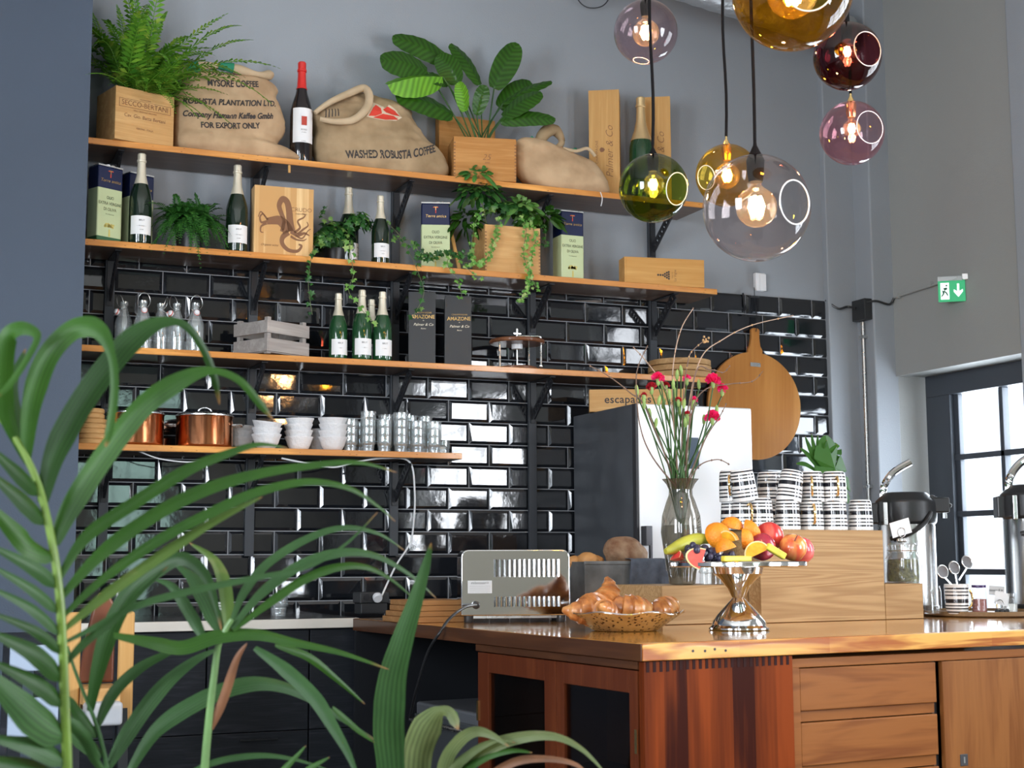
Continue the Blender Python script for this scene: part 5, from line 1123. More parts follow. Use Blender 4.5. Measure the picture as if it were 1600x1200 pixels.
# ================================================================== WALL FITTINGS AND CABLES
p = aty(1187, 441, -.012)
t = thing('wall_sensor', 'small white sensor box on the grey wall just above the tiles', 'sensor', (p.x, 0, p.z))
MB().box(-.034, .026, -.030, 0, -.048, .046).build('sensor_housing', M['plastic_w'], t, smooth=0, bevel=.006, seg=3)
MB().box(-.010, .026, -.034, -.0301, -.048, .040).build('sensor_cover', M['plastic_w'], t, smooth=0, bevel=.003)
jb = atx(1350, 485, 2.403); jb = Vector((2.403, -.118, jb.z))
t = thing('junction_box', 'black junction box on the stepped wall corner', 'junction box', (2.403, -.118, aty(1350, 485, -.118).z))
MB().box(-.050, 0, -.055, .055, -.055, .055).build('box_housing', M['plastic_k'], t, smooth=0, bevel=.004)
zj = t.location.z
t = MB().tube(catmull([(2.225, -.012, aty(1290, 471, 0).z+.004), (2.27, -.057, zj+.012), (2.33, -.057, zj+.026), (2.352, -.10, zj+.012)], 6), .006, 8).build('black_cable', M['plastic_k']); tag(t, 'black cable from the tile corner to the junction box', 'cable')
p1 = atx(1500, 430, XR); cr_ = Vector((XR-.012, -.19, aty(1399, 466, -.19).z))
t = thing('conduit_run', 'grey cable running from the junction box across the wall to the exit sign', 'cable')
MB().tube(catmull([(2.37, -.17, zj+.035), (2.42, -.189, zj+.04), (2.50, -.189, zj+.028), (XR-.010, -.20, cr_.z)], 6), .006, 8).build('black_section', M['plastic_k'], t)
sg_ = Vector((XR-.012, -.56, atx(1470, 443, XR).z))
MB().tube([(XR-.010, -.20, cr_.z), (XR-.012, -.70, p1.z-.01)], .006, 8).build('painted_section', M['wall_r'], t)
for y in (-.24, -.50): MB().box(XR-.022, XR, y-.006, y+.006, cr_.z+(p1.z-cr_.z)*(y+.2)/-.5-.012, cr_.z+(p1.z-cr_.z)*(y+.2)/-.5+.012).build('clip', M['wall_r'], t, smooth=0)
t = thing('conduit_pipe', 'thin galvanised conduit pipe running down the stepped corner', 'pipe', (2.388, -.105, .95))
MB().tube([(0, 0, 0), (0, 0, zj-1.01)], .010, 10).build('steel_tube', M['steel'], t)
for z in (zj-1.09, .55): MB().box(-.014, .014, -.022, .022, z-.008, z+.008).build('clip', M['steel'], t, smooth=0)
# exit sign
es = atx(1487, 455, XR); YE = -.70
c = aty(1487, 455, YE)
t = thing('exit_sign', 'green emergency exit sign with running figure and down arrow on a clear hanger', 'exit sign', (c.x, c.y, c.z), R(0), rot=(0, 0, R(-38)))
MB().box(-.064, .064, -.003, .003, -.052, .052).build('sign_panel', emit('lit green sign', (.02, .30, .12), .5), t, smooth=0)
W1 = emit('lit white sign symbol', (.8, 1, .92), .9)
sm_ = MB(); sm_.poly([(-.052, -.040), (-.012, -.040), (-.012, .042), (-.052, .042)], .0, .0006); sm_.build('door_symbol', W1, t, loc=(0, -.0033, 0), rot=(PI/2, 0, 0), smooth=0)
rn = MB(); rn.mi = 0
for pts in ([(-.030, .028), (-.024, .034), (-.018, .028), (-.024, .022)], [(-.040, .016), (-.022, .020), (-.020, .010), (-.034, .002)], [(-.034, .004), (-.022, -.006), (-.016, -.022), (-.021, -.024), (-.028, -.010), (-.040, -.002)], [(-.038, .004), (-.034, -.012), (-.047, -.028), (-.051, -.024), (-.042, -.011), (-.046, .004)]): rn.poly(pts, 0, .0006)
rn.build('running_figure', pbr('dark green figure', (.01, .10, .05), .5), t, loc=(0, -.0041, 0), rot=(PI/2, 0, 0), smooth=0)
ar = MB(); ar.poly([(.026, .036), (.036, .036), (.036, -.002), (.052, .008), (.052, -.004), (.031, -.030), (.010, -.004), (.010, .008), (.026, -.002)], 0, .0006); ar.build('down_arrow', W1, t, loc=(0, -.0033, 0), rot=(PI/2, 0, 0), smooth=0)
MB().box(-.064, .066, -.004, .004, .0525, .074).build('clear_holder', M['clear2'], t, smooth=0)
MB().box(.050, .085, -.012, .012, .052, .085).build('holder_bracket', M['steel'], t, smooth=0, bevel=.003)
MB().tube([(.08, 0, .07), (.115, .045, .07)], .007).build('wall_arm', M['steel'], t)
t = MB().tube(catmull([aty(938, 300, -.303), aty(941, 310, -.306), aty(939, 322, -.303)], 4), .0022, 6).build('tie_string', M['paper']); tag(t, 'short white string hanging from the top shelf edge below the champagne box', 'string')
t = MB().tube([aty(452, 258, -.29), aty(452, 270, -.29)], .006, 8).build('wooden_peg', M['pine_z']); tag(t, 'small pale wooden peg under the top shelf below the two coffee sacks', 'peg')
# foil duct near the ceiling and thin cable loop
a_ = aty(930, -40, -.55); b2 = aty(1320, 85, -.18)
dn = (b2-a_).normalized(); t = MB(); P = [a_-dn*.5+(b2-a_+dn*.5)*i/40+Vector((0, 0, .115)) for i in range(41)]
t.tube(P, [.098+.004*(i % 2) for i in range(41)], 20); o = t.build('foil_duct', pbr('crinkled silver foil', (.62, .64, .66), .32, .85, bump=1.0, scale=26), smooth=60); tag(o, 'crinkled silver foil ventilation duct under the ceiling', 'duct')
t = MB().tube(catmull([aty(896, -20, -.04), aty(905, 2, -.04), aty(920, 12, -.04), aty(940, 10, -.04), aty(952, -3, -.04), aty(956, -20, -.04)], 6), .003, 6).build('thin_cable', M['plastic_k']); tag(t, 'thin dark cable loop hanging on the wall at the top picture edge', 'cable')
# ================================================================== COFFEE SACKS
def burlap(name, a, b):
    m, nt, bs = nodes(name); L = nt.links.new; tc = N(nt, 'TexCoord')
    n1 = N(nt, 'TexNoise'); n1.inputs['Scale'].default_value = 9; n1.inputs['Detail'].default_value = 5; L(tc.outputs['Object'], n1.inputs[0])
    r = ramp(nt, [(.3, a), (.7, b)]); L(n1.outputs['Fac'], r.inputs[0]); L(r.outputs[0], bs.inputs['Base Color']); bs.inputs['Roughness'].default_value = .92; bs.inputs['Specular IOR Level'].default_value = .15
    wv = N(nt, 'TexWave'); wv.inputs['Scale'].default_value = 130; wv.bands_direction = 'Z'; L(tc.outputs['Object'], wv.inputs[0]); w2_ = N(nt, 'TexWave'); w2_.inputs['Scale'].default_value = 130; w2_.bands_direction = 'X'; L(tc.outputs['Object'], w2_.inputs[0])
    ad = N(nt, 'Math', operation='ADD'); L(wv.outputs['Fac'], ad.inputs[0]); L(w2_.outputs['Fac'], ad.inputs[1])
    bp = N(nt, 'Bump'); bp.inputs['Strength'].default_value = .35; bp.inputs['Distance'].default_value = .002; L(ad.outputs[0], bp.inputs['Height']); L(bp.outputs[0], bs.inputs['Normal'])
    return m
M['burlap'] = burlap('tan burlap', (.40, .265, .15), (.58, .41, .25)); M['burlap2'] = burlap('brown burlap', (.29, .20, .11), (.46, .335, .20))
M['cuff'] = burlap('inner burlap', (.50, .38, .24), (.62, .48, .32)); M['green'] = pbr('green stitching stripe', (.02, .22, .12), .8); M['sackink'] = pbr('faded black sack print', (.045, .04, .04), .9)
def loft(secs, yc, base_z, seed, amp=.010, n=56, per=5):
    """secs: (py, xl, xr, halfdepth) rows from bottom up seen at plane yc"""
    rows = []
    for py, xl, xr, hd in secs:
        a, b = aty(xl, py, yc), aty(xr, py, yc); rows.append(Vector(((a.x+b.x)/2, (b.x-a.x)/2, (a.z+b.z)/2))); rows[-1] = (rows[-1], hd)
    z0 = rows[0][0].z; pts = [Vector((r.x, r.y, base_z+(r.z-z0))) for r, _ in rows]; P = catmull(pts, per); H = catmull([Vector((hd, 0, 0)) for _, hd in rows], per)
    m = MB(); vs = []
    for c, h in zip(P, H):
        for k_ in range(n):
            a = 2*PI*k_/n; ca, sa = math.cos(a), math.sin(a); e = .78
            v = Vector((c.x+max(c.y, .002)*math.copysign(abs(ca)**e, ca), yc+h.x*math.copysign(abs(sa)**e, sa), c.z))
            q = Vector((v.x*5, v.y*5, v.z*13))+Vector((seed, 0, 0)); d = amp*noise.noise(q)+amp*.5*noise.noise(q*2.3)+amp*1.1*(1-abs(noise.noise(Vector((v.x*7+seed, v.y*7, v.z*22+v.x*18)))*2.2))*.5
            v += Vector((ca, sa, 0))*d; vs.append(v)
    k_ = len(P); fs = [(i*n+j, i*n+(j+1) % n, (i+1)*n+(j+1) % n, (i+1)*n+j) for i in range(k_-1) for j in range(n)]
    m._add(vs, fs+[tuple(range(n-1, -1, -1)), tuple((k_-1)*n+j for j in range(n))]); return m
def project(m, body, size, cx, cz, parent, mat, arc=0, rot=0, shear=0, offset=0, sx=1):
    bv = BVHTree.FromPolygons([tuple(v) for v in m.v], m.f); vs, fs = text_verts(body, size, shear=shear, offset=offset); out = []
    ca, sa = math.cos(R(rot)), math.sin(R(rot))
    for v in vs:
        x = v.x*sx; z = v.y+(arc*x*x if x > 0 or arc < .8 else 0); x, z = x*ca-z*sa, x*sa+z*ca; o_ = Vector((cx+x, -3, cz+z)); h = bv.ray_cast(o_, Vector((0, 1, 0)))
        out.append((cx+x, (h[0].y if h[0] is not None else -.25)-.0022, cz+z))
    mb = MB(); mb._add(out, fs); return mb.build('lettering', mat, parent, smooth=0)
def patch(m, outline, cx, cz, parent, mat, name='print', n=8):
    bv = BVHTree.FromPolygons([tuple(v) for v in m.v], m.f); out = []; c = Vector((sum(p[0] for p in outline)/len(outline), sum(p[1] for p in outline)/len(outline)))
    rings = 5; vs = []
    L_ = len(outline)*4; ol = []
    for i in range(len(outline)):
        a, b = outline[i], outline[(i+1) % len(outline)]
        for k_ in range(4): ol.append(Vector((a[0]+(b[0]-a[0])*k_/4, a[1]+(b[1]-a[1])*k_/4)))
    for r_ in range(rings+1):
        for p in ol:
            q = c.lerp(p, max(r_/rings, .001)); h = bv.ray_cast(Vector((cx+q.x, -3, cz+q.y)), Vector((0, 1, 0))); vs.append((cx+q.x, (h[0].y if h[0] is not None else -.25)-.0018, cz+q.y))
    fs = [(r_*L_+k_, r_*L_+(k_+1) % L_, (r_+1)*L_+(k_+1) % L_, (r_+1)*L_+k_) for r_ in range(rings) for k_ in range(L_)]
    mb = MB(); mb._add(vs, fs); return mb.build(name, mat, parent, smooth=30)
zS = SH[1][0]+.001
# left sack
s1 = thing('coffee_sack', 'tall stuffed burlap coffee sack with rolled top, right of the fern crate', 'sack')
m1 = loft([(236, 282, 462, .095), (228, 272, 472, .118), (214, 268, 452, .122), (203, 270, 432, .112), (190, 272, 440, .112), (168, 274, 441, .108), (150, 274, 440, .10), (138, 278, 434, .088), (130, 284, 430, .085), (118, 286, 434, .085), (108, 296, 425, .07), (103, 312, 405, .04)], -.165, zS, 3, .012)
m1.build('sack_body', M['burlap'], s1, smooth=70)
c = aty(350, 120, -.165)
for nm, mat, k0, k1, rr_ in (('rolled_cuff', M['cuff'], 0, 60, .020),):
    P = [Vector((c.x+.205*math.cos(a), -.165+.085*math.sin(a), c.z+.010+.012*math.sin(3*a+1)+.016*math.cos(a))) for a in [2*PI*i/60 for i in range(60)]]
    cf = MB().tube(P, [.017+.005*math.sin(i*.7) for i in range(60)], 10, closed=True).build(nm, mat, s1, smooth=60)
    for a0 in (36, 43):
        MB().tube([P[a0+i] for i in range(4)], [.0195+.005*math.sin((a0+i)*.7) for i in range(4)], 10).build('green_stripe', M['green'], cf, smooth=60)
for body, size, px, py, rot, sh in (('KARNATAKA', .020, 352, 112, 4, 0), ('MYSORE COFFEE', .026, 366, 130, 5, 0), ('ROBUSTA PLANTATION LTD.', .027, 362, 161, 5, .3), ('Company Hamann Kaffee Gmbh', .026, 358, 182, 4, .3), ('FOR EXPORT ONLY', .025, 360, 198, 5, 0)):
    p = aty(px, py, -.27); project(m1, body, size*1.42, p.x, p.z, s1, M['sackink'], arc=.35, rot=rot, shear=sh, offset=.0011, sx=.80)
# middle sack
s2 = thing('coffee_sack', 'slumped burlap coffee sack with a red patch, right of the red capped bottle', 'sack')
m2_ = loft([(262, 506, 688, .095), (250, 494, 697, .118), (236, 489, 697, .122), (218, 490, 690, .118), (204, 489, 672, .108), (190, 487, 660, .105), (176, 488, 652, .095), (166, 497, 646, .085), (156, 512, 640, .075), (146, 530, 628, .060), (139, 548, 600, .042), (134, 558, 578, .02)], -.165, zS, 11, .015)
m2_.build('sack_body', M['burlap2'], s2, smooth=70)
P = catmull([aty(492, 176, -.25), aty(515, 160, -.25), aty(545, 146, -.24), aty(568, 138, -.22), aty(577, 150, -.25), aty(572, 170, -.275), aty(552, 187, -.285), aty(525, 190, -.28), aty(500, 186, -.27)], 8)
cf = MB().tube(P, [.010+.009*math.sin(PI*i/len(P)) for i in range(len(P))], 12).build('folded_mouth', M['cuff'], s2, smooth=60)
p = aty(612, 239, -.28); project(m2_, 'WASHED ROBUSTA COFFEE', .052, p.x+.004, p.z-.012, s2, M['sackink'], arc=.95, rot=5, offset=.0013, sx=.66)
p = aty(598, 178, -.25)
patch(m2_, [(-.090, -.028), (-.065, .020), (-.050, .052), (-.022, .040), (.006, .026), (.020, .046), (.060, .024), (.082, -.008), (.050, -.030), (-.01, -.036)], p.x+.008, p.z, s2, pbr('cream print ground', (.62, .52, .38), .9), 'printed_emblem')
for ol_ in ([(-.080, -.024), (-.058, .018), (-.042, .036), (-.022, .018), (-.018, -.006), (-.050, -.022)], [(-.012, .014), (.012, .034), (.052, .018), (.072, -.006), (.030, -.002), (.002, .002)], [(-.060, -.030), (-.012, -.006), (.040, -.008), (.062, -.024), (.0, -.033)]):
    patch(m2_, ol_, p.x+.008, p.z+.001, s2, pbr('red print', (.60, .045, .025), .85), 'red_print').location = (0, -.002, 0)
p = aty(520, 177, -.25)
for i in range(5): patch(m2_, [(-.004, -.022), (.0, -.022), (.002, .018), (-.002, .018)], p.x-.028+.013*i, p.z+.002*i, s2, M['sackink'], 'stripe_print')
# right sack
s3 = thing('coffee_sack', 'low burlap sack with knotted top between the leafy crate and champagne box', 'sack')
m3_ = loft([(297, 842, 944, .060), (288, 822, 949, .078), (276, 810, 946, .082), (262, 805, 940, .080), (248, 804, 930, .075), (238, 806, 912, .068), (228, 806, 885, .060), (219, 808, 862, .045), (213, 815, 845, .030)], -.215, zS, 23, .010)
m3_.build('sack_body', M['burlap'], s3, smooth=70)
m = MB(); m.tube(catmull([aty(842, 222, -.20), aty(850, 210, -.21), aty(862, 203, -.21), aty(872, 208, -.21), aty(878, 220, -.22), aty(872, 232, -.22)], 6), [.016+.016*math.sin(PI*min(1, i/26+.15)) for i in range(31)], 14)
for v in m.v: v += Vector((0, 0, 1))*.006*noise.noise(v*30)
m.build('knotted_top', M['burlap2'], s3, smooth=70)
MB().tube(catmull([aty(830, 214, -.235), aty(842, 226, -.25), aty(860, 234, -.26), aty(885, 236, -.255), aty(900, 233, -.24)], 6), .007, 8).build('green_tie', M['green'], s3)
MB().tube(catmull([aty(880, 232, -.26), aty(900, 236, -.27), aty(918, 232, -.26), aty(930, 244, -.26)], 6), .008, 8).build('loose_fold', M['cuff'], s3)

# ================================================================== PLANTS ON THE SHELVES
M['fern'] = leafmat('bright fern green', (.028, .12, .010), (.12, .30, .025), .22, .5, tip=(.36, .46, .06)); M['fern_d'] = leafmat('dark fern green', (.010, .06, .012), (.045, .17, .025), .2, .45)
M['broad'] = leafmat('glossy dark green leaf', (.012, .055, .006), (.040, .12, .012), .12, .30, veins='ribs'); M['broad_l'] = leafmat('bright lime leaf', (.09, .32, .02), (.22, .50, .04), .3, .35, veins='ribs')
M['ivy'] = leafmat('ivy green', (.008, .045, .012), (.035, .13, .024), .15, .35, tip=(.30, .46, .12)); M['ivy_l'] = leafmat('light variegated ivy', (.05, .20, .03), (.18, .38, .08), .2, .4, tip=(.62, .68, .30))
M['vine'] = pbr('ivy stem', (.10, .13, .05), .6)
def frond(m, base, az, el, L, droop, wid, q, n=26):
    P = []; d = Vector((math.cos(az), math.sin(az), 0))
    for i in range(n+1):
        s = i/n; P.append(base+d*(L*s*math.cos(el))+Vector((0, 0, L*s*math.sin(el)-droop*L*s*s)))
    m.tube([p for p in P[::3]], [.0016]*len(P[::3]), 4)
    for i in range(3, n+1):
        s = i/n; t = (P[i]-P[i-1]).normalized(); side = t.cross(Vector((0, 0, 1)));
        if side.length < .1: side = Vector((1, 0, 0))
        side.normalize(); up = side.cross(t); l = wid*math.sin(PI*min(1, (s*.93+.07)**.7))*(1-.15*s)+.004; tilt = q.uniform(-.25, .15)
        for sg in (-1, 1):
            e = (side*sg+t*.35+up*tilt).normalized()*l; w_ = L/n*.46; a = P[i]
            m._add([a-t*w_*.5, a+e*.45+t*w_*.75-up*.001, a+e, a+e*.45-t*w_*.65], [(0, 1, 2, 3)] if sg > 0 else [(3, 2, 1, 0)])
def fern(parent, c, n, L, mat, seed, azr=(0, 2*PI), elr=(.3, 1.4), dr=(.3, .9), wid=.036, spread=.05):
    q = random.Random(seed)
    for i in range(n):
        az = azr[0]+(azr[1]-azr[0])*(i+q.random())/n; el = q.uniform(*elr); m = MB()
        frond(m, c+Vector((q.uniform(-spread, spread), q.uniform(-.03, .03), 0)), az, el, L*q.uniform(.7, 1.1), q.uniform(*dr), wid*q.uniform(.8, 1.15), q)
        m.build('frond', mat, parent, smooth=0)
# fern in the lettered crate
pc_ = on(1, 205, -.19); W, D, H = .262, .19, topH(1, 205, 141, -.28)
t = thing('fern_crate', 'big bright fern growing in a lettered pine wine crate on the top shelf', 'potted plant', tuple(pc_+Vector((0, -.005, .001))), R(16))
open_crate(t, W, D, H, M['pine_l']); soil(t, W, D, H-.01)
y = -D/2-.0008
zq = H/.178
for z, s, b, sh in ((.146, .009, 'VALPANTENA', 0), (.122, .031, 'SECCO-BERTANI', 0), (.094, .009, 'VINO ORIGINALE VERONESE', 0), (.070, .022, 'Cav. Gio. Batta Bertani', .1), (.020, .011, 'VERONA - ITALIA', 0)): text('lettering', b, s, M['brand'], t, (0, y, z+(H-.178)*.8), shear=sh, sx=.9)
fb = MB()
for a in ((-.115, .115, .138, .1395), (-.115, .115, .1035, .105), (-.115, -.1135, .1035, .1395), (.1135, .115, .1035, .1395)): fb.box(a[0], a[1], y-.0002, y+.0004, a[2]+(H-.178)*.8, a[3]+(H-.178)*.8)
fb.build('printed_frame', M['brand'], t, smooth=0)
fern(t, Vector((-.01, .0, H-.01)), 54, .70, M['fern'], 2, elr=(.75, 1.5), dr=(.25, .75), wid=.048)
fern(t, Vector((.03, -.03, H-.01)), 40, .38, M['fern'], 5, azr=(-2.8, .9), elr=(.25, 1.1), dr=(.3, .8), wid=.040)
fern(t, Vector((.05, -.02, H)), 20, .72, M['fern'], 8, azr=(-1.0, .6), elr=(.45, 1.15), dr=(.35, .75), wid=.050)
# small fern on shelf 2
t = thing('small_fern', 'compact dark green fern in a black pot between the two big champagne bottles', 'potted plant', tuple(on2(2, 296, 385, -.19)+Vector((0, 0, .001))))
MB().lathe([(.050, 0), (.066, .10), (.068, .105), (.062, .105), (.060, .09), (.0001, .09)], 28).build('black_pot', M['plastic_k'], t)
fern(t, Vector((0, 0, .10)), 80, .26, M['fern_d'], 12, azr=(-3.35, .2), elr=(.75, 1.5), dr=(.4, 1.1), wid=.034, spread=.05)
fern(t, Vector((0, -.03, .10)), 40, .23, M['fern_d'], 15, azr=(-2.9, -.2), elr=(.4, 1.1), dr=(.9, 1.4), wid=.032, spread=.06)
# crate 25 with broad leaves
pb = on(1, 752, -.185); W, D, H = .292, .19, topH(1, 752, 215, -.28)
t = thing('leafy_crate', 'broad leaved dark green plant in a wooden crate branded 25 on the top shelf', 'potted plant', tuple(pb+Vector((0, -.005, .001))), R(-12))
open_crate(t, W, D, H, M['crate']); soil(t, W, D, H-.012)
dv_ = MB()
for i in range(int(H/.016)-1):
    for sx in (-1, 1): dv_.box(sx*(W/2-.004)-.004, sx*(W/2-.004)+.004, -D/2-.0007, -D/2+.0002, .008+i*.016, .014+i*.016)
dv_.build('finger_joints', M['brand'], t, smooth=0)
text('lettering', '25', .040, M['brand'], t, (.006, -D/2-.0009, .108), shear=.3, offset=-.0006)
text('lettering', 'anni', .014, M['brand'], t, (.010, -D/2-.0009, .084), shear=.3)
ti = t.matrix_basis.inverted() if False else (Matrix.Translation(pb+Vector((0, -.005, .001))) @ Matrix.Rotation(R(-12), 4, 'Z')).inverted()
M['veined'], nt_, b_ = nodes('ribbed glossy leaf'); L = nt_.links.new
LV_ = [((702, 98), (613, 58), 17, .04, 0, 0), ((668, 112), (594, 94), 22, -.02, 0, 0), ((692, 120), (606, 132), 20, -.07, 1, 1), ((708, 180), (618, 150), 20, -.03, 0, 0), ((716, 130), (684, 86), 18, 0, 0, 0), ((750, 132), (704, 68), 14, .03, 0, 0), ((772, 138), (808, 67), 18, -.03, 0, 0), ((780, 168), (830, 128), 16, .02, 0, 0), ((786, 162), (862, 127), 9, .0, 0, 0), ((786, 182), (846, 144), 17, -.06, 0, 0), ((782, 190), (868, 187), 12, -.07, 0, 0), ((728, 174), (717, 128), 14, -.05, 1, 0), ((745, 180), (758, 133), 11, -.04, 0, 0), ((700, 130), (660, 120), 14, -.02, 0, 0)]
for i, (b0, tp_, hw, dy, lime, fold_) in enumerate(LV_):
    q = random.Random(i); yb = -.19
    root = Vector((pb.x+q.uniform(-.05, .05), -.19+q.uniform(-.03, .03), SH[1][0]+.17)); A0, A1 = aty(*b0, yb+dy*.6), aty(*tp_, yb+dy*1.6)
    midp = A0.lerp(A1, .5)+Vector((0, -.012, .012)); P = [ti @ v for v in catmull([A0, midp, A1], 9)]; hwm = hw*1.3*5.8/FPX
    m = MB(); tilt = Vector((q.uniform(-.4, .4), -1, q.uniform(.15, .8)))
    def wf(s, h=hwm): return h*(math.sin(PI*min(1, s*.90+.06))**.62)*(1 if s < .96 else .5)+.0008
    # ribs: cross section gently rippled
    k_ = 9; vs = []; n = len(P)
    for a_i, p in enumerate(P):
        s = a_i/(n-1); d = (P[min(a_i+1, n-1)]-P[max(a_i-1, 0)]).normalized(); nn = (tilt-d*tilt.dot(d)).normalized(); sd_ = d.cross(nn); w_ = wf(s)
        for j in range(k_):
            c_ = j/(k_-1)*2-1; vs.append(p+sd_*(c_*w_)-nn*(abs(c_)*w_*(.25 if not fold_ else .9))+nn*(.0022*math.sin(a_i*2.1-abs(c_)*5)))
    m._add(vs, [(a_i*k_+j, a_i*k_+j+1, (a_i+1)*k_+j+1, (a_i+1)*k_+j) for a_i in range(n-1) for j in range(k_-1)]); m.uv = [(j/(k_-1)*2-1, a_i/(n-1)*.9, 0) for a_i in range(n) for j in range(k_)]
    lf = m.build('leaf', M['broad_l'] if lime else M['broad'], t, smooth=60)
    MB().tube([v for v in catmull([ti @ root, ti @ (root.lerp(A0, .5)+Vector((0, 0, .012))), ti @ A0], 6)], .0035, 6).build('leaf_stalk', M['stem'], lf)
# plain crate behind
t = closed_box('wooden_box', 'plain reddish wooden box standing upright behind the leafy crate', 'box', on(1, 727, -.050), 0, .285, .055, aty(700, 179, -.08).z-SH[1][0]-.002, M['crate'], groove=False)
text('lettering', '25', .030, M['brand'], t, (-.02, -.029, .19), shear=.3)
# ivy
def lobed(m, c, r, nrm, up, q):
    a = nrm.cross(up).normalized(); b = a.cross(nrm).normalized(); pts = [(0, -.35), (.45, -.62), (.52, -.12), (.98, .05), (.50, .30), (.34, .42), (0, 1.12), (-.34, .42), (-.50, .30), (-.98, .05), (-.52, -.12), (-.45, -.62)]
    vs = [c]+[c+a*(x*r)+b*(y*r)-nrm*(abs(x)*r*.22+max(0, y)*r*.12) for x, y in pts]; n = len(pts); m._add(vs, [(0, i+1, (i+1) % n+1) for i in range(n)])
def ivy_strand(parent, pts, r0, n_leaf, mat, seed, spread=.012, name='ivy_vine', inv=None):
    q = random.Random(seed); P = catmull(pts, 10)
    if inv: P = [inv @ p for p in P]
    o = MB().tube(P, .0014, 5).build(name, M['vine'], parent)
    m = MB()
    for i in range(n_leaf):
        s = (i+q.random()*.6)/n_leaf; p = P[min(int(s*len(P)), len(P)-1)]; c = p+Vector((q.uniform(-1, 1)*spread, q.uniform(-1, .3)*spread*.8, q.uniform(-.8, .8)*spread))
        nr = Vector((q.uniform(-.7, .7), -1, q.uniform(-.3, .9))).normalized(); up = Vector((q.uniform(-.9, .9), 0, -1)); lobed(m, c, r0*q.uniform(.6, 1.15), nr, up, q)
    m.build('ivy_leaves', mat, o, smooth=0); return o
def ivy_mass(parent, cx, cy, cz, sx, sy, sz, n, r0, mat, seed, kind='ivy', name='foliage'):
    q = random.Random(seed); m = MB()
    for i in range(n):
        a, b = q.uniform(0, 2*PI), math.acos(q.uniform(-.35, 1)); rr_ = q.uniform(.65, 1.05); d = Vector((math.sin(b)*math.cos(a), math.sin(b)*math.sin(a), math.cos(b)))
        c = Vector((cx+d.x*sx*rr_, cy+d.y*sy*rr_, cz+d.z*sz*rr_)); nr = (d+Vector((q.uniform(-.6, .6), q.uniform(-.9, .1), q.uniform(-.2, .7)))).normalized(); up = Vector((q.uniform(-1, 1), q.uniform(-.3, .3), q.uniform(-1, .2)))
        if kind == 'ivy': lobed(m, c, r0*q.uniform(.6, 1.2), nr, up, q)
        else:
            ax = (d+Vector((q.uniform(-.7, .7), q.uniform(-.7, .3), q.uniform(-.7, .3)))).normalized(); L_ = r0*q.uniform(1.6, 2.6); pts = [c+ax*L_*s-Vector((0, 0, L_*.5*s*s)) for s in (0, .3, .6, .85, 1)]
            ribbon(m, pts, lambda s: r0*.42*math.sin(PI*min(1, s*.9+.08))+.0004, nr, .3, (-1, 0, 1))
    return m.build(name, mat, parent, smooth=0)
zi = SH[2][0]
iv = thing('ivy_plant', 'trailing ivy in a dark pot around the two champagne bottles right of the octopus box', 'potted plant')
pi_ = on2(2, 522, 400, -.115)
MB().lathe([(.040, 0), (.052, .075), (.054, .08), (.048, .08), (.0001, .072)], 24).build('dark_pot', M['plastic_k'], iv, loc=tuple(pi_+Vector((0, 0, .001))))
ivy_mass(iv, pi_.x+.0, -.13, zi+.115, .095, .060, .095, 190, .025, M['ivy'], 1)
c = aty(560, 350, -.19); ivy_mass(iv, c.x, -.20, c.z-.01, .07, .04, .07, 70, .023, M['ivy'], 2, name='side_foliage')
c = aty(510, 378, -.24); ivy_mass(iv, c.x, -.23, c.z, .06, .03, .045, 44, .023, M['ivy'], 3, name='low_foliage')
for i, (pp, nl) in enumerate(((((505, 372, -.24), (490, 388, -.30), (484, 420, -.325), (482, 450, -.33), (488, 492, -.33)), 17), (((545, 380, -.26), (548, 400, -.315), (552, 430, -.33), (545, 455, -.33), (566, 485, -.34), (590, 510, -.34)), 22), (((600, 345, -.22), (622, 365, -.26), (640, 395, -.29), (655, 430, -.325), (662, 460, -.33), (645, 495, -.33)), 24), (((525, 350, -.20), (500, 335, -.21), (512, 322, -.20)), 7), (((615, 372, -.25), (640, 376, -.27), (655, 392, -.29), (680, 400, -.30)), 16))):
    ivy_strand(iv, [aty(*p) for p in pp], .017, nl, M['ivy_l'] if i in (1,) else M['ivy'], 30+i, .015)
# planted crate on shelf 2
W, D, H = .272, .185, topH(2, 790, 353, -.27); pp_ = on(2, 790, -.175)
pk = thing('ivy_crate', 'wooden crate with mixed leafy plants and long ivy strands over the second shelf', 'potted plant', tuple(pp_+Vector((0, -.005, .001))), R(-3))
inv = (Matrix.Translation(pp_+Vector((0, -.005, .001))) @ Matrix.Rotation(R(-3), 4, 'Z')).inverted()
open_crate(pk, W, D, H, M['pine_l']); soil(pk, W, D, H-.012)
dv_ = MB()
for i in range(int(H/.016)-1):
    for sx in (-1, 1): dv_.box(sx*(W/2-.004)-.004, sx*(W/2-.004)+.004, -D/2-.0007, -D/2+.0002, .008+i*.016, .014+i*.016)
dv_.build('finger_joints', M['brand'], pk, smooth=0)
def loc_(px, py, y): return inv @ aty(px, py, y)
c = loc_(744, 274, -.29); ivy_mass(pk, c.x, c.y, c.z, .050, .03, .028, 44, .026, leafmat('umbrella leaf', (.03, .14, .03), (.10, .30, .06), .2, .35), 50, 'oval', 'top_tuft')
MB().tube(catmull([loc_(760, 350, -.22), loc_(752, 310, -.25), loc_(744, 274, -.29)], 8), .003, 6).build('plant_stem', M['vine'], pk)
c = loc_(748, 302, -.24); ivy_mass(pk, c.x, c.y, c.z, .09, .055, .05, 110, .027, M['ivy'], 51, 'oval', 'umbrella_foliage')
c = loc_(790, 330, -.20); ivy_mass(pk, c.x, c.y, c.z, .13, .07, .045, 170, .024, M['ivy'], 52, 'ivy', 'crown_foliage')
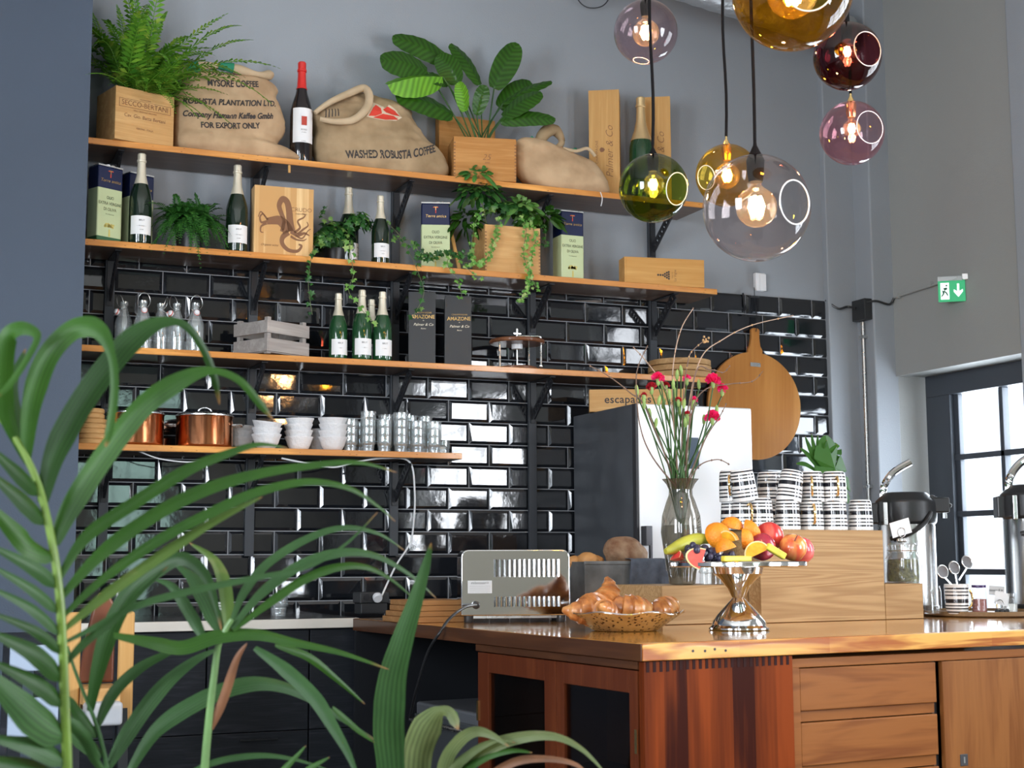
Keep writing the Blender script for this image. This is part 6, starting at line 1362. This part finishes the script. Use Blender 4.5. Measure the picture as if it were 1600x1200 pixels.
c = loc_(815, 325, -.24); ivy_mass(pk, c.x, c.y, c.z, .055, .035, .035, 60, .028, leafmat('pale striped leaf', (.08, .24, .05), (.24, .44, .12), .2, .35), 53, 'oval', 'striped_foliage')
c = loc_(842, 340, -.24); ivy_mass(pk, c.x, c.y, c.z, .075, .04, .032, 60, .032, M['broad'], 54, 'oval', 'side_foliage')
c = loc_(728, 348, -.17); ivy_mass(pk, c.x, c.y, c.z, .05, .05, .06, 70, .028, M['broad'], 55, 'oval', 'dark_foliage')
for i, (pts_, nl, rr_) in enumerate(((((780, 340, -.27), (776, 365, -.29), (768, 385, -.295), (760, 405, -.30), (745, 412, -.31), (735, 400, -.29)), 75, .013), (((815, 340, -.27), (822, 360, -.292), (818, 395, -.30), (826, 430, -.325), (822, 455, -.33), (812, 472, -.33)), 80, .013), (((830, 340, -.27), (836, 380, -.295), (826, 420, -.32), (838, 450, -.33)), 50, .014), (((845, 345, -.24), (852, 365, -.22), (852, 385, -.22)), 16, .014), (((735, 395, -.30), (712, 400, -.29), (695, 395, -.27), (668, 402, -.27), (650, 400, -.28)), 60, .018), (((700, 405, -.29), (700, 415, -.32), (716, 440, -.33), (722, 466, -.335)), 18, .016), (((745, 412, -.31), (725, 412, -.31), (742, 430, -.33), (750, 432, -.33)), 12, .016), (((752, 330, -.25), (742, 350, -.27), (736, 385, -.29)), 16, .014))):
    ivy_strand(pk, [aty(*p) for p in pts_], rr_, nl, M['ivy'] if i in (3, 4) else M['ivy_l'], 70+i, .016, inv=inv)
# split leaf plant behind the mugs
mp_ = fix_v(1285, VB+.52)
mo = thing('split_leaf_plant', 'green split leaf plant in a pot standing behind the stacked mugs', 'potted plant', tuple(mp_+Vector((0, 0, .001))))
MB().lathe([(.055, 0), (.075, .14), (.078, .145), (.07, .145), (.0001, .13)], 28).build('plant_pot', M['plastic_w'], mo)
def mpos(px, py, dy=0): return aty(px, py, mp_.y+dy)-mp_
def monstera(c, tip, r, seed, mat):
    ax = (tip-c); L_ = ax.length; ax.normalize(); nr = Vector((.25, -1, .25)).normalized(); nr = (nr-ax*nr.dot(ax)).normalized(); sd_ = ax.cross(nr); m = MB(); vs = []; n = 64
    for i in range(n):
        a = 2*PI*i/n; rad = 1-.12*math.cos(a); slit = 1
        k_ = (abs(a-PI) if True else 0)
        if .5 < abs(math.sin(a)) or math.cos(a) > 0: slit = .52 if (i % 7 == 0) else 1
        vs.append(c+ax*(L_*(.5+.55*math.cos(a)*rad*slit))+sd_*(r*math.sin(a)*slit)-nr*(r*.25*abs(math.sin(a))))
    m._add([c+ax*L_*.4]+vs, [(0, i+1, (i+1) % n+1) for i in range(n)]); return m.build('split_leaf', mat, mo, smooth=0)
sl_ = leafmat('split leaf green', (.018, .085, .010), (.055, .18, .022), .2, .55)
lf = monstera(mpos(1293, 692, -.03), mpos(1322, 792, -.05), .105, 1, sl_); 
lf = monstera(mpos(1285, 715, .0), mpos(1315, 700, .02), .05, 2, sl_)
for i, (bx_, tx) in enumerate((((1282, 735), (1250, 700)), ((1280, 735), (1258, 682)), ((1282, 735), (1268, 678)), ((1284, 735), (1278, 680)), ((1286, 735), (1292, 688)), ((1288, 735), (1308, 695)), ((1280, 738), (1244, 725)))):
    m = MB(); ribbon(m, catmull([mpos(*bx_, -.02), mpos((bx_[0]+tx[0])/2-2, (bx_[1]+tx[1])/2-6, -.03), mpos(*tx, -.05)], 6), lambda s: .011*math.sin(PI*min(1, s*.85+.12))+.0006, Vector((.1*i-.3, -1, .4)), .3); m.build('leaf_finger', sl_, mo, smooth=0)
MB().tube([(0, 0, .13), tuple(mpos(1284, 735, -.02))], .006).build('leaf_stalk', M['stem'], mo)

# ================================================================== LEFT FLOOR: HIGH CHAIR AND GREY STOOL
hc_y = -1.25; q_ = aty(196, 1045, hc_y)
hc = thing('high_chair', 'wooden high chair with brown padded back and white tray in front of the black cabinets', 'high chair', (q_.x, hc_y, 0))
zt_, zb_ = aty(196, 955, hc_y).z, aty(196, 1130, hc_y).z; wl = q_.x-aty(112, 1045, hc_y).x
MB().box(-.026, .026, -.012, .012, zb_, zt_).build('side_post', M['pine_z'], hc, smooth=0, bevel=.01, seg=3)
MB().box(-wl-.026, -wl+.026, -.012, .012, zb_, zt_).build('side_post', M['pine_z'], hc, smooth=0, bevel=.01, seg=3)
for x in (-.01, -wl+.01): 
    MB().bar((x, .02, zb_+.05), (x, .24, .0), .03, .03).build('leg', M['black'], hc, smooth=0); MB().bar((x, -.02, zb_+.05), (x, -.16, .0), .03, .03).build('leg', M['black'], hc, smooth=0)
brn = pbr('chestnut brown leatherette', (.16, .045, .018), .4, var=.2, scale=8)
zk0, zk1 = aty(160, 1066, hc_y+.1).z, aty(160, 925, hc_y+.1).z
pt = [(-wl+.03, zk0), (-.025, zk0), (-.025, zk1-.05), (-.045, zk1-.012), (-.08, zk1), (-wl*.55, zk1-.035), (-wl+.05, zk1-.16)]
MB().poly(pt, -.11, -.085, Matrix.Rotation(R(90), 4, 'X')).build('padded_back', brn, hc, smooth=0, bevel=.008, seg=3)
MB().box(-wl+.028, -.027, -.10, .11, zk0-.075, zk0-.004).build('seat_board', M['pine_l'], hc, smooth=0, bevel=.004)
MB().box(-wl+.028, -.027, -.16, -.012, zb_+.01, zb_+.085).build('tray', thinglass('frosted tray', (.7, .72, .75), rough=.3, body=.6, bodycol=(.70, .73, .78)), hc, smooth=0, bevel=.012, seg=3)
a_, b_2 = aty(14, 1060, -2.2), aty(92, 1060, -2.2)
bs_ = thing('slatted_stool', 'pale blue grey stool with two wide slats at the lower left behind the palm', 'stool', (a_.x, -2.2, 0))
wS = b_2.x-a_.x; pbg = pbr('pale blue grey lacquer', (.30, .36, .46), .4)
for z0, z1 in ((aty(50, 1048, -2.2).z, aty(50, 1008, -2.2).z), (aty(50, 1150, -2.2).z, aty(50, 1090, -2.2).z)): MB().box(0, wS, -.012, .012, z0, z1).build('slat', pbg, bs_, smooth=0, bevel=.003)
for x in (.02, wS-.02):
    for y in (.03, .30): MB().box(x-.016, x+.016, y-.016, y+.016, 0, aty(50, 1008, -2.2).z).build('leg', M['dkfront'], bs_, smooth=0)
MB().box(0, wS, .0, .32, aty(50, 1008, -2.2).z, aty(50, 1008, -2.2).z+.02).build('seat', M['dkfront'], bs_, smooth=0)

# ================================================================== FOREGROUND PALMS
M['palm'] = leafmat('palm leaf green', (.011, .048, .005), (.032, .100, .009), .22, .5); M['palm_d'] = leafmat('deep palm leaf green', (.007, .030, .005), (.018, .062, .008), .18, .5)
M['palm_g'] = leafmat('cool grey green leaf', (.014, .050, .013), (.036, .092, .026), .16, .5); M['palm_p'] = leafmat('palm leaf with dry edge', (.025, .07, .01), (.08, .14, .025), .2, .5, tip=(.50, .34, .18))
M['rachis'] = pbr('yellow green stalk', (.10, .17, .02), .45, var=.25, scale=12); M['rachis_l'] = pbr('pale green stalk', (.13, .24, .08), .45, var=.2, scale=12); M['dry'] = pbr('dry brown sheath', (.17, .070, .030), .6, var=.3, scale=18)
M['striped'] = leafmat('pale edged strap leaf', (.035, .07, .018), (.12, .15, .06), .15, .5, tip=(.50, .40, .29))
def leaflet(parent, px, hw, d0, d1, mat, seed, up=.5, name='leaflet', fold=.35, prof=None):
    q = random.Random(seed); n = len(px); pts = [atd(x, y, d0+(d1-d0)*i/(n-1)) for i, (x, y) in enumerate(px)]
    P = catmull(pts, 8); dm = (d0+d1)/2; h = hw*dm/FPX; m = MB(); tow = (CAM-P[len(P)//2]).normalized()
    nr = (tow+Vector((q.uniform(-.3, .3), 0, up+q.uniform(-.15, .15)))).normalized()
    pf = prof or (lambda s: (min(1, .35+s*3.2))*(1-max(0, s-.45)/.55)**.8)
    ribbon(m, P, lambda s: h*pf(s)+.0004, nr, fold, (-1, -.45, 0, .45, 1)); return m.build(name, mat, parent, smooth=70)
def palm(name, label, stems, pot_r, dist_pot, potpx, leafs, zpot=.34):
    c = atd(potpx, 1200, dist_pot); t = thing(name, label, 'potted plant', (0, 0, 0))
    MB().lathe([(pot_r*.75, 0), (pot_r, zpot), (pot_r*1.05, zpot+.01), (pot_r*.95, zpot+.01), (pot_r*.9, zpot-.03), (.0001, zpot-.03)], 36).build('plant_pot', pbr(name+' pot '+label[:6], (.10, .10, .11), .6), t, loc=(c.x, c.y, 0))
    for pts, r_, mat, dd in stems:
        P = [atd(x, y, dd) for x, y in pts]; e = P[0]; P = [Vector((c.x+(e.x-c.x)*.35, c.y+(e.y-c.y)*.35, zpot-.04)), Vector((c.x+(e.x-c.x)*.8, c.y+(e.y-c.y)*.8, (zpot+e.z)/2))]+P
        Q = catmull(P, 6); MB().tube(Q, [r_*(1-.5*i/len(Q)) for i in range(len(Q))], 10).build('stem', mat, t)
    for i, l in enumerate(leafs): leaflet(t, *l[:5], 100+i, *(l[5:] if len(l) > 5 else ()))
    return t
wide = lambda s: min(1, .4+s*4)*(1 if s < .45 else max(.32, 1-(s-.45)*3.6))*(1 if s < .9 else (1-s)*10*.95+.05)
D1 = 2.15
palm('potted_palm', 'feather palm at the far left with a yellow green stalk', [([(105, 1230), (102, 1120), (98, 1010), (92, 920), (80, 840), (62, 765), (40, 712), (15, 672), (-10, 640)], .0085, M['rachis'], D1)], .17, D1+.1, 130, [
 ([(40, 715), (48, 630), (70, 560), (105, 518), (135, 508), (160, 522), (176, 565), (178, 620), (170, 675), (165, 698)], 19, D1, D1-.12, M['palm'], .5, 'leaflet', .3, wide),
 ([(66, 785), (85, 710), (120, 640), (165, 575), (205, 530), (243, 505), (285, 505), (315, 540), (335, 590), (343, 632)], 19, D1, D1+.15, M['palm_d'], .5, 'leaflet', .3, wide),
 ([(84, 850), (110, 790), (165, 705), (225, 630), (285, 590), (330, 578), (372, 592), (402, 625), (426, 655)], 19, D1, D1+.1, M['palm'], .6, 'leaflet', .3, wide),
 ([(92, 905), (135, 838), (210, 785), (290, 735), (350, 710), (404, 694), (450, 700)], 10, D1, D1+.2, M['palm']),
 ([(94, 935), (150, 872), (215, 820), (300, 772), (390, 742), (480, 727), (560, 722), (620, 738)], 11, D1, D1+.3, M['palm']),
 ([(96, 965), (160, 905), (245, 845), (330, 800), (402, 768), (480, 752), (545, 762), (590, 790), (618, 815)], 8, D1, D1+.3, M['palm']),
 ([(98, 985), (170, 925), (250, 868), (320, 822), (380, 790), (410, 776)], 9, D1, D1+.2, M['palm_p']),
 ([(98, 1005), (150, 978), (215, 945), (300, 922), (400, 902), (480, 885), (540, 850), (590, 800)], 6, D1, D1+.3, M['palm_g']),
 ([(100, 1040), (130, 1005), (180, 965), (215, 930), (262, 885)], 7, D1, D1+.1, M['palm_d']),
 ([(28, 695), (8, 640), (5, 580), (12, 525), (35, 512), (58, 525), (42, 560), (15, 600), (-12, 625)], 15, D1, D1-.15, M['palm'], .5, 'leaflet', .3, wide),
 ([(45, 725), (25, 660), (20, 600), (40, 545)], 13, D1, D1+.1, M['palm_d']),
 ([(62, 770), (30, 740), (-20, 695)], 14, D1, D1-.1, M['palm_d']), ([(72, 815), (35, 780), (-20, 735)], 16, D1, D1-.1, M['palm_d']),
 ([(84, 868), (40, 845), (-20, 785)], 20, D1, D1-.1, M['palm']), ([(90, 915), (50, 885), (-20, 850)], 12, D1, D1-.1, M['palm_g']),
 ([(92, 955), (50, 920), (-20, 880)], 10, D1, D1-.1, M['palm_g']), ([(95, 990), (50, 950), (-20, 915)], 10, D1, D1-.1, M['palm_g']), ([(97, 1020), (55, 985), (-20, 955)], 9, D1, D1-.12, M['palm_d']),
 ([(98, 1060), (55, 1020), (-20, 985)], 17, D1, D1-.12, M['palm_d']), ([(100, 1100), (55, 1065), (-20, 1030)], 15, D1, D1-.1, M['palm_d']),
 ([(102, 1150), (45, 1110), (-25, 1045)], 30, D1, D1-.15, M['palm_g']), ([(104, 1190), (50, 1165), (-25, 1150)], 17, D1, D1-.1, M['palm_g']), ([(104, 1230), (40, 1200), (-25, 1185)], 22, D1, D1-.1, M['palm_d']),
 ([(102, 1120), (130, 1150), (150, 1190), (175, 1215)], 9, D1, D1+.1, M['palm_g'])])
D2 = 2.55
palm('potted_palm', 'feather palm with a pale green stalk in front of the black cabinets', [([(318, 1230), (326, 1130), (334, 1060), (341, 1010), (352, 985), (362, 968)], .0085, M['rachis_l'], D2), ([(172, 1230), (160, 1165), (148, 1125), (138, 1100), (118, 1050), (105, 1010)], .005, M['palm_g'], D2)], .18, D2+.1, 300, [
 ([(140, 1112), (150, 1055), (170, 985), (202, 925), (245, 888), (284, 872), (318, 895), (336, 940), (346, 985)], 15, D2, D2-.1, M['palm_d'], .4, 'leaflet', .3),
 ([(150, 1140), (175, 1085), (215, 1045), (262, 1020), (292, 1008)], 9, D2, D2+.1, M['palm_d']), ([(168, 1200), (205, 1135), (255, 1070), (305, 1030), (345, 1012)], 13, D2, D2+.15, M['palm_g']),
 ([(200, 1210), (245, 1140), (310, 1095), (375, 1070), (425, 1068), (475, 1085), (530, 1120), (600, 1165)], 13, D2, D2+.2, M['palm_g']),
 ([(152, 1150), (125, 1115), (108, 1092), (80, 1090)], 12, D2, D2-.1, M['palm_d']), ([(160, 1180), (120, 1150), (90, 1140)], 14, D2, D2-.1, M['palm_g']),
 ([(345, 988), (325, 940), (300, 900), (272, 880)], 14, D2, D2+.1, M['palm_g']), ([(356, 985), (352, 920), (335, 875), (296, 848)], 10, D2, D2+.1, M['palm_p']), ([(320, 1000), (295, 955), (268, 915), (240, 905)], 9, D2, D2+.1, M['palm_g']),
 ([(360, 980), (378, 930), (415, 882), (475, 843), (535, 824), (590, 833), (632, 860)], 7, D2, D2+.2, M['palm_g']),
 ([(362, 982), (410, 925), (470, 882), (530, 863), (585, 867), (640, 897), (682, 935)], 8, D2, D2+.2, M['palm_g']),
 ([(364, 985), (420, 942), (475, 905), (525, 886), (570, 885), (610, 904), (652, 940)], 7, D2, D2+.2, M['palm']),
 ([(178, 992), (235, 1002), (285, 1010), (340, 993), (400, 990), (460, 1003), (535, 1020), (608, 1046)], 12, D2-.1, D2+.1, M['palm']),
 ([(398, 1012), (445, 1045), (490, 1088), (520, 1135), (545, 1180), (562, 1225)], 11, D2, D2-.1, M['palm_g']), ([(430, 1008), (480, 1025), (525, 1060), (570, 1100)], 6, D2, D2+.1, M['palm']), ([(520, 1105), (560, 1140), (585, 1160)], 5, D2, D2+.1, M['palm']),
 ([(270, 1225), (330, 1192), (400, 1180), (460, 1186), (520, 1205)], 5, D2, D2+.1, M['palm_g']), ([(420, 1225), (450, 1195), (478, 1165)], 5, D2, D2, M['palm']), ([(455, 1225), (485, 1200), (515, 1183)], 5, D2, D2, M['palm']),
 ([(330, 1140), (352, 1085), (370, 1030), (386, 1005)], 7, D2, D2, M['dry'])])
D3 = 2.75
tall = lambda s: min(1, .75+s*1.2)*(1-max(0, s-.35)/.65)**.9
palm('strap_leaf_plant', 'strap leaved plant at the bottom with one tall upright leaf', [([(640, 1260), (642, 1240)], .016, M['rachis'], D3)], .16, D3, 650, [
 ([(612, 1300), (610, 1200), (606, 1130), (612, 1060), (628, 1000), (648, 940), (666, 880), (674, 848)], 25, D3, D3-.1, M['palm_g'], .1, 'strap_leaf', .25, tall),
 ([(650, 1300), (650, 1200), (660, 1150), (682, 1115), (702, 1112), (716, 1140)], 24, D3, D3-.1, M['striped'], .3, 'strap_leaf', .5, wide),
 ([(680, 1300), (692, 1200), (712, 1160), (740, 1142), (768, 1148), (795, 1166)], 12, D3, D3-.1, M['striped'], .6, 'strap_leaf', .4),
 ([(700, 1300), (725, 1200), (765, 1165), (820, 1149), (870, 1150), (912, 1172), (952, 1215)], 13, D3, D3-.15, M['striped'], .6, 'strap_leaf', .4, tall),
 ([(690, 1300), (705, 1210), (735, 1175), (775, 1156), (805, 1160)], 9, D3, D3-.1, M['striped'], .6, 'strap_leaf', .4),
 ([(700, 1290), (720, 1212), (755, 1183), (800, 1172), (832, 1176)], 8, D3, D3-.1, M['palm'], .6, 'strap_leaf', .4),
 ([(730, 1300), (755, 1225), (800, 1190), (850, 1184), (900, 1194), (930, 1225)], 8, D3, D3-.1, M['dry'], .6, 'strap_leaf', .4),
 ([(700, 1115), (708, 1120), (713, 1138)], 9, D3, D3, M['palm'], .3, 'leaf_tip', .4), ([(630, 1300), (632, 1220), (640, 1180), (655, 1150)], 12, D3+.05, D3+.05, M['striped'], .3, 'strap_leaf', .4)])
